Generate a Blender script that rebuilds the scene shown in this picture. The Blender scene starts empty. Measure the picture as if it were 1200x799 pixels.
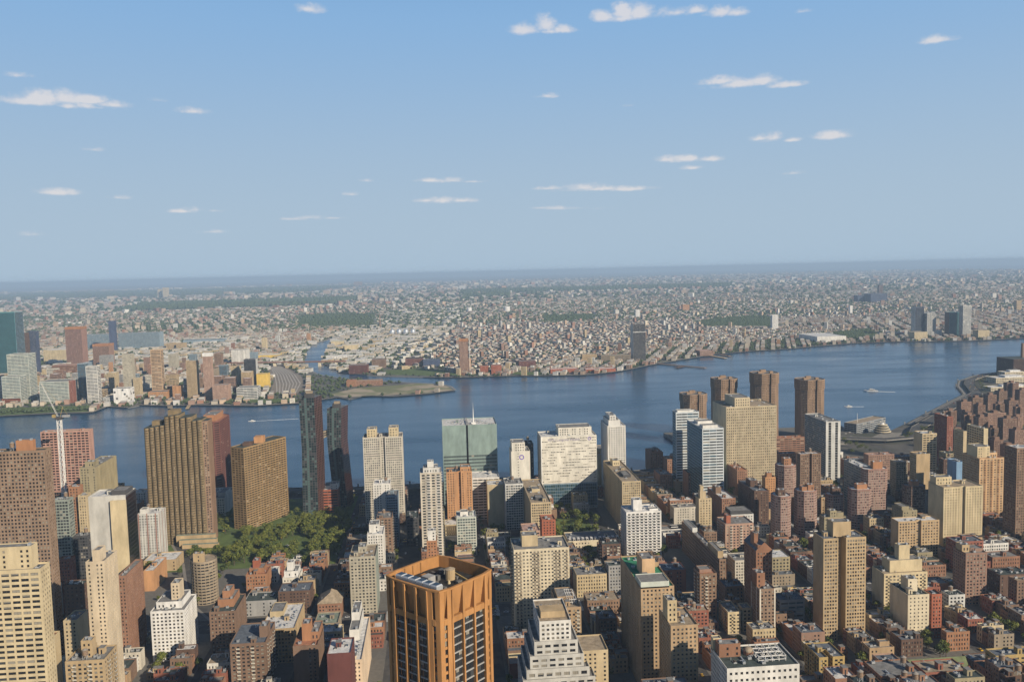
# An aerial view over a river city: towers in front, a wide river, low districts behind fading into haze.
# Units are metres. X runs along the cross streets toward the river, Y along the avenues, camera at (0, 0, 322).
import bpy, math, random
import numpy as np
from mathutils import Matrix, Vector
from mathutils.bvhtree import BVHTree
rng = random.Random(11); nr = np.random.default_rng(11)
SC = bpy.context.scene
COL = SC.collection
R = math.radians
# ------------------------------------------------------------------ camera
CZ = 322.0
az, pt, rl = R(-5.0), math.atan(0.082), math.atan(29 / 1200)
fw = Vector((math.cos(az) * math.cos(pt), math.sin(az) * math.cos(pt), -math.sin(pt)))
r0 = Vector((math.sin(az), -math.cos(az), 0)); u0 = Vector((math.cos(az) * math.sin(pt), math.sin(az) * math.sin(pt), math.cos(pt)))
rt = r0 * math.cos(rl) - u0 * math.sin(rl); up = r0 * math.sin(rl) + u0 * math.cos(rl)
cam_data = bpy.data.cameras.new('camera'); cam = bpy.data.objects.new('camera', cam_data); COL.objects.link(cam)
cam_data.sensor_width = 36; cam_data.lens = 30.0; cam_data.clip_start = 1; cam_data.clip_end = 200000
M = Matrix((rt, up, -fw)).transposed().to_4x4(); M.translation = (0, 0, CZ); cam.matrix_world = M
SC.camera = cam
CAM = Vector((0, 0, CZ))
def project(x, y, z):                      # where a point falls in the 1200 x 799 photograph
    v = Vector((x, y, z)) - CAM; s = v.dot(fw)
    if s < 1: return (-9999, -9999)
    return 600 + 1000 * v.dot(rt) / s, 399.5 - 1000 * v.dot(up) / s
# ------------------------------------------------------------------ sky, sun, exposure
SUN_EL, SUN_SIDE = R(27), R(41)            # height; how far the sun stands from -X toward -Y
to_sun = Vector((-math.cos(SUN_SIDE) * math.cos(SUN_EL), -math.sin(SUN_SIDE) * math.cos(SUN_EL), math.sin(SUN_EL)))
world = bpy.data.worlds.new('World'); SC.world = world; world.use_nodes = True
wt = world.node_tree; wt.nodes.clear()
def wn(kind, **kw):
    n = wt.nodes.new(kind)
    for k, v in kw.items(): setattr(n, k, v)
    return n
sky = wn('ShaderNodeTexSky', sky_type='NISHITA', sun_disc=False, sun_elevation=SUN_EL, sun_rotation=math.atan2(to_sun.x, to_sun.y) % (2 * math.pi), altitude=300, air_density=1.0, dust_density=0.3, ozone_density=3.0)
SKY_STRENGTH = 0.057
def wm(op, a, b=None, c=None):
    n = wn('ShaderNodeMath', operation=op)
    for i, v in enumerate((a, b, c)):
        if v is None: continue
        if isinstance(v, (int, float)): n.inputs[i].default_value = v
        else: wt.links.new(v, n.inputs[i])
    return n.outputs[0]
tc = wn('ShaderNodeTexCoord'); sep = wn('ShaderNodeSeparateXYZ'); wt.links.new(tc.outputs['Generated'], sep.inputs[0])
azi = wm('ARCTAN2', sep.outputs[1], sep.outputs[0]); elv = wm('ARCSINE', sep.outputs[2])
# each cloud: azimuth, elevation, half width, half height (degrees), strength
CLOUDS = [(23.66, 10.27, 2.56, 0.6, 1.2419695724219793), (23.02, 10.45, 2.56, 0.92, 1.214692365941077), (21.82, 10.52, 2.0, 0.92, 1.1831282577707791), (20.74, 10.55, 2.03, 0.59, 1.2949036115425656), (22.14, 10.31, 5.01, 0.39, 0.744), (21.72, 10.15, 1.23, 0.45, 1.0043631301165292), (20.8, 10.2, 1.26, 0.47, 0.9038702923061831), (19.39, 10.36, 1.65, 0.5, 0.9848058672177027), (20.58, 10.16, 3.21, 0.26, 0.62), (14.87, 10.19, 1.67, 0.46, 0.9), (7.53, 16.4, 1.54, 0.63, 1), (-6.27, 15.25, 1.57, 0.79, 1.2553872397911936), (-7.61, 15.45, 1.29, 1.23, 1.019389298992946), (-8.88, 15.18, 1.2, 0.56, 1.1724060967449612), (-7.72, 15.14, 3.34, 0.46, 0.713), (-11.45, 15.82, 1.23, 0.81, 1.2076327594000944), (-12.71, 16.06, 1.46, 1.25, 1.1124313080571342), (-13.83, 15.94, 1.37, 0.99, 1.2240099546486047), (-12.6, 15.68, 2.82, 0.57, 0.806), (-15.97, 15.78, 2.18, 0.74, 1.0), (-17.37, 15.83, 1.2, 0.63, 1.2521142211324603), (-18.87, 15.58, 1.57, 0.73, 1.076509771252741), (-19.86, 15.47, 1.16, 0.56, 1.1926644412393406), (-18.74, 15.51, 3.08, 0.39, 0.713), (-18.98, 11.55, 2.56, 0.61, 1.0473539592515306), (-20.13, 11.32, 2.07, 0.66, 1.2972592858283372), (-21.23, 11.36, 1.94, 0.73, 1.043458869666172), (-22.85, 11.03, 1.93, 0.44, 1.034565649064537), (-20.71, 11.21, 5.01, 0.36, 0.744), (-31.26, 12.66, 1.8, 0.52, 1.05), (-7.63, 11.23, 1.54, 0.4, 0.8), (-21.22, 7.93, 1.07, 0.5, 1.0484145579319906), (-22.15, 7.91, 0.99, 0.67, 1.1329682039660227), (-23.11, 7.7, 1.03, 0.31, 1.0845619111363776), (-22.16, 7.74, 2.7, 0.26, 0.651), (-25.55, 7.76, 1.93, 0.57, 1.15), (-15.31, 6.92, 1.33, 0.49, 1.0065707375326147), (-16.75, 6.91, 1.53, 0.47, 1.1548162363682355), (-18.13, 6.82, 1.55, 0.47, 1.0839950676887995), (-16.55, 6.79, 3.53, 0.26, 0.651), (-17.08, 6.33, 1.28, 0.34, 0.9), (-7.54, 5.36, 2.26, 0.34, 0.9442501869463455), (-9.95, 5.32, 2.6, 0.57, 0.9346196900682902), (-10.94, 5.21, 2.94, 0.36, 0.9403315582556814), (-13.15, 5.15, 2.75, 0.39, 1.0399096841098725), (-10.33, 5.19, 5.9, 0.23, 0.62), (-7.1, 4.1, 1.97, 0.21, 0.6254621209736428), (-8.08, 4.05, 2.08, 0.33, 0.5970991239530838), (-9.59, 4.03, 2.1, 0.23, 0.579440848330587), (-10.96, 3.96, 1.87, 0.26, 0.6066094609486853), (-8.9, 3.98, 4.49, 0.15, 0.372), (0.16, 6.04, 1.78, 0.31, 0.9607300318037614), (-1.32, 6.0, 1.59, 0.44, 0.8841015181731142), (-2.62, 5.92, 1.57, 0.23, 0.9205707565899064), (-1.02, 5.94, 3.59, 0.18, 0.558), (0.63, 4.74, 1.87, 0.36, 0.8956901925519289), (-0.64, 4.71, 1.86, 0.5, 0.9082950003885394), (-1.87, 4.7, 1.66, 0.36, 0.9112763392602439), (-0.69, 4.6, 3.85, 0.21, 0.558), (5.3, 5.21, 0.9, 0.34, 0.9), (22.72, 5.2, 2.05, 0.46, 1.05), (19.36, 4.96, 1.16, 0.34, 0.8), (15.81, 4.17, 1.32, 0.28, 0.7743171009119749), (14.93, 4.25, 1.48, 0.4, 0.7163094426433174), (13.7, 4.19, 1.51, 0.27, 0.8023587901472702), (14.69, 4.13, 3.59, 0.21, 0.496), (9.35, 3.67, 1.25, 0.25, 0.7610751497031847), (7.97, 3.74, 1.71, 0.31, 0.7547759311860363), (6.57, 3.69, 1.55, 0.18, 0.7478746625052436), (7.92, 3.63, 3.47, 0.15, 0.496), (23.92, 2.77, 2.05, 0.34, 0.7), (24.14, 11.65, 1.28, 0.4, 0.7), (14.24, 2.89, 1.93, 0.29, 0.6), (20.5, 7.73, 1.16, 0.34, 0.6), (16.8, 10.75, 1.03, 0.34, 0.6), (-23.77, 15.17, 1.03, 0.34, 0.7), (4.28, 6.08, 0.9, 0.29, 0.6), (-13.08, 10.43, 1.16, 0.29, 0.5), (-23.3, 5.68, 1.41, 0.29, 0.5)]
ang = wn('ShaderNodeCombineXYZ'); wt.links.new(azi, ang.inputs[0]); wt.links.new(elv, ang.inputs[1])
mask = None
for (a, e, w_, h_, s_) in CLOUDS:
    sub = wn('ShaderNodeVectorMath', operation='SUBTRACT'); wt.links.new(ang.outputs[0], sub.inputs[0]); sub.inputs[1].default_value = (R(a), R(e), 0)
    mul = wn('ShaderNodeVectorMath', operation='MULTIPLY'); wt.links.new(sub.outputs[0], mul.inputs[0]); mul.inputs[1].default_value = (1 / R(w_), 1 / R(h_), 0)
    neg = wn('ShaderNodeVectorMath', operation='MULTIPLY'); wt.links.new(mul.outputs[0], neg.inputs[0]); neg.inputs[1].default_value = (-1, -2.0, 0)
    mxv = wn('ShaderNodeVectorMath', operation='MAXIMUM'); wt.links.new(mul.outputs[0], mxv.inputs[0]); wt.links.new(neg.outputs[0], mxv.inputs[1])
    ln = wn('ShaderNodeVectorMath', operation='LENGTH'); wt.links.new(mxv.outputs[0], ln.inputs[0])
    g = wm('MULTIPLY', wm('MAXIMUM', wm('SUBTRACT', 1.0, ln.outputs['Value']), 0.0), s_)
    mask = g if mask is None else wm('MAXIMUM', mask, g)
def noise3(scale, stretch, detail, rough=0.6):
    mp = wn('ShaderNodeMapping'); wt.links.new(ang.outputs[0], mp.inputs[0]); mp.inputs['Scale'].default_value = (scale, scale * stretch, 1)
    n = wn('ShaderNodeTexNoise'); n.inputs['Scale'].default_value = 1.0; n.inputs['Detail'].default_value = detail; n.inputs['Roughness'].default_value = rough
    wt.links.new(mp.outputs[0], n.inputs[0]); return n.outputs['Fac']
n1 = noise3(30, 1.5, 6, .6); n2 = noise3(110, 1.3, 5, .65)
edge = wm('ADD', wm('MULTIPLY', wm('SUBTRACT', n1, 0.5), 2.0), wm('MULTIPLY', wm('SUBTRACT', n2, 0.5), 1.0))
dens = wm('MULTIPLY', wm('ADD', wm('ADD', wm('MULTIPLY', mask, 1.35), wm('MULTIPLY', edge, wm('MINIMUM', wm('MULTIPLY', mask, 3.0), 1.0))), -0.26), 1.15)
dn = wn('ShaderNodeMapRange', interpolation_type='SMOOTHSTEP'); wt.links.new(dens, dn.inputs[0]); dn.inputs[1].default_value = 0.0; dn.inputs[2].default_value = 1.25
cloudmix = wn('ShaderNodeMix', data_type='RGBA')
ccol = wn('ShaderNodeMix', data_type='RGBA'); wt.links.new(wm('MINIMUM', wm('MAXIMUM', dens, 0.0), 1.0), ccol.inputs[0]); ccol.inputs[6].default_value = (8.0, 8.8, 10.0, 1); ccol.inputs[7].default_value = (11.6, 11.0, 10.9, 1)
wt.links.new(wm('MULTIPLY', dn.outputs[0], 0.74), cloudmix.inputs[0]); 
veil = wn('ShaderNodeMix', data_type='RGBA'); fade = wn('ShaderNodeMapRange', interpolation_type='SMOOTHSTEP'); wt.links.new(elv, fade.inputs[0])
for i_, v_ in ((1, .27), (2, .50), (3, 1.0), (4, 0.0)): fade.inputs[i_].default_value = v_
air = wn('ShaderNodeMix', data_type='RGBA'); rise = wn('ShaderNodeMapRange', interpolation_type='SMOOTHSTEP'); wt.links.new(elv, rise.inputs[0]); rise.inputs[1].default_value = .03; rise.inputs[2].default_value = .36
wt.links.new(rise.outputs[0], air.inputs[0]); air.inputs[6].default_value = (5.9, 7.7, 9.5, 1); air.inputs[7].default_value = (3.3, 6.3, 10.5, 1)
wt.links.new(fade.outputs[0], veil.inputs[0]); wt.links.new(sky.outputs[0], veil.inputs[6]); wt.links.new(air.outputs[2], veil.inputs[7]); wt.links.new(veil.outputs[2], cloudmix.inputs[6]); wt.links.new(ccol.outputs[2], cloudmix.inputs[7])
bg = wn('ShaderNodeBackground'); bg.inputs[1].default_value = SKY_STRENGTH; wt.links.new(cloudmix.outputs[2], bg.inputs[0])
wo = wn('ShaderNodeOutputWorld'); wt.links.new(bg.outputs[0], wo.inputs[0])
sun_data = bpy.data.lights.new('sun', 'SUN'); sun_data.energy = 5.0; sun_data.angle = R(0.53); sun_data.color = (1.0, 0.86, 0.66)
sun = bpy.data.objects.new('sun', sun_data); COL.objects.link(sun); sun.rotation_euler = to_sun.to_track_quat('Z', 'Y').to_euler(); sun.location = (-200, -200, 600)
SC.view_settings.view_transform = 'Standard'; SC.view_settings.look = 'None'; SC.view_settings.gamma = 1; SC.view_settings.use_curve_mapping = False
SC.view_settings.exposure = 0.26
SC.cycles.max_bounces = 4; SC.cycles.diffuse_bounces = 1; SC.cycles.glossy_bounces = 2; SC.cycles.volume_bounces = 0
# ------------------------------------------------------------------ materials
MATS = {}
def mat(name, col, rough=0.85, var=0.25, scale=0.12, streak=0.0, spec=0.3, metal=0.0, attr=False, coat=0.0, bump=0.0):
    if name in MATS: return MATS[name]
    m = bpy.data.materials.new(name); m.use_nodes = True; t = m.node_tree; b = t.nodes['Principled BSDF']
    b.inputs['Roughness'].default_value = rough; b.inputs['Metallic'].default_value = metal; b.inputs['Specular IOR Level'].default_value = spec
    base = None
    if attr:
        a = t.nodes.new('ShaderNodeAttribute'); a.attribute_name = 'col'; base = a.outputs['Color']
    if var > 0:
        c = t.nodes.new('ShaderNodeTexCoord')
        mp = t.nodes.new('ShaderNodeMapping'); t.links.new(c.outputs['Object'], mp.inputs[0]); mp.inputs['Scale'].default_value = (scale, scale, scale * (0.35 if streak else 1))
        n = t.nodes.new('ShaderNodeTexNoise'); n.inputs['Scale'].default_value = 1; n.inputs['Detail'].default_value = 5; n.inputs['Roughness'].default_value = 0.65
        t.links.new(mp.outputs[0], n.inputs[0])
        mr = t.nodes.new('ShaderNodeMapRange'); t.links.new(n.outputs[0], mr.inputs[0]); mr.inputs[1].default_value = 0.3; mr.inputs[2].default_value = 0.7
        mr.inputs[3].default_value = 1 - var; mr.inputs[4].default_value = 1 + var * 0.8
        mx = t.nodes.new('ShaderNodeMix'); mx.data_type = 'RGBA'; mx.blend_type = 'MULTIPLY'; mx.inputs[0].default_value = 1
        if base is not None: t.links.new(base, mx.inputs[6])
        else: mx.inputs[6].default_value = (*col, 1)
        cc = t.nodes.new('ShaderNodeCombineColor')
        for i in range(3): t.links.new(mr.outputs[0], cc.inputs[i])
        t.links.new(cc.outputs[0], mx.inputs[7]); base = mx.outputs[2]
    if base is not None: t.links.new(base, b.inputs['Base Color'])
    else: b.inputs['Base Color'].default_value = (*col, 1)
    MATS[name] = m; return m
PAL = dict(cream=(.52, .43, .275), whitecream=(.60, .57, .50), creamwhite=(.56, .49, .36), sand=(.46, .37, .235), hospsand=(.50, .42, .29), beige=(.46, .37, .23), palebeige=(.53, .44, .32), whitegrey=(.47, .46, .43),
    tan=(.40, .30, .18), khaki=(.29, .25, .16), olive=(.22, .165, .095), greybeige=(.38, .35, .28), greybrown=(.28, .23, .17), brownpale=(.25, .175, .125), brown=(.22, .145, .10), brownbrick=(.19, .125, .09),
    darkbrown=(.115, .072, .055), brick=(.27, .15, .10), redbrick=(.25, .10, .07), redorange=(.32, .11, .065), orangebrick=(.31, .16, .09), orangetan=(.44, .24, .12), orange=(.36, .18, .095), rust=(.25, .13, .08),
    rosebrick=(.26, .165, .125), pinkbrick=(.38, .25, .19), redpale=(.27, .165, .135), pink=(.42, .25, .20), maroon=(.15, .065, .055), maroon2=(.13, .05, .045), tanbrick=(.38, .27, .165), sandbrown=(.44, .32, .19),
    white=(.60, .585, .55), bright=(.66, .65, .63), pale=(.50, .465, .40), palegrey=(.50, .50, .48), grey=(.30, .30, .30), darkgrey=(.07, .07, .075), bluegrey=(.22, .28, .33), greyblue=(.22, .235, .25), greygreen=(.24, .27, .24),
    blue=(.20, .33, .50), navy=(.06, .08, .14), teal=(.08, .25, .28), palegreen=(.46, .49, .44), green=(.22, .29, .27), glasswhite=(.52, .56, .58), yellow=(.60, .42, .10), yellowbrick=(.38, .28, .12), peach=(.50, .34, .20),
    peachwhite=(.66, .52, .38), whitebrown=(.52, .47, .39), slate=(.14, .17, .22), dark=(.055, .055, .06), rose=(.42, .28, .24), copper=(.22, .38, .30), towerorange=(.37, .185, .068))
NAMES = dict(cream='cream', sand='sandy', tan='tan', khaki='khaki', brown='brown', brownbrick='brown brick', darkbrown='dark brown', brick='brick', redbrick='red brick', orangebrick='orange brick', rosebrick='rosy brick',
    tanbrick='tan brick', white='white', pale='pale', grey='grey', greybrown='grey brown', beige='beige', palegrey='pale grey', pinkbrick='pinkish brick', orangetan='orange tan', rust='rusty brick', whitecream='cream white')
def wall(c): return mat('wall_' + c, PAL[c], 0.86, 0.24, 0.13, streak=1)
ROOFC = dict(grey=(.19, .19, .19), pitch=(.028, .027, .027), dark=(.055, .072, .07), white=(.56, .56, .56), tan=(.30, .245, .18), slate=(.11, .13, .16), brick=(.32, .15, .09), rose=(.40, .27, .23), green=(.04, .22, .12), copper=(.20, .36, .28), greygreen=(.20, .24, .20), palegreen=(.45, .50, .42))
def roofm(c): return mat('roof_' + c, ROOFC[c], 0.9, 0.38, 0.28)
G_DARK = mat('glass_dark', (.018, .020, .024), 0.12, 0, spec=0.55); G_MID = mat('glass_mid', (.05, .055, .06), 0.18, 0, spec=0.6)
G_BLIND = mat('glass_blind', (.26, .24, .20), 0.5, 0); G_BLUE = mat('glass_blue', (.05, .11, .16), 0.08, 0, spec=0.8, metal=0.3)
G_GREEN = mat('glass_green', (.13, .165, .165), 0.12, 0.12, 0.05, spec=0.8, metal=0.35); G_TEAL = mat('glass_teal', (.035, .075, .085), 0.1, 0.15, 0.05, spec=0.8, metal=0.3); G_BLACK = mat('glass_black', (.010, .010, .012), 0.1, 0, spec=0.6)
STEEL = mat('painted_steel', (.42, .43, .44), 0.45, 0.1, 0.5, metal=0.2); METAL = mat('galvanised_metal', (.50, .52, .54), 0.4, 0.1, 0.6, metal=0.5); WOOD = mat('tank_wood', (.20, .13, .08), 0.85, 0.3, 0.8)
# ------------------------------------------------------------------ mesh building
class Quads:
    def __init__(s): s.P = []; s.M = []; s.N = []
    def add(s, P, m=0):
        P = np.asarray(P, float).reshape(-1, 4, 3); s.P.append(P); s.M.append(np.full(len(P), m) if np.isscalar(m) else np.asarray(m))
    def ngon(s, pts, m=0): s.N.append(([tuple(p) for p in pts], m))
    def box(s, x0, x1, y0, y1, z0, z1, m=0, bottom=False, top=None):
        a, b, c, d, e, f, g, h = (x0, y0, z0), (x1, y0, z0), (x1, y1, z0), (x0, y1, z0), (x0, y0, z1), (x1, y0, z1), (x1, y1, z1), (x0, y1, z1)
        s.add([[a, b, f, e], [b, c, g, f], [c, d, h, g], [d, a, e, h]], m); s.add([[e, f, g, h]], m if top is None else top)
        if bottom: s.add([[d, c, b, a]], m)
    def prism(s, pts, z0, z1, m=0, top=None, cap=True):
        n = len(pts); s.add([[(*pts[i], z0), (*pts[(i + 1) % n], z0), (*pts[(i + 1) % n], z1), (*pts[i], z1)] for i in range(n)], m)
        if cap: s.ngon([(*p, z1) for p in pts], m if top is None else top)
    def cone(s, cx, cy, r, z0, z1, n, m=0, r2=0.0):
        for i in range(n):
            a, b = 2 * math.pi * i / n, 2 * math.pi * (i + 1) / n
            if r2: s.add([[(cx + r * math.cos(a), cy + r * math.sin(a), z0), (cx + r * math.cos(b), cy + r * math.sin(b), z0), (cx + r2 * math.cos(b), cy + r2 * math.sin(b), z1), (cx + r2 * math.cos(a), cy + r2 * math.sin(a), z1)]], m)
            else: s.ngon([(cx + r * math.cos(a), cy + r * math.sin(a), z0), (cx + r * math.cos(b), cy + r * math.sin(b), z0), (cx, cy, z1)], m)
    def beam(s, p, q, t, m=0):
        p, q = Vector(p), Vector(q); d = (q - p).normalized(); a = d.cross(Vector((0, 0, 1)))
        if a.length < 1e-3: a = Vector((1, 0, 0))
        a = a.normalized() * t / 2; b = d.cross(a).normalized() * t / 2
        A = [p + a + b, p - a + b, p - a - b, p + a - b]; B = [v + (q - p) for v in A]
        for i in range(4): s.add([[A[i], A[(i + 1) % 4], B[(i + 1) % 4], B[i]]], m)
        s.add([B, A[::-1]], m)
    def mesh(s, name, mats, origin=(0, 0, 0), cols=None, smooth=False):
        P = np.concatenate(s.P) if s.P else np.zeros((0, 4, 3)); Mi = np.concatenate(s.M) if s.M else np.zeros(0)
        nq = len(P); ev = [v for p, _ in s.N for v in p]
        V = np.concatenate([P.reshape(-1, 3), np.array(ev, float).reshape(-1, 3)]) - np.array(origin, float)
        tot = np.concatenate([np.full(nq, 4), np.array([len(p) for p, _ in s.N], int)]).astype(np.int32)
        start = np.concatenate([[0], np.cumsum(tot)[:-1]]).astype(np.int32) if len(tot) else np.zeros(0, np.int32)
        me = bpy.data.meshes.new(name); me.vertices.add(len(V)); me.vertices.foreach_set('co', V.ravel())
        me.loops.add(len(V)); me.loops.foreach_set('vertex_index', np.arange(len(V), dtype=np.int32))
        me.polygons.add(len(tot)); me.polygons.foreach_set('loop_start', start); me.polygons.foreach_set('loop_total', tot)
        me.polygons.foreach_set('material_index', np.concatenate([Mi, np.array([m for _, m in s.N])]).astype(np.int32))
        for m in mats: me.materials.append(m)
        me.update(calc_edges=True)
        if cols is not None:
            at = me.color_attributes.new('col', 'FLOAT_COLOR', 'CORNER'); c = np.ones((len(V), 4)); c[:, :3] = np.repeat(cols, tot, axis=0); at.data.foreach_set('color', c.ravel())
        return me
    def build(s, name, mats, parent=None, origin=(0, 0, 0), cols=None):
        me = s.mesh(name, mats, origin, cols); o = bpy.data.objects.new(name, me); COL.objects.link(o)
        if parent is not None: o.parent = parent
        elif any(origin): o.location = origin
        return o
def tag(o, label=None, cat=None, group=None, kind=None):
    if label: o['label'] = label
    if cat: o['category'] = cat
    if group: o['group'] = group
    if kind: o['kind'] = kind
    return o
def empty(name, loc, rz=0.0):
    o = bpy.data.objects.new(name, None); COL.objects.link(o); o.location = loc; o.rotation_euler = (0, 0, rz); o.empty_display_size = 2; return o
def put(name, me, parent, loc, scale=(1, 1, 1), rz=0.0):
    o = bpy.data.objects.new(name, me); COL.objects.link(o); o.parent = parent; o.location = loc; o.scale = scale; o.rotation_euler = (0, 0, rz); return o
# ------------------------------------------------------------------ facades: walls with real recessed windows
# slots of every wall mesh: 0 wall, 1 dark glass, 2 mid glass, 3 blinds, 4 second colour
ST = dict(
    punch=dict(bw=3.0, ww=.47, fh=3.0, wh=.53, rc=.35, gp=(.5, .26, .24)), punch2=dict(bw=3.5, ww=.54, fh=3.0, wh=.54, rc=.4, gp=(.6, .2, .2)), punch3=dict(bw=3.3, ww=.48, fh=3.0, wh=.48, rc=.4, gp=(.6, .2, .2)),
    tight=dict(bw=2.6, ww=.62, fh=3.0, wh=.6, rc=.5, gp=(.5, .25, .25)), tightdark=dict(bw=3.2, ww=.6, fh=3.3, wh=.55, rc=.4, gp=(.7, .2, .1)), dense=dict(bw=2.7, ww=.60, fh=3.0, wh=.56, rc=.4, gp=(.55, .25, .2)),
    apt=dict(bw=3.8, ww=.56, fh=3.0, wh=.53, rc=.35, gp=(.55, .25, .2), balc=3), few=dict(bw=3.4, ww=.42, fh=3.0, wh=.5, rc=.3, gp=(.7, .2, .1), drop=.34), blank=None, blankgrey=None,
    wide=dict(bw=6.0, ww=.80, fh=3.4, wh=.50, rc=.45, gp=(.7, .2, .1)), wideapt=dict(bw=6.2, ww=.66, fh=3.2, wh=.48, rc=.45, gp=(.6, .25, .15)), band=dict(bw=7.0, ww=.90, fh=3.4, wh=.45, rc=.25, gp=(.6, .3, .1)), bands=dict(bw=9.0, ww=.96, fh=3.8, wh=.52, rc=.15, gp=(.25, .65, .1)),
    slab=dict(bw=5.0, ww=.84, fh=3.3, wh=.62, rc=1.4, gp=(.75, .15, .1)), rib=dict(bw=3.2, ww=.45, fh=3.3, wh=.72, rc=.6, gp=(.6, .3, .1), fin=.5), hosp=dict(bw=2.9, ww=.46, fh=3.9, wh=.52, rc=.5, gp=(.5, .3, .2), fin=.35),
    glassy=dict(bw=3.0, ww=.80, fh=3.1, wh=.62, rc=.15, gp=(.4, .5, .1)), curtain=dict(bw=3.0, ww=.92, fh=3.8, wh=.88, rc=.08, gp=(.5, .5, 0)), tealglass=dict(bw=3.0, ww=.92, fh=3.9, wh=.86, rc=.08, gp=(.5, .5, 0), gm='teal'), greenglass=dict(bw=3.4, ww=.97, fh=4.4, wh=.56, rc=.12, gp=(.75, .2, .05), topblank=.34),
    slits=dict(bw=4.0, ww=.2, fh=3.1, wh=.8, rc=.4, gp=(.8, .2, 0)), slit=dict(bw=3.4, ww=.36, fh=3.1, wh=.62, rc=.5, gp=(.8, .15, .05)), stripe=dict(bw=3.4, ww=.5, fh=3.1, wh=.5, rc=.35, gp=(.6, .2, .2), strip=3), stripe2=dict(bw=3.4, ww=.5, fh=3.1, wh=.5, rc=.35, gp=(.6, .2, .2), strip=4),
    stripes=dict(bw=9.0, ww=.97, fh=3.2, wh=.5, rc=1.0, gp=(.8, .15, .05)), balc=dict(bw=5.2, ww=.6, fh=3.0, wh=.62, rc=.5, gp=(.6, .25, .15), balc=2), creamb=dict(bw=3.3, ww=.52, fh=3.05, wh=.5, rc=.35, gp=(.35, .25, .4), balcset=(0, 1, 5, 6, 11, 12)),
    slots=dict(bw=2.0, ww=.66, fh=3.6, wh=.34, rc=.3, gp=(.45, .15, .40), drop=.38), blotch=dict(bw=5, ww=.95, fh=5, wh=.9, rc=.1, gp=(.1, .3, .6), drop=.86), logo=dict(bw=3.4, ww=.5, fh=3.6, wh=.25, rc=.3, gp=(.8, .2, 0), drop=.93), boxes=dict(bw=3.6, ww=.48, fh=4.6, wh=.40, rc=.6, gp=(.8, .15, .05)),
    redoct=dict(bw=3.2, ww=.52, fh=3.0, wh=.52, rc=.3, gp=(.35, .2, .45), pale=1), whitegrid=dict(bw=4.6, ww=.62, fh=3.1, wh=.6, rc=1.1, gp=(.75, .15, .1), balc=1), twin=dict(bw=2.5, ww=.62, fh=3.0, wh=.58, rc=.35, gp=(.45, .25, .3)), rightcols=dict(bw=4, ww=.34, fh=3.0, wh=.42, rc=.3, gp=(.6, .2, .2), drop=.5),
    orangeband=dict(bw=4.2, ww=.55, fh=3.0, wh=.5, rc=.35, gp=(.4, .3, .3), balc=2), ring=dict(bw=3.6, ww=.98, fh=3.0, wh=.52, rc=1.2, gp=(.75, .2, .05)), bigwin=dict(bw=12, ww=.6, fh=26, wh=.8, rc=.4, gp=(1, 0, 0)), fin=dict(bw=12, ww=.4, fh=3.6, wh=.9, rc=.3, gp=(.8, .2, 0)),
    blackglass=dict(bw=3.2, ww=.96, fh=3.6, wh=.94, rc=.06, gp=(1, 0, 0), gm='black'), white2=dict(bw=6, ww=.4, fh=3.2, wh=.5, rc=.2, gp=(.6, .2, .2)), darkbrown2=dict(bw=4, ww=.4, fh=3.2, wh=.5, rc=.2, gp=(.9, .1, 0)), old=dict(bw=2.6, ww=.44, fh=3.3, wh=.56, rc=.3, gp=(.55, .25, .2)))
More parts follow.
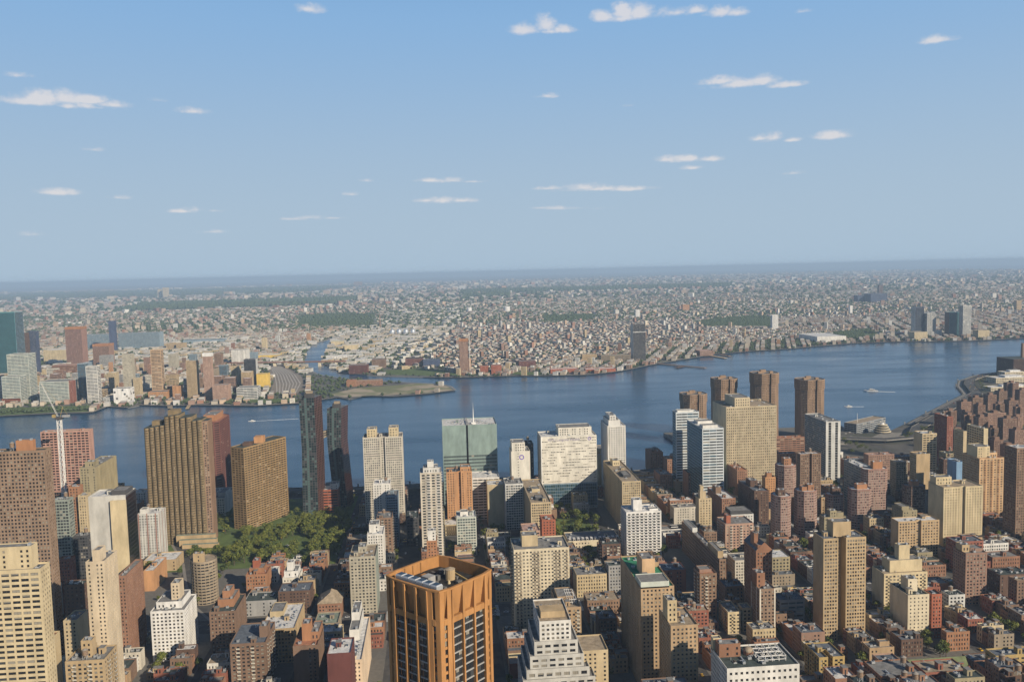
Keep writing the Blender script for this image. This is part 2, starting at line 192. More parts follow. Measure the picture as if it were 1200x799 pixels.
def facade(Q, p0, p1, z0, z1, st, panes=None, seed=0):
    """one wall from p0 to p1 (seen from outside p0 is on the left side of a counter-clockwise outline)"""
    p0 = np.array(p0, float); p1 = np.array(p1, float); L = np.linalg.norm(p1 - p0)
    if L < 0.3 or z1 - z0 < 1: return
    u = (p1 - p0) / L; n = np.array([u[1], -u[0]])
    def W(a, z, d=0.0):                                   # arrays of positions on the wall plane, d metres proud
        a, z, d = np.broadcast_arrays(np.asarray(a, float), np.asarray(z, float), np.asarray(d, float))
        return np.stack([p0[0] + u[0] * a + n[0] * d, p0[1] + u[1] * a + n[1] * d, z], -1)
    def rect(a0, a1, b0, b1, m, d=0.0):
        Q.add(np.stack([W(a0, b0, d), W(a1, b0, d), W(a1, b1, d), W(a0, b1, d)], -2), m)
    s = ST.get(st) if st else None
    if not s: rect(0, L, z0, z1, 0); return
    fh = s['fh']; top = 1.6
    if s.get('topblank'): top = (z1 - z0) * s['topblank']
    rows = int((z1 - z0 - top) / fh); cols = max(1, int(round((L - .6) / s['bw'])))
    if rows < 1: rect(0, L, z0, z1, 0); return
    rs = np.random.default_rng(seed + int(L * 10)); m0 = min(.8, L * .08); bw = (L - 2 * m0) / cols; fh = (z1 - z0 - top) / rows
    ww, wh, rc = bw * s['ww'], fh * s['wh'], s['rc']
    i, j = np.meshgrid(np.arange(cols), np.arange(rows)); i = i.ravel(); j = j.ravel()
    a0 = m0 + i * bw + (bw - ww) / 2; a1 = a0 + ww; b0 = z0 + j * fh + (fh - wh) * .55; b1 = b0 + wh
    # horizontal strips between the window rows, full width
    zz0 = np.concatenate([[z0], z0 + np.arange(rows) * fh + (fh - wh) * .55 + wh]); zz1 = np.concatenate([z0 + np.arange(rows) * fh + (fh - wh) * .55, [z1]])
    rect(np.zeros(rows + 1), np.full(rows + 1, L), zz0, zz1, 0)
    # piers
    e = m0 + np.arange(cols) * bw + (bw - ww) / 2; pa0 = np.concatenate([[0], e + ww]); pa1 = np.concatenate([e, [L]])
    pi, pj = np.meshgrid(np.arange(cols + 1), np.arange(rows)); pi = pi.ravel(); pj = pj.ravel()
    bb0 = z0 + pj * fh + (fh - wh) * .55; rect(pa0[pi], pa1[pi], bb0, bb0 + wh, 0)
    keep = np.ones(len(i), bool)
    if s.get('drop'):
        if st in ('slots',):
            run = rs.random((rows, cols // 3 + 2)) > s['drop']; keep = run[j, ((i + j * 2) // 3) % run.shape[1]]; keep |= j < rows * .16
        elif st == 'blotch': keep = rs.random(len(i)) > s['drop']
        else:
            ck = rs.random(cols) > s['drop']; ck[rs.integers(cols)] = True; keep = ck[i]
        k = ~keep; rect(a0[k], a1[k], b0[k], b1[k], 0)
    a0, a1, b0, b1, i, j = a0[keep], a1[keep], b0[keep], b1[keep], i[keep], j[keep]
    g = rs.choice([1, 2, 3], len(a0), p=s['gp'])
    if panes is not None:
        for k in range(len(a0)):
            c = W((a0[k] + a1[k]) / 2, (b0[k] + b1[k]) / 2, -rc + .05); panes.append((tuple(c), (u[0], u[1]), a1[k] - a0[k], b1[k] - b0[k], int(g[k])))
        rect(a0, a1, b0, b1, 1, -rc)
    else:
        rect(a0, a1, b0, b1, g, -rc)
    if rc > .12:
        Q.add(np.stack([W(a0, b0, 0), W(a1, b0, 0), W(a1, b0, -rc), W(a0, b0, -rc)], -2), 0)
        Q.add(np.stack([W(a0, b1, -rc), W(a1, b1, -rc), W(a1, b1, 0), W(a0, b1, 0)], -2), 0)
        Q.add(np.stack([W(a0, b0, 0), W(a0, b0, -rc), W(a0, b1, -rc), W(a0, b1, 0)], -2), 0)
        Q.add(np.stack([W(a1, b0, -rc), W(a1, b0, 0), W(a1, b1, 0), W(a1, b1, -rc)], -2), 0)
    def prouds(c0, c1, d0, d1, t, m):                     # boxes standing t metres out of the wall
        Q.add(np.stack([W(c0, d0, t), W(c1, d0, t), W(c1, d1, t), W(c0, d1, t)], -2), m)
        Q.add(np.stack([W(c0, d1, t), W(c1, d1, t), W(c1, d1, 0), W(c0, d1, 0)], -2), m)
        Q.add(np.stack([W(c0, d0, 0), W(c1, d0, 0), W(c1, d0, t), W(c0, d0, t)], -2), m)
        Q.add(np.stack([W(c0, d0, 0), W(c0, d0, t), W(c0, d1, t), W(c0, d1, 0)], -2), m)
        Q.add(np.stack([W(c1, d0, t), W(c1, d0, 0), W(c1, d1, 0), W(c1, d1, t)], -2), m)
    if s.get('fin'):
        c = m0 + np.arange(cols + 1) * bw; prouds(c - .18, c + .18, np.full(cols + 1, z0), np.full(cols + 1, z1 - .4), s['fin'], 0)
    if s.get('strip'):
        c = m0 + np.arange(0, cols + 1, s['strip']) * bw; prouds(c - .55, c + .55, np.full(len(c), z0), np.full(len(c), z1), .06, 4)
    if s.get('balc') or s.get('balcset'):
        k = np.isin(i % 14, s['balcset']) if s.get('balcset') else ((i % s['balc']) == (s['balc'] // 2))
        k &= j > 0
        c0, c1, d = a0[k] - .35, a1[k] + .35, b0[k] - .45
        prouds(c0, c1, d, d + .22, 1.35, 4); 
        Q.add(np.stack([W(c0, d + .22, 1.34), W(c1, d + .22, 1.34), W(c1, d + 1.15, 1.34), W(c0, d + 1.15, 1.34)], -2), 4)
    if s.get('pale'):
        rect(np.full(rows, 0.), np.full(rows, L), z0 + np.arange(rows) * fh + .05, z0 + np.arange(rows) * fh + .28, 4, .05)
def inset(pts, d):
    n = len(pts); out = []
    for k in range(n):
        a, b, c = np.array(pts[k - 1]), np.array(pts[k]), np.array(pts[(k + 1) % n])
        e1 = (b - a) / max(np.linalg.norm(b - a), 1e-6); e2 = (c - b) / max(np.linalg.norm(c - b), 1e-6)
        n1 = np.array([-e1[1], e1[0]]); n2 = np.array([-e2[1], e2[0]]); v = n1 + n2; q = v.dot(n1)
        out.append(tuple(b + v * d / (q if q > .3 else .3)))
    return out
def walls(Q, pts, z0, z1, st, side, panes=None, seed=0):
    n = len(pts)
    for k in range(n):
        a, b = pts[k], pts[(k + 1) % n]; ex, ey = b[0] - a[0], b[1] - a[1]; L = math.hypot(ex, ey) or 1
        nx, ny = ey / L, -ex / L; facing = -(nx * (a[0] + b[0]) / 2 + ny * (a[1] + b[1]) / 2) > 0
        if facing: facade(Q, a, b, z0, z1, st if (nx < -.6) else side, panes, seed + k)
        else: Q.add([[(*a, z0), (*b, z0), (*b, z1), (*a, z1)]], 0)
def parapet(Q, pts, z1, m_in=0, m_cop=1, depth=1.1, w=.35):
    """coping and inner faces of a parapet; the roof sheet lies depth metres below the top"""
    ins = inset(pts, w); n = len(pts)
    Q.add([[(*pts[k], z1), (*pts[(k + 1) % n], z1), (*ins[(k + 1) % n], z1), (*ins[k], z1)] for k in range(n)], m_cop)
    Q.add([[(*ins[(k + 1) % n], z1 - depth), (*ins[k], z1 - depth), (*ins[k], z1), (*ins[(k + 1) % n], z1)] for k in range(n)], m_in)
    return ins
def second(col):
    return {'palegrey': 'redbrick', 'brownpale': 'whitecream', 'whitebrown': 'white', 'creamwhite': 'greybrown', 'peach': 'orangetan', 'redpale': 'white', 'bright': 'bright'}.get(col, 'pale' if col in ('brown', 'brownbrick', 'darkbrown', 'rosebrick', 'pinkbrick', 'tan', 'tanbrick') else col)
def glass_set(col, gm):
    if gm == 'teal': return [G_TEAL, G_BLUE, G_BLIND]
    if gm == 'black': return [G_BLACK, G_BLACK, G_BLIND]
    if col in ('teal',): return [G_TEAL, G_TEAL, G_BLIND]
    if col in ('green', 'palegreen'): return [G_GREEN if col == 'green' else G_MID, G_GREEN, G_BLIND]
    if col in ('glasswhite', 'bluegrey', 'greyblue'): return [G_BLUE, G_MID, G_BLIND]
    return [G_DARK, G_MID, G_BLIND]
# ------------------------------------------------------------------ small rooftop pieces, shared meshes
def pool():
    P = {}
    q = Quads(); q.box(-1.2, 1.2, -.9, .9, .3, 1.9, 0); q.prism([(.55 * math.cos(k * .785), .55 * math.sin(k * .785)) for k in range(8)], 1.9, 2.1, 1)
    for x in (-1, 1):
        for y in (-.7, .7): q.box(x - .08, x + .08, y - .08, y + .08, 0, .3, 1)
    P['ac'] = q.mesh('air_conditioner', [METAL, G_DARK])
    q = Quads()
    for x in (-1.2, 1.2):
        for y in (-1.2, 1.2): q.box(x - .12, x + .12, y - .12, y + .12, 0, 3.0, 1)
    q.beam((-1.2, -1.2, .4), (1.2, -1.2, 2.8), .14, 1); q.beam((-1.2, 1.2, .4), (-1.2, -1.2, 2.8), .14, 1)
    c = [(1.9 * math.cos(k * math.pi / 7), 1.9 * math.sin(k * math.pi / 7)) for k in range(14)]
    q.prism(c, 3.0, 6.6, 0); q.cone(0, 0, 2.1, 6.6, 7.9, 14, 2)
    for z in (3.5, 4.5, 5.6): q.prism([(x * 1.015, y * 1.015) for x, y in c], z, z + .1, 1, cap=False)
    P['tank'] = q.mesh('water_tank', [WOOD, STEEL, mat('tank_cap', (.24, .22, .20), .8)])
    q = Quads(); q.box(-2.2, 2.2, -1.8, 1.8, 0, 3.0, 0); q.box(-2.4, 2.4, -2.0, 2.0, 3.0, 3.2, 1); q.box(-2.22, -2.2, -.5, .5, 0, 2.1, 2)
    P['bulk'] = q
    q = Quads(); q.prism([(.25 * math.cos(k * 1.05), .25 * math.sin(k * 1.05)) for k in range(6)], 0, 1.8, 0); P['pipe'] = q.mesh('vent_pipe', [METAL])
    q = Quads(); q.box(-3.2, 3.2, -.4, .4, .4, 1.1, 0); q.box(2.4, 3.2, -.4, .4, 0, .4, 0); q.box(-3.2, -2.4, -.4, .4, 0, .4, 0); q.box(-3.2, -2.4, .4, 2.6, .4, 1.1, 0); P['duct'] = q.mesh('roof_duct', [METAL])
    q = Quads(); q.box(-1.6, 1.6, -1.1, 1.1, 0, .5, 0); q.ngon([(-1.6, -1.1, .5), (1.6, -1.1, .5), (1.6, 0, 1.1), (-1.6, 0, 1.1)], 1); q.ngon([(1.6, 1.1, .5), (-1.6, 1.1, .5), (-1.6, 0, 1.1), (1.6, 0, 1.1)], 1); q.ngon([(1.6, -1.1, .5), (1.6, 1.1, .5), (1.6, 0, 1.1)], 0); q.ngon([(-1.6, 1.1, .5), (-1.6, -1.1, .5), (-1.6, 0, 1.1)], 0)
    P['sky'] = q.mesh('skylight', [STEEL, G_MID])
    return P
POOL = pool(); BULK = {}
def bulk_mesh(c):
    if c not in BULK: BULK[c] = POOL['bulk'].mesh('bulkhead', [wall(c), roofm('grey'), G_DARK])
    return BULK[c]
def clutter(parent, x0, x1, y0, y1, z, col, r, units=2, tank=None, bulk=1, taken=()):
    """rooftop pieces in coordinates local to the building's base"""
    used = list(taken)
    def spot(w, d):
        for _ in range(14):
            x = r.uniform(x0 + w + .8, max(x0 + w + .9, x1 - w - .8)); y = r.uniform(y0 + d + .8, max(y0 + d + .9, y1 - d - .8))
            if x + w > x1 or y + d > y1: return None
            if all(abs(x - a) > w + c + .3 or abs(y - b) > d + e + .3 for a, b, c, e in used): used.append((x, y, w, d)); return x, y
        return None
    for _ in range(bulk):
        s = spot(2.5, 2.1)
        if s: put('bulkhead', bulk_mesh(col), parent, (*s, z), (1, 1, r.uniform(.8, 1.5)))
    if tank or (tank is None and r.random() < .3):
        s = spot(2.1, 2.1)
        if s: put('water_tank', POOL['tank'], parent, (*s, z))
    for _ in range(units):
        k = r.choice(('ac', 'ac', 'ac', 'pipe', 'duct', 'sky')); s = spot(*{'ac': (1.3, 1.), 'pipe': (.4, .4), 'duct': (3.3, 2.6), 'sky': (1.7, 1.2)}[k])
        if s: put({'ac': 'air_conditioner', 'pipe': 'vent_pipe', 'duct': 'roof_duct', 'sky': 'skylight'}[k], POOL[k], parent, (*s, z), (1, 1, 1), r.choice((0, math.pi / 2)) if k == 'ac' else 0)
# window objects (one per pane) for the buildings whose windows the photo shows large
PANE = {}
def pane_mesh(w, h, g, frame):
    key = (round(w * 4), round(h * 4), g, frame)
    if key not in PANE:
        w, h = round(w * 4) / 4, round(h * 4) / 4; q = Quads(); t = .09
        q.add([[(-w / 2, 0, -h / 2), (w / 2, 0, -h / 2), (w / 2, 0, h / 2), (-w / 2, 0, h / 2)]], 0)
        for a0, a1, b0, b1 in ((-w / 2, w / 2, -h / 2, -h / 2 + t), (-w / 2, w / 2, h / 2 - t, h / 2), (-w / 2, -w / 2 + t, -h / 2, h / 2), (w / 2 - t, w / 2, -h / 2, h / 2), (-t / 2, t / 2, -h / 2, h / 2)): q.box(a0, a1, -.07, -.01, b0, b1, 1)
        if g == 2: q.add([[(-w / 2, -.008, 0), (w / 2, -.008, 0), (w / 2, -.008, h / 2), (-w / 2, -.008, h / 2)]], 2)
        PANE[key] = q.mesh('window', [(G_DARK, G_MID, G_BLIND)[g - 1], mat('window_frame', (.10, .095, .09), .6, 0), G_BLIND])
    return PANE[key]
def place_windows(root, panes, origin, frame='f', most=100):
    vis = []
    for p in panes:
        px, py = project(*p[0]); d = (Vector(p[0]) - CAM).length
        vis.append((d if (-5 < px < 1205 and py < 804) else 1e6 + d, p))
    vis.sort(key=lambda t: t[0])
    for _, (c, u, w, h, g) in vis[:most]:
        o = put('window', pane_mesh(w, h, g, frame), root, (c[0] - origin[0], c[1] - origin[1], c[2] - origin[2]), (1, 1, 1), math.atan2(u[1], u[0]))
    rest = vis[most:]
    if rest:
        q = Quads()
        for _, (c, u, w, h, g) in rest:
            q.add([[(c[0] - u[0] * w / 2, c[1] - u[1] * w / 2, c[2] - h / 2), (c[0] + u[0] * w / 2, c[1] + u[1] * w / 2, c[2] - h / 2), (c[0] + u[0] * w / 2, c[1] + u[1] * w / 2, c[2] + h / 2), (c[0] - u[0] * w / 2, c[1] - u[1] * w / 2, c[2] + h / 2)]], g - 1)
        o = q.build('window', [G_DARK, G_MID, G_BLIND], root, origin); o['kind'] = 'stuff'
# ------------------------------------------------------------------ the ground, water and far land
MANHATTAN = [(1354, 752), (1356, 678), (1346, 598), (1338, 494), (1324, 363), (1307, 244), (1291, 127), (1292, 49), (1305, -56), (1312, -137), (1320, -247), (1315, -301), (1343, -378), (1472, -524), (1510, -603), (1614, -731), (1619, -795), (1531, -778), (1534, -847), (1601, -919), (1710, -1028), (1835, -1154), (1933, -1255), (2070, -1325), (2158, -1386), (2244, -1486), (2280, -1573), (2353, -1690), (2402, -1833)]
QUEENS = [(2142, 1176), (2167, 1070), (2178, 955), (2167, 856), (2262, 854), (2232, 791), (2270, 772), (2235, 686), (2232, 617), (2180, 461), (2197, 358), (2280, 270), (2241, 237), (2266, 213), (2295, 204), (2258, 123), (2283, 34), (2331, -41), (2404, -30), (2468, -2), (2522, 86), (2586, 173), (2654, 266), (2699, 312), (2814, 394), (2951, 441)]
CREEK_W = [(3126, 482), (3388, 524), (3776, 568), (4150, 591), (4426, 543)]
CREEK_E = [(4359, 518), (3830, 483), (3396, 446), (3133, 413), (2919, 337), (2833, 297), (2754, 229), (2729, 182)]
BROOKLYN = [(2656, 45), (2612, -68), (2610, -226), (2581, -328), (2567, -450), (2610, -533), (2680, -617), (2760, -688), (2820, -753), (2903, -851), (2947, -901), (3040, -1003), (3055, -1057), (3116, -1177), (3127, -1248), (3159, -1362), (3203, -1450), (3284, -1664), (3297, -1851), (3251, -1968), (3229, -2134), (3265, -2378), (3291, -2771)]
near_poly = MANHATTAN[::-1] + [(1354, 1500), (-4000, 1500), (-4000, -5000), (2900, -5000)]
near_poly = [(-4000, 2500), (-4000, -5000), (2900, -5000), (2600, -2300)] + MANHATTAN[::-1] + [(1354, 2500)]
far_poly = [(2142, 3200)] + QUEENS + CREEK_W + CREEK_E + BROOKLYN + [(3400, -4200), (5200, -9000), (9000, -14000), (16000, -17000), (60000, -18000), (60000, 42000), (2142, 42000)]
def inside(poly, x, y):
    x = np.asarray(x, float); y = np.asarray(y, float); c = np.zeros(x.shape, bool); n = len(poly)
    for k in range(n):
        (x0, y0), (x1, y1) = poly[k], poly[(k + 1) % n]
        if y0 == y1: continue
        t = (y0 > y) != (y1 > y); c ^= t & (x < (x1 - x0) * (y - y0) / (y1 - y0) + x0)
    return c
def coast_dist(line, x, y):
    x = np.asarray(x, float); y = np.asarray(y, float); best = np.full(x.shape, 1e9)
    for k in range(len(line) - 1):
        a = np.array(line[k], float); b = np.array(line[k + 1], float); d = b - a; t = np.clip(((x - a[0]) * d[0] + (y - a[1]) * d[1]) / (d @ d), 0, 1)
        best = np.minimum(best, np.hypot(x - a[0] - t * d[0], y - a[1] - t * d[1]))
    return best
def ground_mat(name, cols, scales, rough=.9):
    m = bpy.data.materials.new(name); m.use_nodes = True; t = m.node_tree; b = t.nodes['Principled BSDF']; b.inputs['Roughness'].default_value = rough
    c = t.nodes.new('ShaderNodeTexCoord'); prev = None
    for k, (col, sc) in enumerate(zip(cols, scales)):
        if prev is None: prev = col; continue
        n = t.nodes.new('ShaderNodeTexNoise'); n.inputs['Scale'].default_value = sc; n.inputs['Detail'].default_value = 6; t.links.new(c.outputs['Object'], n.inputs[0])
        r = t.nodes.new('ShaderNodeMapRange'); r.inputs[1].default_value = .46; r.inputs[2].default_value = .56; t.links.new(n.outputs[0], r.inputs[0])
        x = t.nodes.new('ShaderNodeMix'); x.data_type = 'RGBA'; t.links.new(r.outputs[0], x.inputs[0])
        if isinstance(prev, tuple): x.inputs[6].default_value = (*prev, 1)
        else: t.links.new(prev, x.inputs[6])
        x.inputs[7].default_value = (*col, 1); prev = x.outputs[2]
    t.links.new(prev, b.inputs['Base Color']); return m
M_NEAR = ground_mat('city_ground', [(.07, .066, .06), (.10, .095, .085), (.05, .055, .038)], [0, .03, .012])
M_FAR = ground_mat('far_ground', [(.12, .115, .10), (.06, .08, .045), (.17, .155, .13), (.09, .09, .09)], [0, .004, .0016, .02])
ASPHALT = ground_mat('asphalt', [(.05, .05, .052), (.075, .073, .07)], [0, .08]); PAVE = mat('pavement', (.14, .135, .125), .9, .2, .3); GRASS = mat('grass', (.09, .13, .04), .95, .4, .05); PAINT = mat('road_paint', (.7, .7, .66), .7, .2, .5)
CONC = mat('concrete', (.22, .21, .195), .9, .2, .1); SANDM = ground_mat('bare_lot', [(.36, .30, .22), (.28, .24, .17), (.16, .17, .08)], [0, .02, .01])
def sheet(name, poly, z, m, kind='structure', side=0.0, sm=None):
    q = Quads(); q.ngon([(*p, z) for p in poly], 0)
    if side:
        n = len(poly); q.add([[(*poly[k], z - side), (*poly[(k + 1) % n], z - side), (*poly[(k + 1) % n], z), (*poly[k], z)] for k in range(n)], 1)
    o = q.build(name, [m, sm or CONC]); o['kind'] = kind; return o
sheet('ground', near_poly, 0.0, M_NEAR, side=4.0)
sheet('terrain', far_poly, 0.0, M_FAR, side=4.0)
# water: dark, rippled, mirroring the sky
wmat = bpy.data.materials.new('river_water'); wmat.use_nodes = True; t = wmat.node_tree; b = t.nodes['Principled BSDF']
b.inputs['Base Color'].default_value = (.012, .055, .12, 1); b.inputs['Roughness'].default_value = .16; b.inputs['IOR'].default_value = 1.27; b.inputs['Specular IOR Level'].default_value = .5
c = t.nodes.new('ShaderNodeTexCoord')
mp = t.nodes.new('ShaderNodeMapping'); mp.inputs['Rotation'].default_value = (0, 0, .4); mp.inputs['Scale'].default_value = (.10, .045, 1); t.links.new(c.outputs['Object'], mp.inputs[0])
n = t.nodes.new('ShaderNodeTexNoise'); n.inputs['Scale'].default_value = 1; n.inputs['Detail'].default_value = 7; n.inputs['Roughness'].default_value = .7; t.links.new(mp.outputs[0], n.inputs[0])
bp = t.nodes.new('ShaderNodeBump'); bp.inputs['Strength'].default_value = .55; bp.inputs['Distance'].default_value = 1.1; t.links.new(n.outputs[0], bp.inputs['Height']); t.links.new(bp.outputs[0], b.inputs['Normal'])
mp2 = t.nodes.new('ShaderNodeMapping'); mp2.inputs['Rotation'].default_value = (0, 0, .25); mp2.inputs['Scale'].default_value = (.009, .0022, 1); t.links.new(c.outputs['Object'], mp2.inputs[0])
n2 = t.nodes.new('ShaderNodeTexNoise'); n2.inputs['Scale'].default_value = 1; n2.inputs['Detail'].default_value = 5; t.links.new(mp2.outputs[0], n2.inputs[0])
r2 = t.nodes.new('ShaderNodeMapRange'); r2.inputs[1].default_value = .35; r2.inputs[2].default_value = .65; r2.inputs[3].default_value = .10; r2.inputs[4].default_value = .30; t.links.new(n2.outputs[0], r2.inputs[0]); t.links.new(r2.outputs[0], b.inputs['Roughness'])
q = Quads(); q.add([[(-4500, -30000, -3), (62000, -30000, -3), (62000, 43000, -3), (-4500, 43000, -3)]]); q.build('water', [wmat])['kind'] = 'structure'
# ------------------------------------------------------------------ streets of the near city
AVE = [170, 310, 440, 570, 790, 1010]; AW = 15.0
STREETS = [(40 + 80 * k) for k in range(-24, 12)]
def sw(y): return 15.0 if y == 40 else 9.0
avenues_end = 1240
q = Quads()
for x in AVE: q.add([[(x - AW, -2000, .02), (x + AW, -2000, .02), (x + AW, 1000, .02), (x - AW, 1000, .02)]])
q.add([[(1245, -700, .02), (1275, -700, .02), (1275, 1000, .02), (1245, 1000, .02)]])
for y in STREETS:
    xs = [-200] + [v for x in AVE for v in (x - AW, x + AW)] + [1245 if y > -700 else 1500]
    for k in range(0, len(xs), 2): q.add([[(xs[k], y - sw(y) + 3, .016), (xs[k + 1], y - sw(y) + 3, .016), (xs[k + 1], y + sw(y) - 3, .016), (xs[k], y + sw(y) - 3, .016)]])
q.build('road', [ASPHALT])['kind'] = 'structure'
q = Quads()
for x in AVE:
    for off in (-5.2, -1.7, 1.7, 5.2):
        for y in range(-1200, 900, 12): q.add([[(x + off - .1, y, .03), (x + off + .1, y, .03), (x + off + .1, y + 4, .03), (x + off - .1, y + 4, .03)]])
    for y in STREETS:
        for yy in (y - sw(y) - 1.5, y + sw(y) - 1.5):
            for k in range(-6, 7): q.add([[(x + k * 2 - .5, yy, .032), (x + k * 2 + .5, yy, .032), (x + k * 2 + .5, yy + 3, .032), (x + k * 2 - .5, yy + 3, .032)]])
q.build('road_markings', [PAINT])['kind'] = 'structure'
BLOCKS = []
bx = AVE + [1260]
q = Quads()
for k in range(1, len(bx) - 1 + 0):
    for j in range(len(STREETS) - 1):
        y0, y1 = STREETS[j] + sw(STREETS[j]) - 3, STREETS[j + 1] - sw(STREETS[j + 1]) + 3; x0, x1 = bx[k] + AW, bx[k + 1] - AW
        q.box(x0, x1, y0, y1, 0, .14); BLOCKS.append((x0 + 4, x1 - 4, y0 + 3, y1 - 3))
q.build('pavement', [PAVE])['kind'] = 'structure'
PARKS = [(960, 1235, 118, 322), (955, 1075, -192, -120), (1050, 1110, 80, 118)]
q = Quads(); q.add([[(948, 122, .2), (1240, 122, .2), (1240, 350, .2), (948, 350, .2)], [(950, -186, .2), (1080, -186, .2), (1080, -122, .2), (950, -122, .2)]]); q.build('lawn', [GRASS])['kind'] = 'structure'
# approach road curving out of the park toward the avenue
q = Quads(); pts = [(800, 205), (850, 238), (910, 262), (980, 285), (1060, 322), (1130, 340)]
for k in range(len(pts) - 1):
    a, b = Vector(pts[k]), Vector(pts[k + 1]); n_ = Vector((-(b - a).y, (b - a).x)).normalized()
    for w_, z_, m_ in ((13, .26, 1), (10, .30, 0)): q.add([[(*(a - n_ * w_), z_), (*(b - n_ * w_), z_), (*(b + n_ * w_), z_), (*(a + n_ * w_), z_)]], m_)
q.build('approach_road', [ASPHALT, CONC])['kind'] = 'structure'
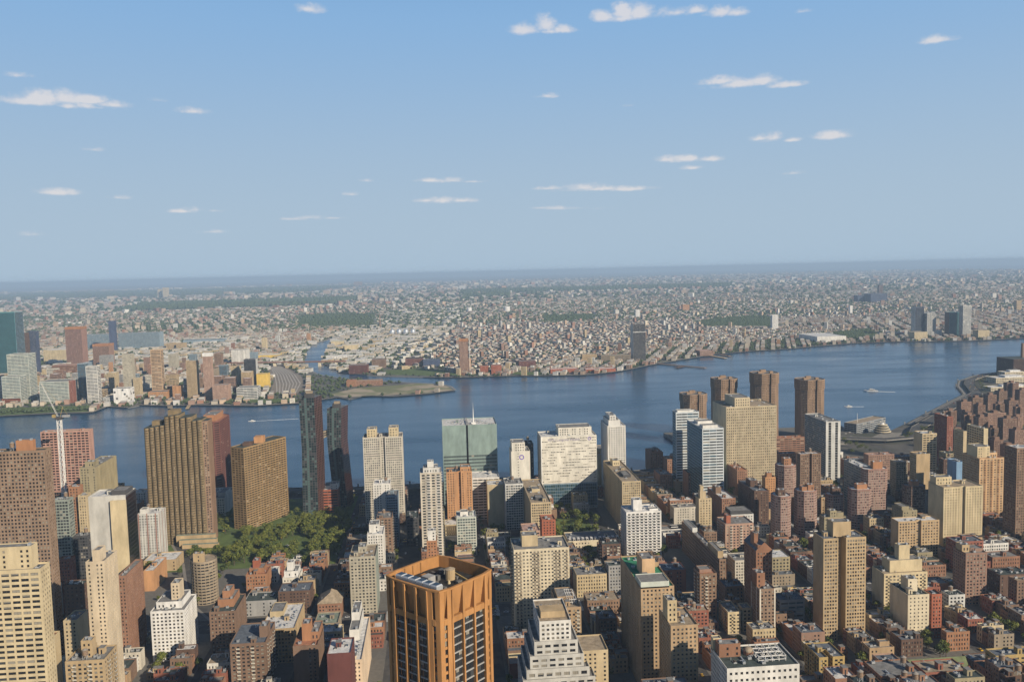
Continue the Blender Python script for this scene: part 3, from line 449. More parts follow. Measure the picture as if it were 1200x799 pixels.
# ------------------------------------------------------------------ the towers and houses one can tell apart
HEROES = [
    ('apartment_tower', 'broad brown tower dense with small windows, cut by the picture edge, orange roof box', 'broad brown tower at the picture edge', (720, 732.5, 323.0, 384.1), 185.5, 'dense', 'brownpale', {'roof': 'dark', 'pent': [(0.62, 0.84, 0.2, 0.6, 9, 'orange')]}),
    ('office_tower', 'cream tower with wide window bands and a blank cream block on its roof', 'cream banded tower with the blank top', (530, 542.7, 245.1, 280.7), 148.7, 'wide', 'cream', {'roof': 'grey', 'tank': 0, 'win': 1, 'pent': [(0.0, 0.82, 0.35, 1.0, 14, 'cream')]}),
    ('apartment_building', 'small beige building with a blank rear wall in front of the cream banded tower', 'small beige building with the blank rear wall', (577.6, 615.4, 274.2, 290.0), 75.0, 'apt', 'beige', {'roof': 'brick', 'tank': 0, 'side': 'blank', 'pent': [(0.55, 1.0, 0.35, 0.75, 14, 'beige')]}),
    ('unfinished_tower', 'unfinished tower of bare pink floor slabs with red netting behind the white crane', 'unfinished pink tower', (1120, 1133.7, 446.7, 506.1), 132.7, 'slab', 'pink', {'roof': 'tan', 'tank': 0, 'darkbase': 0.42}),
    ('apartment_tower', 'khaki tower with ribbed side wall between the unfinished tower and the water', 'khaki ribbed tower', (1000, 1063.0, 393.9, 411.8), 110.3, 'few', 'khaki', {'side': 'rib', 'roof': 'grey', 'pent': [(0.2, 0.8, 0.1, 0.3, 6, 'khaki')]}),
    ('apartment_building', 'narrow yellowish block with one column of windows beside the blank white tower', 'narrow yellowish block', (945, 957, 383.9, 392.8), 91.5, 'punch', 'sand', {'roof': 'grey'}),
    ('apartment_tower', 'grey green glassy tower squeezed between the brown tower and the blank white tower', 'grey green glassy tower', (895.3, 907.3, 381.6, 397.6), 100.0, 'glassy', 'greygreen', {'roof': 'grey'}),
    ('apartment_building', 'orange brick block behind the grey green glassy tower', 'orange block behind the glassy tower', (950, 962, 393.4, 404.1), 100.1, 'punch', 'orangebrick', {'roof': 'brick'}),
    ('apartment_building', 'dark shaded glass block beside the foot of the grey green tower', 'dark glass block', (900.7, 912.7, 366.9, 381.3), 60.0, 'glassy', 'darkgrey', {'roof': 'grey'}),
    ('brick_building', 'red brick block with a gabled top below the grey green tower', 'red gabled block', (840.0, 852.0, 360.2, 372.1), 55.0, 'punch', 'redbrick', {'roof': 'brick'}),
    ('apartment_building', 'dark brown windowless block between the cream and the slender beige towers', 'dark brown windowless block', (710.0, 722.0, 295.1, 310.6), 75.0, 'few', 'darkbrown', {'roof': 'dark'}),
    ('apartment_building', 'sandy block with blank shaded side wall, low between cream and slender towers', 'sandy block low between two towers', (660, 681.0, 281.1, 291.1), 64.7, 'punch', 'sand', {'side': 'blank', 'roof': 'grey'}),
    ('apartment_building', 'tan block with rooftop machines and tall bulkhead at the foot of the slender tower', 'tan block with the tall bulkhead', (585.7, 609.3, 233.3, 259.1), 65.0, 'apt', 'tan', {'roof': 'grey', 'win': 1, 'units': 8, 'pent': [(0.32, 0.6, 0.3, 0.6, 12, 'tan'), (0.1, 0.5, 0.62, 0.95, 4, 'tan')]}),
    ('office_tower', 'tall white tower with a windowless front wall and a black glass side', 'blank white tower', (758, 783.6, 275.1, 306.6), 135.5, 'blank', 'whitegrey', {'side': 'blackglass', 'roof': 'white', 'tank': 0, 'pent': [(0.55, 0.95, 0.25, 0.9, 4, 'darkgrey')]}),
    ('apartment_tower', 'slender pale beige tower with dark window slits and a windowless front', 'slender pale tower', (630, 655.1, 246.5, 259.6), 119.2, 'few', 'palebeige', {'side': 'slit', 'roof': 'grey', 'pent': [(0.35, 0.75, 0.05, 0.5, 9, 'palebeige')], 'tank': 0}),
    ('brick_building', 'orange brown slab with small square windows behind the slender pale tower', 'orange brown slab', (720, 761.8, 265.3, 271.5), 76.9, 'few', 'brick', {'side': 'punch', 'roof': 'grey'}),
    ('apartment_building', 'pink and grey striped apartment block in front of the fluted brown tower', 'pink and grey striped block', (993.2, 1018.2, 324.9, 348.6), 55.0, 'stripe', 'palegrey', {'roof': 'white', 'pent': [(0.05, 0.35, 0.2, 0.6, 5, 'white')]}),
    ('apartment_tower', 'dark red striped tower with chamfered corners and an orange roof top, at the river', 'dark red striped tower', (1270, 1343.4, 323.3, 351.2), 112.5, 'stripes', 'maroon', {'oct': 1, 'roof': 'brick', 'tank': 0, 'pent': [(0.1, 0.75, 0.2, 0.8, 9, 'orange')]}),
    ('apartment_building', 'low white corner block at the foot of the dark red striped tower', 'low white corner block', (1167.8, 1227.3, 294.7, 322.8), 25.0, 'punch', 'white', {'roof': 'grey', 'pent': [(0.6, 0.95, 0.2, 0.7, 5, 'white'), (0.1, 0.4, 0.3, 0.8, 3, 'white')]}),
    ('apartment_building', 'red brick block with white bands and stepped top below the two dark leaning towers', 'red block with white bands', (1158.3, 1192.3, 141.3, 168.8), 32.0, 'band', 'redorange', {'roof': 'white', 'pent': [(0.6, 1.0, 0.1, 0.6, 8, 'white'), (0.3, 0.6, 0.3, 0.9, 4, 'white')]}),
    ('apartment_tower', 'pale grey twin winged tower with two cream boxes on its roof, by the river', 'pale tower with two roof boxes', (1100, 1130, 49.8, 100.1), 112.4, 'dense', 'pale', {'notch': 1, 'roof': 'grey', 'tank': 0, 'pent': [(0.1, 0.34, 0.2, 0.8, 11, 'cream'), (0.66, 0.9, 0.2, 0.8, 12, 'cream')]}),
    ('apartment_building', 'white stepped block in front of the pale tower with two roof boxes', 'white stepped block', (1042, 1066, 63.8, 84.5), 65.6, 'few', 'white', {'roof': 'white'}),
    ('apartment_building', 'blue grey glass block beside the white stepped block', 'blue grey glass block', (1012.2, 1038.2, 53.3, 67.5), 58.0, 'glassy', 'bluegrey', {'roof': 'grey'}),
    ('apartment_building', 'brown balcony block below the blue grey glass block', 'brown balcony block', (947.0, 973.0, 57.4, 74.5), 50.0, 'apt', 'brown', {'roof': 'grey'}),
    ('apartment_building', 'white stack of setback terraces in front of the brown balcony block', 'white terraced block', (904.3, 934.3, 64.5, 81.7), 45.0, 'punch', 'white', {'roof': 'white', 'pent': [(0.1, 0.7, 0.3, 0.9, 9, 'white')]}),
    ('apartment_tower', 'grey beige tower with greenish glass corner and square windows, left of the orange tower', 'grey beige tower with glass corner', (799.5, 835.5, 65.0, 89.8), 56.0, 'punch2', 'greybeige', {'side': 'glassy', 'roof': 'tan', 'pent': [(0.3, 0.6, 0.4, 0.8, 6, 'greybeige')], 'tank': 0}),
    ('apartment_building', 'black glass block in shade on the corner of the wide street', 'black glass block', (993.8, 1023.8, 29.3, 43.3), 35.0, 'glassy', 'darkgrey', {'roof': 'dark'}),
    ('apartment_tower', 'slim tower with white balcony fronts and spiky white roof frames', 'slim white balcony tower', (930, 954, 0.5, 23.9), 103.0, 'balc', 'whitebrown', {'roof': 'white', 'pent': [(0.15, 0.85, 0.1, 0.9, 6, 'white'), (0.35, 0.65, 0.3, 0.7, 12, 'white')], 'tank': 0}),
    ('apartment_building', 'little orange walled block under a white roof cube', 'little orange block', (871.3, 887.3, 7.1, 17.7), 45.0, 'few', 'orange', {'roof': 'brick', 'pent': [(0.1, 0.9, 0.2, 0.8, 11, 'white')], 'tank': 0}),
    ('apartment_building', 'pale green glass fronted block on the wide street', 'pale green glass block', (951.7, 977.7, -37.5, -15.2), 45.0, 'glassy', 'palegreen', {'roof': 'white', 'pent': [(0.2, 0.6, 0.3, 0.7, 5, 'white')]}),
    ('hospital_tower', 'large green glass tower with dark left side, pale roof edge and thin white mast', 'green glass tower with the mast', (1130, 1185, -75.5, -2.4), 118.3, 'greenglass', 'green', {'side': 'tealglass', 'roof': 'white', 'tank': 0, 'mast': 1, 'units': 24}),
    ('apartment_tower', 'orange brown tower pair with dark recess between, under the green glass tower', 'orange brown paired tower', (1060.5, 1084.5, -38.0, -5.8), 72.0, 'few', 'orangetan', {'roof': 'grey', 'notch': 1, 'pent': [(0.55, 0.95, 0.1, 0.8, 6, 'orangetan')]}),
    ('hospital_building', 'white and grey banded annex at the foot of the green glass tower', 'white banded annex', (1090, 1126, -74.4, -38.8), 55.7, 'band', 'white', {'roof': 'white'}),
    ('hospital_building', 'beige windowless box beside the white banded annex', 'beige windowless box', (1062, 1088, -77.6, -57.0), 52.8, 'blank', 'sand', {'roof': 'white'}),
    ('hospital_building', 'low white podium with flat bright roof beside the dark green trees', 'low white podium', (1132, 1160, -93.8, -65.9), 11.3, 'few', 'white', {'roof': 'white'}),
    ('hospital_building', 'grey glass mid rise below the white tower with the purple ring', 'grey glass mid rise', (1040, 1072, -100.6, -78.2), 58.4, 'glassy', 'palegrey', {'roof': 'grey'}),
    ('hospital_tower', 'narrow cream white tower bearing a purple ring emblem on its blank front', 'narrow white tower with the ring', (1090, 1120, -115.3, -90.8), 88.3, 'logo', 'whitecream', {'roof': 'grey', 'tank': 0, 'pent': [(0.05, 0.75, 0.1, 0.9, 12, 'whitecream')]}),
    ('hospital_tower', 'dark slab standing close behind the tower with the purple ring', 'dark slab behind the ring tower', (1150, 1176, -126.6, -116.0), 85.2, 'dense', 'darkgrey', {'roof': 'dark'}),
    ('hospital_tower', 'very broad white tower scattered with irregular window slots above the garden', 'broad white slotted tower', (1120, 1160, -209.0, -133.8), 99.8, 'slots', 'whitecream', {'side': 'rib', 'roof': 'white', 'tank': 0, 'pent': [(0.33, 0.93, 0.2, 0.9, 11, 'whitecream')], 'bluebase': 1}),
    ('apartment_building', 'long thin slab with many windows and a tan roof, ending beside the garden', 'long thin tan roofed slab', (962, 1074, -125.3, -101.4), 54.8, 'tight', 'sand', {'side': 'tight', 'roof': 'tan', 'units': 9, 'tank': 0, 'pent': [(0.3, 0.7, 0.45, 0.6, 4, 'cream'), (0.3, 0.7, 0.12, 0.25, 3, 'darkgrey')]}),
    ('apartment_building', 'long dark sided slab with tan roof between the garden and the white twin-bay tower', 'long dark sided slab', (1012.2, 1130.2, -243.1, -219.7), 62.0, 'tight', 'sand', {'side': 'tight', 'roof': 'tan', 'units': 9, 'tank': 0, 'pent': [(0.3, 0.7, 0.75, 0.9, 7, 'cream'), (0.3, 0.7, 0.2, 0.4, 3, 'darkgrey')]}),
    ('hospital_building', 'cream block with blank walls behind the long dark sided slab', 'cream block behind the slab', (1210.0, 1250.0, -254.4, -227.9), 52.0, 'few', 'cream', {'roof': 'white', 'pent': [(0.0, 0.5, 0.3, 0.9, 8, 'cream')]}),
    ('hospital_tower', 'white riverside tower with stepped white crown', 'white riverside tower with stepped crown', (1150, 1199.1, -255.5, -230.3), 105.5, 'punch2', 'white', {'roof': 'white', 'tank': 0, 'pent': [(0.1, 0.75, 0.1, 0.9, 8, 'white'), (0.2, 0.55, 0.2, 0.8, 14, 'white')]}),
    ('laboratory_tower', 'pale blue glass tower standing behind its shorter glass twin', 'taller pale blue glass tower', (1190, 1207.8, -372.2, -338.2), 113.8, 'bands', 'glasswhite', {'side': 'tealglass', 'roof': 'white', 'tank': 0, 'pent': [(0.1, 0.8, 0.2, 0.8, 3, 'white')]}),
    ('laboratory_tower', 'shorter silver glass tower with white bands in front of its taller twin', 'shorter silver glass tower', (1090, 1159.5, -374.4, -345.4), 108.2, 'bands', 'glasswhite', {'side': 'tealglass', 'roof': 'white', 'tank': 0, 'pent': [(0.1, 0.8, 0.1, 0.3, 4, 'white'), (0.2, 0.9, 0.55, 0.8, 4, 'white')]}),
    ('hospital_tower', 'huge square sand coloured hospital block ribbed with fine windows', 'huge sand coloured hospital block', (1180, 1240.7, -483.7, -409.1), 120.1, 'hosp', 'hospsand', {'side': 'blank', 'roof': 'tan', 'tank': 0, 'pent': [(0.2, 0.5, 0.1, 0.8, 13, 'hospsand')], 'units': 8}),
    ('office_tower', 'grey glass slab ending in a white fin beside a dark glazed strip', 'grey glass slab with the white fin', (1167, 1238.3, -573.4, -551.7), 95.7, 'fin', 'palegrey', {'side': 'glassy', 'roof': 'grey', 'tank': 0}),
    ('office_building', 'white framed block with a tall black window at the foot of the grey slab', 'white frame with the black window', (1246.9, 1258.9, -617.1, -598.0), 32.0, 'bigwin', 'white', {'roof': 'white', 'tank': 0}),
    ('brick_building', 'old brick hospital pavilion with grey dome near the water', 'brick pavilion with the grey dome', (1301.8, 1334.9, -348.8, -328.3), 32.0, 'punch', 'brick', {'roof': 'brick', 'dome': 1, 'tank': 0}),
    ('brick_building', 'stepped old brick pavilion with pale domed roof among trees', 'stepped brick pavilion', (1249.6, 1274.0, -365.1, -341.3), 32.0, 'punch', 'brick', {'roof': 'tan', 'dome': 1, 'tank': 0}),
    ('brick_building', 'flat brick hospital wing standing before the stepped pavilion', 'flat brick hospital wing', (1181.2, 1215.0, -328.7, -311.2), 26.0, 'punch', 'brick', {'roof': 'grey', 'tank': 0}),
    ('brick_building', 'brick wing with dark slate roof below the shorter silver glass tower', 'brick wing below the silver tower', (1145, 1169.8, -355.1, -341.7), 35.7, 'punch', 'brick', {'roof': 'dark', 'tank': 0}),
    ('brick_building', 'brick block with green copper roof beside the huge hospital block', 'brick block with the green roof', (1171.7, 1195.1, -402.2, -382.1), 30.0, 'punch', 'brick', {'roof': 'copper', 'tank': 0, 'gable': 1}),
    ('brick_building', 'brown brick block with long dark side between green roof and hospital', 'brown block beside the green roof', (1140, 1189.4, -425.6, -410.8), 37.4, 'punch', 'brick', {'roof': 'brick'}),
    ('brick_building', 'old grey roofed brick hospital wing at the foot of the huge hospital block', 'grey roofed wing', (1287.8, 1317.5, -514.1, -491.9), 32.0, 'punch', 'rosebrick', {'roof': 'slate', 'gable': 1}),
    ('brick_building', 'long rosy brick wing with grey roof below the huge hospital block', 'long rosy wing', (1240, 1253.5, -539.3, -497.6), 35.2, 'punch', 'rosebrick', {'roof': 'slate'}),
    ('brick_building', 'wide orange brick block facing the riverside towers', 'wide orange block', (1333.4, 1347.6, -594.3, -545.2), 40.0, 'band', 'brick', {'roof': 'brick', 'tank': 0}),
    ('apartment_tower', 'slim cream tower with stepped shoulders rising from dark trees', 'slim stepped cream tower', (962.9, 976.1, -315.9, -300.5), 50.0, 'few', 'sand', {'roof': 'tan', 'tank': 0, 'pent': [(0.15, 0.6, 0.2, 0.8, 9, 'sand'), (0.2, 0.45, 0.3, 0.7, 15, 'sand')]}),
    ('apartment_building', 'long brick building with bright white roof beside the slim stepped cream tower', 'long white roofed brick building', (1000.4, 1056.6, -358.3, -341.1), 38.0, 'punch', 'brick', {'roof': 'white', 'pent': [(0.1, 0.5, 0.5, 0.75, 8, 'brown')]}),
    ('apartment_tower', 'massive black brown block in full shade with grey roof and rusty bulkhead', 'massive black brown block', (984.7, 1040.4, -394.1, -376.0), 50.0, 'few', 'darkbrown', {'roof': 'slate', 'pent': [(0.2, 0.7, 0.4, 0.7, 8, 'darkbrown')]}),  # full shade is put into the dark brown wall colour
    ('apartment_building', 'orange lit narrow block peeping out behind the massive black brown block', 'orange lit narrow block', (1070.0, 1082.0, -437.5, -423.6), 44.0, 'few', 'orangetan', {'roof': 'brick', 'pent': [(0.2, 0.7, 0.2, 0.7, 6, 'orangebrick')]}),
    ('apartment_tower', 'dark brown windowed slab with white roof edge between two round red towers', 'dark slab with white roof edge', (1000, 1012, -466.5, -440.3), 89.0, 'dense', 'brown', {'roof': 'white', 'notch': 1}),
    ('office_building', 'long white roofed slab with ribbon windows running back from the street', 'long ribbon window slab', (1044.0, 1097.5, -560.6, -544.4), 56.0, 'band', 'greyblue', {'side': 'band', 'roof': 'white', 'units': 10, 'tank': 0}),
    ('apartment_building', 'wide rosy brick block behind the long ribbon window slab', 'wide rosy block', (1193.9, 1209.1, -669.9, -630.3), 38.0, 'punch', 'rosebrick', {'roof': 'rose'}),
    ('apartment_tower', 'pale yellow slab with many balcony rows above the expressway curve', 'pale yellow balcony slab', (1187.2, 1209.8, -731.8, -709.3), 68.0, 'wide', 'sand', {'side': 'blank', 'roof': 'white', 'tank': 0}),
    ('apartment_tower', 'tan windowless shaft in front of the pale yellow balcony slab', 'tan windowless shaft', (1064, 1080.4, -646.8, -627.8), 67.2, 'blank', 'tan', {'roof': 'tan', 'side': 'dense'}),
    ('apartment_tower', 'tall dark red tower with sunlit edge near the river bend', 'tall dark red tower', (1250, 1284.3, -796.6, -786.8), 79.8, 'punch', 'redbrick', {'roof': 'brick'}),
    ('apartment_tower', 'grey green tower with a lit yellow edge beside its banded twin', 'grey green tower with yellow edge', (1150, 1172.4, -753.9, -748.8), 77.1, 'blank', 'sand', {'side': 'dense', 'roof': 'copper'}),
    ('apartment_tower', 'wide grey banded slab with cream end wall by the housing estate', 'wide grey banded slab', (1150, 1189.8, -786.3, -779.8), 79.6, 'blank', 'cream', {'side': 'wide', 'roof': 'white', 'units': 4}),
    ('apartment_tower', 'orange and cream tower with stepped crown and shaded grey flank', 'orange and cream tower', (973.7, 1007.7, -687.5, -655.5), 80.0, 'orangeband', 'peach', {'side': 'dense', 'roof': 'brick', 'pent': [(0.05, 0.55, 0.2, 0.8, 14, 'cream'), (0.55, 0.85, 0.2, 0.8, 6, 'peach')], 'tank': 0}),
    ('apartment_tower', 'brown tower with white roof cut by the picture edge, beside the orange and cream tower', 'brown tower with white roof', (900, 921.9, -684.5, -650.6), 108.1, 'dense', 'brown', {'roof': 'white'}),
    ('apartment_tower', 'great cream tower of three bays with blank grey flank', 'great cream tower of three bays', (896.1, 926.2, -608.1, -561.5), 68.0, 'punch3', 'cream', {'side': 'blankgrey', 'roof': 'tan', 'notch': 1, 'pent': [(0.0, 0.4, 0.5, 0.9, 9, 'cream')], 'tank': 0}),
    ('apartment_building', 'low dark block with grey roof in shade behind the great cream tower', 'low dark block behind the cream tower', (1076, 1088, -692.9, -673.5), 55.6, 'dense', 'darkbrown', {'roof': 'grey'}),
    ('office_building', 'narrow blue metal clad block in shade behind the great cream tower', 'narrow blue clad block', (1041, 1061, -679.8, -669.2), 60.1, 'blank', 'blue', {'roof': 'grey', 'tank': 0}),
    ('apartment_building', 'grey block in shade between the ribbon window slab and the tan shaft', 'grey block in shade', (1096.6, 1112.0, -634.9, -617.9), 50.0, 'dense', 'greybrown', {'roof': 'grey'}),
    ('apartment_tower', 'pair of joined yellow tan slabs with white roof and dark recess', 'joined yellow tan slabs', (863.7, 879.3, -536.9, -490.4), 42.0, 'punch2', 'sandbrown', {'side': 'blankgrey', 'roof': 'white', 'notch': 1}),
    ('apartment_building', 'squat khaki block with white tank house behind the joined yellow tan slabs', 'squat khaki block', (908.8, 932.6, -538.2, -521.0), 40.0, 'few', 'khaki', {'roof': 'white', 'pent': [(0.0, 0.5, 0.1, 0.8, 5, 'khaki')]}),
    ('apartment_building', 'cream terraced block stepping up to a square tank tower', 'cream terraced block with the tank tower', (730.6, 752.2, -443.5, -401.6), 37.0, 'apt', 'cream', {'roof': 'tan', 'win': 1, 'pent': [(0.2, 0.95, 0.25, 0.9, 11, 'cream'), (0.45, 0.7, 0.4, 0.75, 24, 'cream')], 'tank': 0, 'side': 'blankgrey'}),
    ('apartment_tower', 'cream white block with blank flank and a red brick bay at its end', 'cream block with the red bay', (672.1, 700.9, -409.9, -390.9), 40.0, 'rightcols', 'creamwhite', {'side': 'blankgrey', 'roof': 'dark', 'pent': [(0.3, 0.75, 0.35, 0.75, 11, 'creamwhite')], 'tank': 0, 'win': 1}),
    ('apartment_tower', 'narrow red brick block leaning against the cream block', 'narrow red brick block', (673.3, 685.3, -422.0, -412.9), 39.0, 'punch', 'redorange', {'roof': 'dark', 'tank': 0}),
    ('apartment_tower', 'red brick tower with ragged setbacks on its sunlit side', 'red brick setback tower', (736.0, 755.8, -505.0, -484.0), 50.0, 'punch2', 'rosebrick', {'side': 'few', 'roof': 'grey', 'pent': [(0.0, 0.35, 0.3, 0.8, 7, 'tan'), (0.6, 1.0, 0.3, 0.9, 3, 'rosebrick')]}),
    ('office_building', 'low white panel block with a blue tint behind the cream block', 'low white panel block', (719.1, 731.1, -472.9, -457.3), 18.0, 'punch2', 'palegrey', {'roof': 'dark'}),
    ('apartment_tower', 'rounded red brick tower with a white roof rim behind two similar ones', 'rounded red tower at the back', (1061.6, 1084.3, -464.1, -439.9), 60.0, 'redoct', 'redpale', {'oct': 1, 'roof': 'white', 'tank': 0, 'pent': [(0.35, 0.75, 0.3, 0.7, 9, 'orangebrick')]}),
    ('apartment_tower', 'rounded red tower half in shade with a dark roof house', 'rounded red tower half in shade', (940.2, 963.1, -404.9, -385.5), 54.0, 'redoct', 'redpale', {'oct': 1, 'roof': 'white', 'tank': 0, 'pent': [(0.25, 0.7, 0.3, 0.7, 7, 'darkbrown')]}),
    ('apartment_tower', 'rounded red tower fully sunlit with two orange roof houses', 'rounded red tower in full sun', (957.1, 978.9, -444.6, -420.5), 54.0, 'redoct', 'redpale', {'oct': 1, 'roof': 'white', 'tank': 0, 'pent': [(0.25, 0.5, 0.3, 0.7, 5, 'orangebrick'), (0.55, 0.85, 0.3, 0.7, 7, 'orangebrick')]}),
    ('apartment_tower', 'rounded red tower standing low in shade behind the small khaki block', 'rounded red tower low in shade', (992, 1008.3, -494.6, -473.9), 38.1, 'redoct', 'redpale', {'oct': 1, 'roof': 'white', 'tank': 0, 'pent': [(0.3, 0.8, 0.3, 0.7, 8, 'darkbrown')]}),
    ('apartment_tower', 'rounded red tower with an orange roof house beside the ribbon window slab', 'rounded red tower beside the slab', (960.4, 979.6, -513.8, -488.4), 52.0, 'redoct', 'redpale', {'oct': 1, 'roof': 'white', 'tank': 0, 'pent': [(0.3, 0.8, 0.3, 0.7, 6, 'orange')]}),
    ('apartment_tower', 'tallest rounded red tower joined to the ribbon window slab', 'tallest rounded red tower', (1007.9, 1023.1, -559.1, -527.9), 64.0, 'redoct', 'redpale', {'oct': 1, 'roof': 'white', 'tank': 0, 'pent': [(0.4, 0.8, 0.3, 0.7, 9, 'orange')]}),
    ('apartment_tower', 'rounded tower entirely in shade with an orange roof house', 'rounded tower entirely in shade', (985.2, 1002.7, -596.3, -570.9), 46.0, 'redoct', 'darkbrown', {'oct': 1, 'roof': 'grey', 'tank': 0, 'pent': [(0.3, 0.7, 0.3, 0.7, 6, 'orange')]}),  # shade put into the wall colour, darker than its red twins
    ('apartment_building', 'small khaki block with pale bulkheads before the rounded towers', 'small khaki block', (922, 935.1, -459.9, -434.5), 32.6, 'punch', 'khaki', {'roof': 'grey', 'pent': [(0.3, 0.6, 0.1, 0.8, 8, 'khaki'), (0.65, 0.95, 0.2, 0.6, 5, 'khaki')]}),
    ('apartment_tower', 'twin tower of two yellow brown shafts around a black recess, tan box on top', 'yellow brown twin tower', (680.4, 700.2, -357.7, -320.1), 90.0, 'twin', 'tan', {'side': 'blankgrey', 'roof': 'slate', 'deepnotch': 1, 'tank': 0, 'win': 1, 'pent': [(0.3, 0.72, 0.3, 0.9, 13, 'tan')]}),
    ('apartment_tower', 'steep roofed brick tower with stepped gable and water tank', 'steep roofed brick tower', (722.6, 752.3, -292.4, -277.5), 68.0, 'punch', 'rust', {'side': 'few', 'roof': 'slate', 'tank': 0, 'gableroof': 1, 'pent': [(0.1, 0.35, 0.3, 0.6, 13, 'rust'), (0.1, 0.7, 0.0, 0.25, 5, 'rust')], 'bigtank': 1}),
    ('apartment_tower', 'brown tower with one white window stripe in front of the steep roofed brick tower', 'brown tower with the white stripe', (691.5, 711.4, -282.9, -268.5), 45.0, 'stripe2', 'brownpale', {'roof': 'grey', 'tank': 0, 'pent': [(0.0, 0.5, 0.3, 0.9, 13, 'rust')]}),
    ('apartment_building', 'grey low block in shade with many windows beside the brown tower with the stripe', 'grey low block with many windows', (713.4, 730.8, -318.5, -295.8), 25.0, 'band', 'greyblue', {'roof': 'slate'}),
    ('apartment_building', 'pink brick building with rows of balconies and a red bulkhead', 'pink balcony building', (904.7, 933.6, -344.5, -312.2), 36.0, 'apt', 'pinkbrick', {'roof': 'grey', 'pent': [(0.1, 0.25, 0.2, 0.5, 9, 'redorange')]}),
    ('apartment_building', 'dark mansard roofed block behind the pink balcony building', 'dark mansard block', (951.6, 975.3, -362.4, -335.6), 32.0, 'few', 'palegrey', {'roof': 'dark', 'pent': [(0.0, 0.9, 0.1, 0.9, 5, 'darkgrey')], 'tank': 1}),
    ('office_building', 'long dark office block with rounded roof house and many windows in shade', 'long dark office block', (800.5, 930.5, -277.0, -270.1), 34.0, 'punch2', 'brown', {'side': 'tightdark', 'roof': 'grey', 'pent': [(0.1, 0.9, 0.05, 0.3, 7, 'tan'), (0.1, 0.9, 0.7, 0.95, 5, 'palegrey')], 'tank': 0}),
    ('apartment_tower', 'brown chequered tower in shade in front of the long dark office block', 'brown chequered tower', (727.3, 745.1, -243.0, -227.3), 48.0, 'apt', 'brown', {'roof': 'brick', 'tank': 0, 'pent': [(0.1, 0.8, 0.3, 0.9, 3, 'rosebrick')]}),
    ('apartment_building', 'brown block with slate blue roof and orange lit corner', 'brown block with slate blue roof', (768, 787.7, -283.2, -264.8), 18.8, 'few', 'rust', {'roof': 'slate', 'tank': 0, 'pent': [(0.4, 0.6, 0.7, 0.9, 9, 'darkbrown')]}),
    ('apartment_building', 'cream windowed apartment house with flat grey roof, low in a gap', 'cream apartment house in the gap', (706.2, 731.2, -257.3, -245.7), 20.0, 'apt', 'cream', {'roof': 'grey', 'tank': 0}),
    ('apartment_building', 'second cream apartment house with tall windows beside the first', 'second cream apartment house', (708.7, 720.7, -268.2, -259.7), 22.0, 'apt', 'sand', {'roof': 'grey', 'tank': 0}),
    ('office_building', 'big white building with small square windows and cluttered roof at the bottom edge', 'big white building with the cluttered roof', (512.1, 544.4, -225.4, -177.5), 66.0, 'boxes', 'white', {'side': 'dense', 'roof': 'dark', 'units': 14, 'tank': 0, 'dometank': 1, 'win': 1, 'pent': [(0.02, 0.32, 0.55, 0.8, 9, 'rust'), (0.0, 0.12, 0.85, 1.0, 9, 'cream')], 'frames': 1}),
    ('apartment_tower', 'brown tower with sunlit tan front and tall tan bulkhead, lower of a joined pair', 'tan fronted tower with the bulkhead', (562.9, 594.8, -174.5, -155.1), 74.0, 'punch', 'tanbrick', {'side': 'few', 'roof': 'tan', 'tank': 0, 'win': 1, 'pent': [(0.0, 0.35, 0.25, 0.65, 16, 'beige')]}),
    ('apartment_tower', 'brown tower with green roof terraces and a striped orange roof house', 'tower with the green roof terraces', (615.8, 687.6, -172.6, -146.9), 82.0, 'punch', 'tanbrick', {'side': 'few', 'roof': 'green', 'tank': 0, 'pent': [(0.0, 0.85, 0.0, 0.25, 5, 'palegreen'), (0.28, 0.68, 0.35, 0.6, 14, 'peach'), (0.7, 1.0, 0.62, 1.0, 4, 'tanbrick')]}),
    ('apartment_building', 'tan brick building with an open steel frame on its roof behind the white ziggurat', 'tan building with the roof frame', (659.5, 699.5, -108.3, -89.6), 52.0, 'apt', 'tanbrick', {'roof': 'tan', 'frames': 1, 'tank': 0, 'pent': [(0.1, 0.8, 0.4, 0.9, 4, 'tanbrick')]}),
    ('apartment_tower', 'wide cream tower with three dark balcony stacks, square cream box on its roof', 'wide cream tower with balcony stacks', (723.9, 757.9, -109.2, -60.4), 80.0, 'creamb', 'creamwhite', {'roof': 'grey', 'tank': 0, 'win': 1, 'pent': [(0.17, 0.46, 0.3, 0.7, 10, 'sand')], 'units': 6}),
    ('brick_building', 'red brick tower house behind the wide cream tower', 'red brick tower house', (915, 935, -123.5, -108.3), 48.1, 'few', 'redorange', {'roof': 'brick', 'tank': 0}),
    ('brick_building', 'pinkish brick block with roof machines behind the wide cream tower', 'pinkish block', (895, 923, -103.8, -85.3), 42.9, 'band', 'pinkbrick', {'roof': 'rose'}),
    ('school', 'long low cream school with a row of dormers and a red entrance block', 'long cream school with dormers', (934.9, 968.9, -200.0, -140.2), 16.0, 'few', 'creamwhite', {'roof': 'slate', 'dormers': 1, 'tank': 0, 'redend': 1}),
    ('apartment_tower', 'bright white tower of two balcony bays with a white cube on its roof', 'bright white balcony tower', (905.0, 933.0, -239.9, -200.7), 55.0, 'whitegrid', 'bright', {'side': 'whitegrid', 'roof': 'white', 'tank': 0, 'pent': [(0.25, 0.5, 0.3, 0.7, 12, 'bright'), (0.7, 0.95, 0.2, 0.5, 2, 'bright')], 'win': 1}),
    ('school', 'low hall with wide grey roof and white walls beside the bright white tower', 'low grey roofed hall', (957.2, 969.2, -281.1, -255.6), 13.0, 'blank', 'white', {'roof': 'grey', 'tank': 0}),
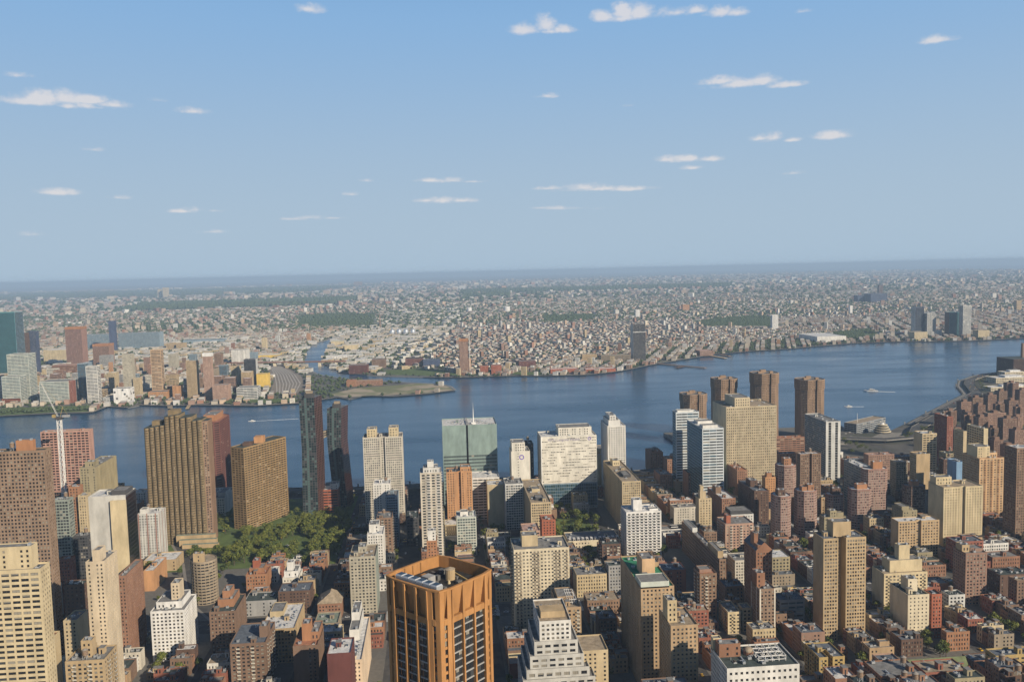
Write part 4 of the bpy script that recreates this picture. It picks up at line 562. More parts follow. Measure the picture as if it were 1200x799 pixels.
    ('apartment_building', 'stepped bright white apartment house with a beige tank house on top', 'stepped bright white house', (722.1, 758.3, 220.0, 247.9), 44.0, 'punch2', 'bright', {'roof': 'grey', 'tank': 0, 'win': 1, 'pent': [(0.1, 0.85, 0.2, 0.95, 6, 'bright'), (0.5, 0.75, 0.35, 0.7, 20, 'palebeige')]}),
    ('apartment_building', 'cream walled little block beside the stepped bright white house', 'little cream block', (760, 772, 263.7, 277.6), 6.4, 'punch2', 'cream', {'roof': 'grey'}),
    ('apartment_tower', 'round grey brown tower wrapped in curved balcony rings', 'round balcony tower', (843.2, 855.2, 226.6, 251.9), 44.0, 'ring', 'greybrown', {'round': 1, 'roof': 'tan', 'tank': 0, 'pent': [(0.2, 0.6, 0.3, 0.7, 9, 'tan')]}),
    ('apartment_building', 'brown brick block with an arched orange roof house, in the lower city', 'brown block with arched roof house', (729.0, 768.8, 179.6, 201.7), 38.0, 'punch', 'brownbrick', {'roof': 'dark', 'pent': [(0.2, 0.8, 0.3, 0.9, 7, 'orangebrick'), (0.35, 0.65, 0.4, 0.8, 13, 'orangebrick')]}),
    ('apartment_building', 'dark brown apartment block with flat grey roof and balcony rows at the bottom edge', 'dark block with balcony rows', (660.5, 700.5, 141.3, 168.6), 38.0, 'apt', 'brownbrick', {'roof': 'slate', 'win': 1, 'pent': [(0.75, 0.98, 0.3, 0.6, 9, 'brownbrick')]}),
    ('apartment_building', 'orange brick house with stepped gable beside the park road', 'orange stepped gable house', (863.6, 889.6, 180.5, 200.9), 22.0, 'punch', 'orangebrick', {'roof': 'brick', 'tank': 0, 'pent': [(0.1, 0.8, 0.3, 0.9, 5, 'orangebrick'), (0.25, 0.55, 0.4, 0.8, 12, 'redorange')]}),
    ('apartment_building', 'white wedding cake house with yellow lower wall at the edge of the park', 'white wedding cake house', (859.7, 885.7, 147.8, 163.9), 18.0, 'punch', 'whitecream', {'roof': 'white', 'tank': 0, 'pent': [(0.05, 0.9, 0.2, 0.9, 6, 'bright'), (0.2, 0.6, 0.35, 0.7, 14, 'bright')]}),
    ('apartment_building', 'beige slab with cluttered white roof in the lower city', 'beige slab with cluttered white roof', (704.6, 759.6, 126.5, 154.4), 30.0, 'dense', 'tan', {'roof': 'white', 'units': 14, 'pent': [(0.1, 0.5, 0.5, 0.9, 5, 'beige')]}),
    ('apartment_building', 'brown block with a round orange stair tower', 'brown block with orange stair tower', (649.9, 685.9, 99.8, 118.6), 38.0, 'few', 'brownbrick', {'roof': 'brick', 'pent': [(0.3, 0.65, 0.3, 0.6, 14, 'orange'), (0.65, 1.0, 0.3, 0.9, 7, 'orangebrick')], 'tank': 0}),
    ('brick_building', 'maroon brick box with bright white roof at the bottom edge', 'maroon box with white roof', (592, 618, 68.0, 84.7), 56.2, 'blank', 'maroon2', {'roof': 'white', 'units': 6, 'tank': 0}),
    ('apartment_building', 'narrow white and peach stepped row leading toward the orange tower', 'white and peach stepped row', (624.1, 704.1, 63.8, 76.3), 36.0, 'few', 'peachwhite', {'roof': 'white', 'pent': [(0.0, 0.6, 0.45, 1.0, 9, 'white'), (0.0, 0.5, 0.7, 1.0, 15, 'white')], 'units': 8, 'tank': 0}),
    ('brick_building', 'brick house with broad hipped tan roof behind the lower city', 'brick house with hipped roof', (794.7, 820.7, 98.2, 120.4), 14.0, 'punch', 'brick', {'roof': 'tan', 'hip': 1, 'tank': 0}),
    ('apartment_building', 'flat greenish roofed low block below the hipped brick house', 'greenish roofed low block', (748.8, 774.8, 96.2, 117.2), 14.0, 'few', 'greybrown', {'roof': 'greygreen', 'units': 3, 'tank': 0}),
    ('brick_building', 'orange walled house with white roof at the foot of the fluted brown tower', 'orange walled white roofed house', (892.6, 934.9, 300.5, 310.8), 22.0, 'blank', 'orangetan', {'roof': 'white', 'units': 4}),
    ('brick_building', 'long low tan building under the terraces of the fluted tower', 'long low tan building', (952.8, 981.8, 296.3, 331.1), 13.0, 'few', 'tan', {'roof': 'white', 'units': 6, 'tank': 0}),
    ('apartment_building', 'grey brown apartment block with roof houses cut by the picture edge', 'edge block with roof houses', (713.8, 725.8, -539.0, -519.2), 30.0, 'few', 'brownbrick', {'roof': 'tan'}),
    ('apartment_building', 'yellow brick corner house cut by the bottom edge below the green gabled church', 'yellow brick corner house', (568.6, 580.6, -430.2, -398.5), 34.0, 'wideapt', 'yellowbrick', {'roof': 'slate', 'tank': 0, 'win': 1}),
    ('brick_building', 'dark red brick warehouse with flat grey roof in front of the church', 'dark red warehouse', (578.9, 594.5, -385.8, -359.3), 22.0, 'punch2', 'redbrick', {'roof': 'slate', 'tank': 0}),
    ('brick_building', 'old rust brick building with pink terraces at the bottom edge', 'old rust building with pink terraces', (582.7, 600.1, -337.0, -321.1), 26.0, 'apt', 'pinkbrick', {'roof': 'slate', 'tank': 0, 'units': 6}),
    ('brick_building', 'ochre brick building with a narrow courtyard at the bottom edge', 'ochre courtyard building', (591.8, 617.0, -295.4, -275.6), 30.0, 'apt', 'yellowbrick', {'roof': 'slate', 'deepnotch': 1, 'tank': 0, 'units': 5}),
    ('brick_building', 'low brown block with two sunlit roof houses below the yellow brown twin tower', 'low block with two roof houses', (626.2, 638.5, -353.4, -333.0), 18.0, 'few', 'tanbrick', {'roof': 'grey', 'pent': [(0.5, 0.9, 0.3, 0.7, 4, 'tanbrick')], 'tank': 0}),
]

HRECT = [h[3] for h in HEROES]; INFO = []
def outline(rect, o):
    x0, x1, y0, y1 = rect; w, d = y1 - y0, x1 - x0
    if o.get('oct'):
        c = min(w, d) * .26; return [(x0, y1 - c), (x0, y0 + c), (x0 + c, y0), (x1 - c, y0), (x1, y0 + c), (x1, y1 - c), (x1 - c, y1), (x0 + c, y1)]
    if o.get('round'):
        cx, cy = (x0 + x1) / 2, (y0 + y1) / 2; r = w / 2; cx = x0 + r; return [(cx + r * math.cos(-math.pi + k * math.pi / 10), cy + r * math.sin(-math.pi + k * math.pi / 10)) for k in range(20)]
    if o.get('notch') or o.get('deepnotch'):
        g = w * (.09 if o.get('deepnotch') else .06); dp = min(d * .5, 14) if o.get('deepnotch') else 2.5; m_ = y0 + w * (.5 if not o.get('deepnotch') else .56)
        return [(x0, y1), (x0, m_ + g), (x0 + dp, m_ + g), (x0 + dp, m_ - g), (x0, m_ - g), (x0, y0), (x1, y0), (x1, y1)]
    return [(x0, y1), (x0, y0), (x1, y0), (x1, y1)]
def ring_emblem(parent, loc, r_, col):
    q = Quads(); n_ = 20
    for k in range(n_):
        a, b = 2 * math.pi * k / n_, 2 * math.pi * (k + 1) / n_
        q.add([[(0, r_ * math.cos(a), r_ * math.sin(a)), (0, r_ * math.cos(b), r_ * math.sin(b)), (0, .62 * r_ * math.cos(b), .62 * r_ * math.sin(b)), (0, .62 * r_ * math.cos(a), .62 * r_ * math.sin(a))]])
    put('emblem', q.mesh('emblem', [mat('sign_purple', col, .5, 0)]), parent, loc)
def build_hero(h, k):
    kind, label, nick, rect, H, st, col, o = h
    x0, x1, y0, y1 = rect; ox, oy = (x0 + x1) / 2, (y0 + y1) / 2; org = (ox, oy, 0); w, d = y1 - y0, x1 - x0
    r = random.Random(k * 7 + 1); cat = {'apartment_tower': 'tower', 'office_tower': 'tower', 'hospital_tower': 'tower', 'laboratory_tower': 'tower', 'unfinished_tower': 'tower', 'clock_tower': 'tower', 'factory_chimney': 'chimney'}.get(kind, kind.replace('_', ' ') if kind in ('warehouse', 'school', 'church') else 'building')
    root = tag(empty(kind, org), label, cat); far = x0 > 2000
    side = o.get('side') or ('few' if st in ('wide', 'boxes', 'slab') else st)
    pts = outline(rect, o); panes = [] if o.get('win') else None
    mats = [wall(col), *glass_set(col, ST.get(st, {}) and (ST.get(st) or {}).get('gm')), wall(second(col))]
    q = Quads(); zb = 0
    if o.get('darkbase'):
        zb = H * o['darkbase']; walls(q, inset(pts, 1.0), 0, zb, 'blackglass', 'blackglass')
    # a grey or glazed flank beside a plain front gets its own mesh and material
    sidemats = None
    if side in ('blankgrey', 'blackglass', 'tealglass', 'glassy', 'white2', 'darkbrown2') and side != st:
        q2 = Quads(); n = len(pts)
        for i in range(n):
            a, b = pts[i], pts[(i + 1) % n]; ex, ey = b[0] - a[0], b[1] - a[1]; L = math.hypot(ex, ey); nx = ey / L; ny = -ex / L
            facing = -(nx * (a[0] + b[0]) / 2 + ny * (a[1] + b[1]) / 2) > 0
            if not facing: q.add([[(*a, zb), (*b, zb), (*b, H), (*a, H)]], 0)
            elif nx < -.6: facade(q, a, b, zb, H, st, panes, k + i)
            else: facade(q2, a, b, zb, H, side if side != 'blankgrey' else 'blank', None, k + i)
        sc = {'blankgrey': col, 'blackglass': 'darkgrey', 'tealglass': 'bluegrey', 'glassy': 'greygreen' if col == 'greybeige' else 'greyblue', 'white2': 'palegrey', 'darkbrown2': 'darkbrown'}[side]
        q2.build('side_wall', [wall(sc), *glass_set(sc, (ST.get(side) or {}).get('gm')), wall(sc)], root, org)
    else: walls(q, pts, zb, H, st, side if side != 'blankgrey' else 'blank', panes, k)
    if nick == 'blank white tower': wq = Quads(); wq.box(x0 - 2.5, x0 - .02, y0 - .3, y0 + w * .40, 0, H - 4, 0); wq.build('front_wing', [wall('cream')], root, org)
    if o.get('hip') or o.get('gable') or o.get('gableroof'):
        e = 0.4; X0, X1, Y0, Y1 = x0 - e, x1 + e, y0 - e, y1 + e; rq = Quads(); rh = w * (.5 if o.get('gableroof') else .35); ym = (y0 + y1) / 2; ins = d * .3 if o.get('hip') else 0
        rq.add([[(X0, Y0, H), (X1, Y0, H), (X1 - ins, ym, H + rh), (X0 + ins, ym, H + rh)], [(X1, Y1, H), (X0, Y1, H), (X0 + ins, ym, H + rh), (X1 - ins, ym, H + rh)]], 0)
        for X, xi in ((X0, X0 + ins), (X1, X1 - ins)): rq.ngon([(X, Y1, H), (X, Y0, H), (xi, ym, H + rh)][::1 if X == X0 else -1], 0 if ins else 1)
        rq.build('roof', [roofm(o.get('roof', 'grey')), wall(col)], root, org); zr = H
    else:
        ins = parapet(q, pts, H, 0, 0); zr = H - 1.05
        rq = Quads(); rq.ngon([(*p, zr) for p in ins], 0); rq.build('roof', [roofm(o.get('roof', 'grey'))], root, org)
    q.build('wall', mats, root, org)
    if panes: place_windows(root, panes, org)
    taken = []
    for (a0, a1, b0, b1, ph, pc) in [tuple(p) if len(p) == 6 else (*p, col) for p in o.get('pent', [])]:
        # a: along the front from the picture's left; b: depth
        Y0, Y1 = y1 - a1 * w, y1 - a0 * w; X0, X1 = x0 + b0 * d, x0 + b1 * d; pq = Quads()
        big = (Y1 - Y0) > 6 and ph > 5
        pp = [(X0, Y1), (X0, Y0), (X1, Y0), (X1, Y1)]; walls(pq, pp, zr + .01, zr + ph, 'few' if big and pc not in ('orange', 'sand') and r.random() < .6 else 'blank', 'blank', None, k)
        pi = parapet(pq, pp, zr + ph, 0, 0, .6, .3); pq.ngon([(*p, zr + ph - .58) for p in pi], 5)
        if big: pq.box(X0 + 1.2, X0 + 3.4, Y0 + 1.2, Y0 + 2.8, zr + ph - .57, zr + ph + 1.2, 6); pq.box(X0 + (X1 - X0) * .5, X0 + (X1 - X0) * .5 + 1.6, Y1 - 3.2, Y1 - 1.4, zr + ph - .57, zr + ph + .9, 6)
        pq.build('penthouse', [wall(pc), G_DARK, G_MID, G_BLIND, wall(pc), roofm('grey'), METAL], root, org)
        taken.append(((X0 + X1) / 2 - ox, (Y0 + Y1) / 2 - oy, (X1 - X0) / 2, (Y1 - Y0) / 2))
    if not far or H > 60:
        m_ = 1.2 if not o.get('oct') and not o.get('round') else w * .2
        clutter(root, x0 - ox + m_, x1 - ox - m_, y0 - oy + m_, y1 - oy - m_, zr, col, r, units=o.get('units', 2 if far else 4), tank=False if o.get('tank') == 0 else None, bulk=1 if w * d > 350 and not far else 0, taken=taken)
    if o.get('bigtank'): put('water_tank', POOL['tank'], root, (x0 + 8 - ox, y1 - 4 - oy, zr + 13), (1, 1, 1))
    if o.get('mast'):
        mq = Quads(); yy = y0 + w * .42; mq.cone(x0 + 12, yy, .9, zr, zr + 20, 8, 0, .35); mq.cone(x0 + 12, yy, .35, zr + 20, zr + 30, 6, 0); mq.box(x0 + 9, x0 + 15, yy - 3, yy + 3, zr, zr + 2.5, 0); mq.build('mast', [wall('bright')], root, org)
        pq = Quads(); pq.box(x0 + 1, x1 - 1, y1 - w * .48, y1 - w * .44, zr, zr + 1.4, 0)
        for i in range(14): pq.box(x0 + 2 + (i % 7) * 4, x0 + 4.5 + (i % 7) * 4, y0 + 3 + i * 4.2, y0 + 5.4 + i * 4.2, zr, zr + r.uniform(.8, 2.2), 0)
        pq.build('roof_plant', [wall('grey')], root, org)
        cq = Quads(); cq.box(x0 - .5, x0 - .02, y0 + w * .53, y0 + w * .56, 0, H, 0); cq.build('glass_seam', [G_BLACK], root, org)
        sq = Quads(); sq.box(x0 + 3, x0 + 8, y1 + .02, y1 + .25, H - 26, H - 10, 0); sq.build('banner', [mat('banner_red', (.30, .05, .05), .7, 0)], root, org)
    if st == 'logo': ring_emblem(root, (x0 - .08 - ox, y0 + w * .45 - oy, H - 8), 3.3, (.16, .10, .40))
    if o.get('bluebase'):
        ring_emblem(root, (x0 - .08 - ox, y0 + w * .13 - oy, H - 4.6), 2.3, (.16, .10, .40))
        cu = bpy.data.curves.new('sign_lettering', 'FONT'); cu.body = 'NYU Langone Health'; cu.size = 5.0; cu.extrude = .06; cu.align_x = 'CENTER'; cu.materials.append(mat('sign_grey', (.22, .19, .30), .6, 0))
        tmp = bpy.data.objects.new('lettering', cu); me_ = bpy.data.meshes.new_from_object(tmp); bpy.data.objects.remove(tmp); t_ = bpy.data.objects.new('sign_lettering', me_); COL.objects.link(t_); t_.parent = root; t_.location = (x0 - .12 - ox, oy + w * .09 - oy, H - 6.4); t_.rotation_euler = (R(90), 0, R(-90))
        vq = Quads(); vq.box(x0 - .5, x0 - .03, y1 - .9, y1 + .4, 0, H, 0); vq.build('corner_fin', [wall('bright')], root, org)
        gq = Quads(); facade(gq, (x0 - .6, y1 - 2), (x0 - .6, y0), 4, H * .36, 'curtain', None, 3); gq.build('glass_base', [wall('bluegrey'), G_TEAL, G_BLUE, G_BLIND, wall('bluegrey')], root, org)
    if o.get('dome') or o.get('dometank'):
        dq = Quads(); rr = min(w, d) * (.22 if o.get('dome') else .10); cx, cy = (x0 + d * .45, y0 + w * .5) if o.get('dome') else (x0 + d * .62, y0 + w * .55)
        dq.cone(cx, cy, rr, zr, zr + rr * .8, 16, 0, rr)
        for i in range(4):
            a, b = i * math.pi / 8, (i + 1) * math.pi / 8; z_ = zr + rr * .8; R0, R1 = rr * 1.05 * math.cos(a), rr * 1.05 * math.cos(b)
            dq.cone(cx, cy, R0, z_ + rr * .75 * math.sin(a), z_ + rr * .75 * math.sin(b), 16, 1, max(R1, .02))
        dq.build('dome', [wall('brick' if o.get('dome') else 'rust'), roofm('grey' if o.get('dome') else 'tan')], root, org)
    if o.get('frames'):
        fq = Quads(); X0, X1, Y0, Y1 = x0 + d * .25, x0 + d * .8, y0 + w * .12, y0 + w * .5
        for zz in (zr + 1.2, zr + 3.6):
            for yy in np.linspace(Y0, Y1, 5): fq.beam((X0, yy, zz), (X1, yy, zz), .35)
            for xx in np.linspace(X0, X1, 4): fq.beam((xx, Y0, zz), (xx, Y1, zz), .35)
        for xx in np.linspace(X0, X1, 4):
            for yy in np.linspace(Y0, Y1, 5): fq.beam((xx, yy, zr), (xx, yy, zr + 3.6), .3)
        fq.build('roof_frame', [wall('bright')], root, org)
    if o.get('dormers'):
        for i in range(12):
            y_ = y0 + w * (i + .5) / 12; dq = Quads(); dq.box(x0 + 3, x0 + 8, y_ - 1.1, y_ + 1.1, zr, zr + 2.4, 0); dq.box(x0 + 2.7, x0 + 8.2, y_ - 1.3, y_ + 1.3, zr + 2.4, zr + 2.7, 1); dq.box(x0 + 2.9, x0 + 2.99, y_ - .7, y_ + .7, zr + .5, zr + 2.0, 2); dq.build('dormer', [wall('white'), roofm('white'), G_DARK], root, org)
    if o.get('redend'):
        dq = Quads(); pp = [(x0 - 2, y0 + w * .36), (x0 - 2, y0), (x0 + 8, y0), (x0 + 8, y0 + w * .36)]; walls(dq, pp, 0, H * .62, 'band', 'band'); dq.ngon([(*p, H * .62) for p in pp], 0); dq.build('entrance_block', [wall('maroon2'), G_DARK, G_MID, G_BLIND, wall('maroon2')], root, org)
    if o.get('crown'):
        dq = Quads(); pp = [(x0 - .5, y1 + .5), (x0 - .5, y0 - .5), (x1 + .5, y0 - .5), (x1 + .5, y1 + .5)]; dq.prism(pp, H - 6, H + 3, 0); dq.build('crown', [wall('orange' if o['crown'] == 'orange' else 'bright')], root, org)
    if o.get('belt'): dq = Quads(); dq.prism([(x0 - .4, y1 + .4), (x0 - .4, y0 - .4), (x1 + .4, y0 - .4), (x1 + .4, y1 + .4)], H * .78, H * .80, 0); dq.build('belt_course', [wall('palegrey')], root, org)
    if o.get('crane'):
        dq = Quads(); dq.beam((x0 - 3, y0 - 3, 0), (x0 - 3, y0 - 3, H + 18), 2.0); dq.beam((x0 - 3, y0 - 3, H + 14), (x0 - 16, y0 + 20, H + 20), 1.2); dq.build('hoist', [wall('palegrey')], root, org)
    return root
def register(root, nick, rect, H):
    p = [project(x, y, z) for x in rect[:2] for y in rect[2:] for z in (0.0, H)]; INFO.append((root, nick, sum(a for a, _ in p) / 8, (project(rect[0], (rect[2] + rect[3]) / 2, H * .5))[1], rect, H))
for k, h in enumerate(HEROES): register(build_hero(h, k), h[2], h[3], h[4])
# white terraced ziggurat: (front x, y north, y south, height) of each stage, from the top down
ZIG = [(569.3, -64.1, -86.1, 80.0), (566.3, -59.9, -90.2, 67.0), (563.3, -56.4, -93.7, 58.2), (560.3, -53.5, -97.1, 50.1), (557.3, -50.7, -100.6, 44.5)]
def ziggurat():
    org = (600, -76, 0); root = tag(empty('apartment_building', org), 'white ziggurat of terraces with a blank topped block, cut by the bottom edge', 'building'); panes = []
    for k, (x, ya, yb, z) in enumerate(ZIG):
        ya, yb = max(ya, yb), min(ya, yb); zb = ZIG[k + 1][3] - 1 if k < len(ZIG) - 1 else 0; q = Quads(); pp = [(x, ya), (x, yb), (x + 40, yb), (x + 40, ya)]; nx_ = x - 8
        q = Quads(); walls(q, pp, zb, z, 'wideapt' if k else 'punch2', 'wideapt', panes, k); ins = parapet(q, pp, z, 0, 0); q.ngon([(*p, z - 1.05 + .0) for p in ins], 5)
        q.build('terrace_block', [wall('white' if k < 1 else 'whitegrey'), G_DARK, G_MID, G_BLIND, wall('white'), roofm('grey' if k else 'tan')], root, org)
    place_windows(root, panes, org); x, ya, yb, z = ZIG[0]
    q = Quads(); pp = [(x + 8, ya - 2), (x + 8, yb + 3), (x + 20, yb + 3), (x + 20, ya - 2)]; q.prism(pp, z - 1, z + 3.5, 0); q.build('penthouse', [wall('tan')], root, org)
    q = Quads(); X = ZIG[2][0] + 6; pp = [(X, -90), (X, -112), (X + 26, -112), (X + 26, -90)]; walls(q, pp, 0, 57, 'few', 'few'); ins = parapet(q, pp, 57, 0, 0); q.ngon([(*p, 56) for p in ins], 5); q.build('side_wing', [wall('sand'), G_DARK, G_MID, G_BLIND, wall('sand'), roofm('tan')], root, org)
    clutter(root, x + 2 - org[0], x + 30 - org[0], yb + 1 - org[1], ya - 1 - org[1], z - 1.05, 'white', random.Random(3), units=6, tank=False, bulk=0, taken=[(x + 14 - org[0], (ya + yb) / 2 - org[1], 7, 9)])
    register(root, 'white ziggurat', (557, 600, -112, -45), 80); HRECT.append((548, 612, -118, -40))
ziggurat()
# the orange brick tower: a square turned on its corner, deep window bays and a flared windowless crown
def orange_tower():
    cx, cy, H = 423.5, 3.0, 171.0; org = (cx, cy, 0); root = tag(empty('office_tower', org), 'big orange brick tower turned on its corner, with grey cooling units along its roof edge', 'tower')
    a, b, c = 20.0, 12.2, 18.6; A45 = R(45)
    def T(u, v): return (cx + u * math.cos(A45) - v * math.sin(A45), cy + u * math.sin(A45) + v * math.cos(A45))
    ring = []
    for k in range(4):
        an = k * math.pi / 2
        for u, v in ((a, -b), (a, b), (c, c)): ring.append((u * math.cos(an) - v * math.sin(an), u * math.sin(an) + v * math.cos(an)))
    pts = [T(u, v) for u, v in ring]; ins_top = [T(u * 1.0, v * 1.0) for u, v in ring]
    zc = H - 15; OR = wall('towerorange'); panes = []
    body = Quads(); body.prism([T(u * .93, v * .93) for u, v in ring], 0, zc, 1, cap=False)
    body.build('glass_core', [OR, G_BLACK], root, org)
    fl = 4.1
    for k in range(12):
        p, q_ = Vector(pts[k]), Vector(pts[(k + 1) % 12]); L = (q_ - p).length; u = (q_ - p) / L; n_ = Vector((u.y, -u.x)); main = L > 15; nb = 3 if main else 1
        mid = (p + q_) / 2
        if -(n_.x * mid.x + n_.y * mid.y) <= 0:
            w_ = Quads(); w_.add([[(*p, 0), (*q_, 0), (*q_, H), (*p, H)]], 0); w_.build('wall', [OR], root, org); continue
        w_ = Quads()
        def box(s0, s1, d0, d1, z0, z1, m=0, dt=None):     # s along the wall, d outwards; dt: outward distance at the top
            dt = dt or (d0, d1); P = lambda s, d, z: (p.x + u.x * s + n_.x * d, p.y + u.y * s + n_.y * d, z)
            A = [P(s0, d0, z0), P(s1, d0, z0), P(s1, d1, z0), P(s0, d1, z0)]; B = [P(s0, dt[0], z1), P(s1, dt[0], z1), P(s1, dt[1], z1), P(s0, dt[1], z1)]
            for i in range(4): w_.add([[A[i], A[(i + 1) % 4], B[(i + 1) % 4], B[i]]], m)
            w_.add([B, A[::-1]], m)
        pw = .95 if main else 2.4; bayw = (L - 2 * pw * .5) / nb
        for j in range(nb + 1):                            # piers, shaft then tapering crown
            s = L * j / nb; s0, s1 = (max(0, s - pw / 2), min(L, s + pw / 2)) if 0 < j < nb else ((0, pw) if j == 0 else (L - pw, L))
            box(s0, s1, -1.4, .55 if main else .1, 0, zc, 0); box(s0 - (.25 if 0 < j < nb else 0), s1 + (.25 if 0 < j < nb else 0), -2.6, .75 if main else .2, zc, H - .8, 0, (-1.6, .95 if main else .35))
        for j in range(nb):
            s0 = L * j / nb + pw / 2 if j else pw; s1 = L * (j + 1) / nb - pw / 2 if j < nb - 1 else L - pw
            # crown panel leaning outward, with a wedge on its shaded side
            P = lambda s, d, z: (p.x + u.x * s + n_.x * d, p.y + u.y * s + n_.y * d, z)
            w_.add([[P(s0, -2.2, zc), P(s1, -2.2, zc), P(s1, .55, H - .8), P(s0, -1.3, H - .8)]], 0)
            box(s0, s1, -1.4, .25, zc - 2.6, zc + .4, 0)
            for zz in (zc + 4, zc + 7.6, zc + 11.2):  # dark panel joints that also stand in for shadow lines on the crown
                t_ = (zz - zc) / (H - .8 - zc); w_.add([[P(s0, -2.2 + .9 * t_ + .03, zz), P(s1, -2.2 + 2.75 * t_ + .03, zz), P(s1, -2.2 + 2.75 * t_ + .08, zz + .16), P(s0, -2.2 + .9 * t_ + .05, zz + .16)]], 1)
            z = zc - 2.6
            while z > 4:
                z2 = z - fl; 
                if main:
                    box(s0, s1, -1.35, -.75, z2, z2 + .62, 2)
                    for e in range(3):
                        sa = s0 + (s1 - s0) * e / 3 + .06; sb = s0 + (s1 - s0) * (e + 1) / 3 - .06
                        panes.append((P((sa + sb) / 2, -1.12, (z + z2 + .62) / 2), (u.x, u.y), sb - sa, z - z2 - .7, rng.choice((1, 1, 1, 1, 1, 2))))
                else:
                    box(s0, s1, -1.3, -.45, z2, z2 + 1.3, 0)
                    panes.append((P((s0 + s1) / 2, -1.12, (z + z2 + 1.3) / 2), (u.x, u.y), s1 - s0 - .1, z - z2 - 1.35, rng.choice((1, 1, 1, 1, 3))))
                z = z2
        w_.build('wall', [OR, G_BLACK, wall('grey')], root, org)
    place_windows(root, panes, org)
    q = Quads(); P_in = [T(u * .955, v * .955) for u, v in ring]; P_out = [T(u * 1.02, v * 1.02) for u, v in ring]
    for k in range(12):
        k2 = (k + 1) % 12; q.add([[(*P_out[k], H), (*P_out[k2], H), (*P_in[k2], H), (*P_in[k], H)], [(*P_in[k2], H - 6), (*P_in[k], H - 6), (*P_in[k], H), (*P_in[k2], H)], [(*P_out[k], H - .9), (*P_out[k2], H - .9), (*P_out[k2], H), (*P_out[k], H)]], 0)
        if k % 3 == 0:
            for f in (.25, .5, .75):
                a_, b_ = Vector(P_in[k]).lerp(Vector(P_in[k2]), f - .012), Vector(P_in[k]).lerp(Vector(P_in[k2]), f + .012); m_ = (Vector(T(0, 0)) - a_).normalized() * .5
                q.add([[(*(a_ + m_), H - 6), (*(b_ + m_), H - 6), (*(b_ + m_), H - .3), (*(a_ + m_), H - .3)]], 0)
    q.build('parapet', [OR], root, org)
    q = Quads(); q.ngon([(*p, H - 6) for p in P_in], 0); q.build('roof', [roofm('pitch')], root, org)
    loc = lambda u, v, z: (T(u, v)[0] - cx, T(u, v)[1] - cy, z)
    cq = Quads(); cq.box(-2.0, 2.0, -1.9, 1.9, 0, 3.2, 0); cq.add([[(-2.0, -1.9, 3.2), (2.0, -1.9, 3.2), (1.6, -1.5, 3.9), (-1.6, -1.5, 3.9)], [(2.0, -1.9, 3.2), (2.0, 1.9, 3.2), (1.6, 1.5, 3.9), (1.6, -1.5, 3.9)], [(2.0, 1.9, 3.2), (-2.0, 1.9, 3.2), (-1.6, 1.5, 3.9), (1.6, 1.5, 3.9)], [(-2.0, 1.9, 3.2), (-2.0, -1.9, 3.2), (-1.6, -1.5, 3.9), (-1.6, 1.5, 3.9)]], 0); cq.add([[(-1.6, -1.5, 3.9), (1.6, -1.5, 3.9), (1.6, 1.5, 3.9), (-1.6, 1.5, 3.9)]], 1)
    for z_ in (.5, 1.0, 1.5, 2.0, 2.5): cq.box(-2.04, 2.04, -1.94, 1.94, z_, z_ + .15, 2)
    cm = cq.mesh('cooling_unit', [METAL, G_DARK, STEEL])
    for k in range(6): put('cooling_unit', cm, root, loc(-13.6 + k * 4.9, 15.4, H - 2.4), (1.12, 1.12, 1.0), A45)
    q = Quads(); q.prism([T(x, y) for x, y in ((-16, 17.4), (-16, 13), (13.5, 13), (13.5, 17.4))], H - 6, H - 2.5, 0); q.build('unit_platform', [wall('grey')], root, org)
    q = Quads(); c_ = T(0, -8); n8 = [(c_[0] + 2.6 * math.cos(i * math.pi / 8), c_[1] + 2.6 * math.sin(i * math.pi / 8)) for i in range(16)]; q.prism(n8, H - 6, H - .6, 0); q.cone(*c_, 2.8, H - .6, H + .5, 16, 1); q.build('water_tank', [wall('tan'), roofm('tan')], root, org)
    q = Quads(); q.prism([T(x, y) for x, y in ((-1, 8.5), (-1, 3.5), (4, 3.5), (4, 8.5))], H - 6, H - .4, 0); q.build('stair_house', [wall('grey')], root, org)
    q = Quads(); q.prism([T(x, y) for x, y in ((6, 4.5), (6, 1.5), (9, 1.5), (9, 4.5))], H - 6, H - 2, 0); q.build('vent_house', [OR], root, org)
    q = Quads(); q.beam((*T(-11, -9), H - 4.4), (*T(2, -13), H - 4.4), .7); q.beam((*T(-11, -9), H - 6), (*T(-11, -9), H - 4.4), .4); q.beam((*T(2, -13), H - 6), (*T(2, -13), H - 4.4), .4); q.build('gantry_beam', [wall('yellowbrick')], root, org)
    q = Quads(); c_ = T(-4, -3); q.cone(*c_, .9, H - 6, H - 4.2, 10, 0, .5); q.build('vent_cowl', [wall('cream')], root, org)
    q = Quads()
    for x, y, w_, d_, h_ in ((8, 9, 3, 2, 2.2), (13, 4, 2, 3, 1.5), (5, 12, 2, 2, 2.8), (-6, 4, 5, 2, 1.2), (4, -3, 2, 2, 2.6), (-8, -6, 2, 3, 1.6), (12, -8, 3, 1.5, 1.2), (0, 3, 1.2, 4, 1.9), (11, -2, 2, 4, 1.8), (2, 12, 4, 1.5, 1.6), (9, -11, 3, 3, 2.4), (-2, -10, 3, 1.5, 1.4)): q.prism([T(x + i * w_ / 2, y + j * d_ / 2) for i, j in ((-1, 1), (-1, -1), (1, -1), (1, 1))], H - 6, H - 6 + h_, 0)
    q.build('roof_plant', [mat('roof_plant_paint', (.12, .12, .12), .7, .2, .5)], root, org)
    register(root, 'big orange tower', (400, 447, -22, 28), H); HRECT.append((395, 452, -26, 32))
orange_tower()
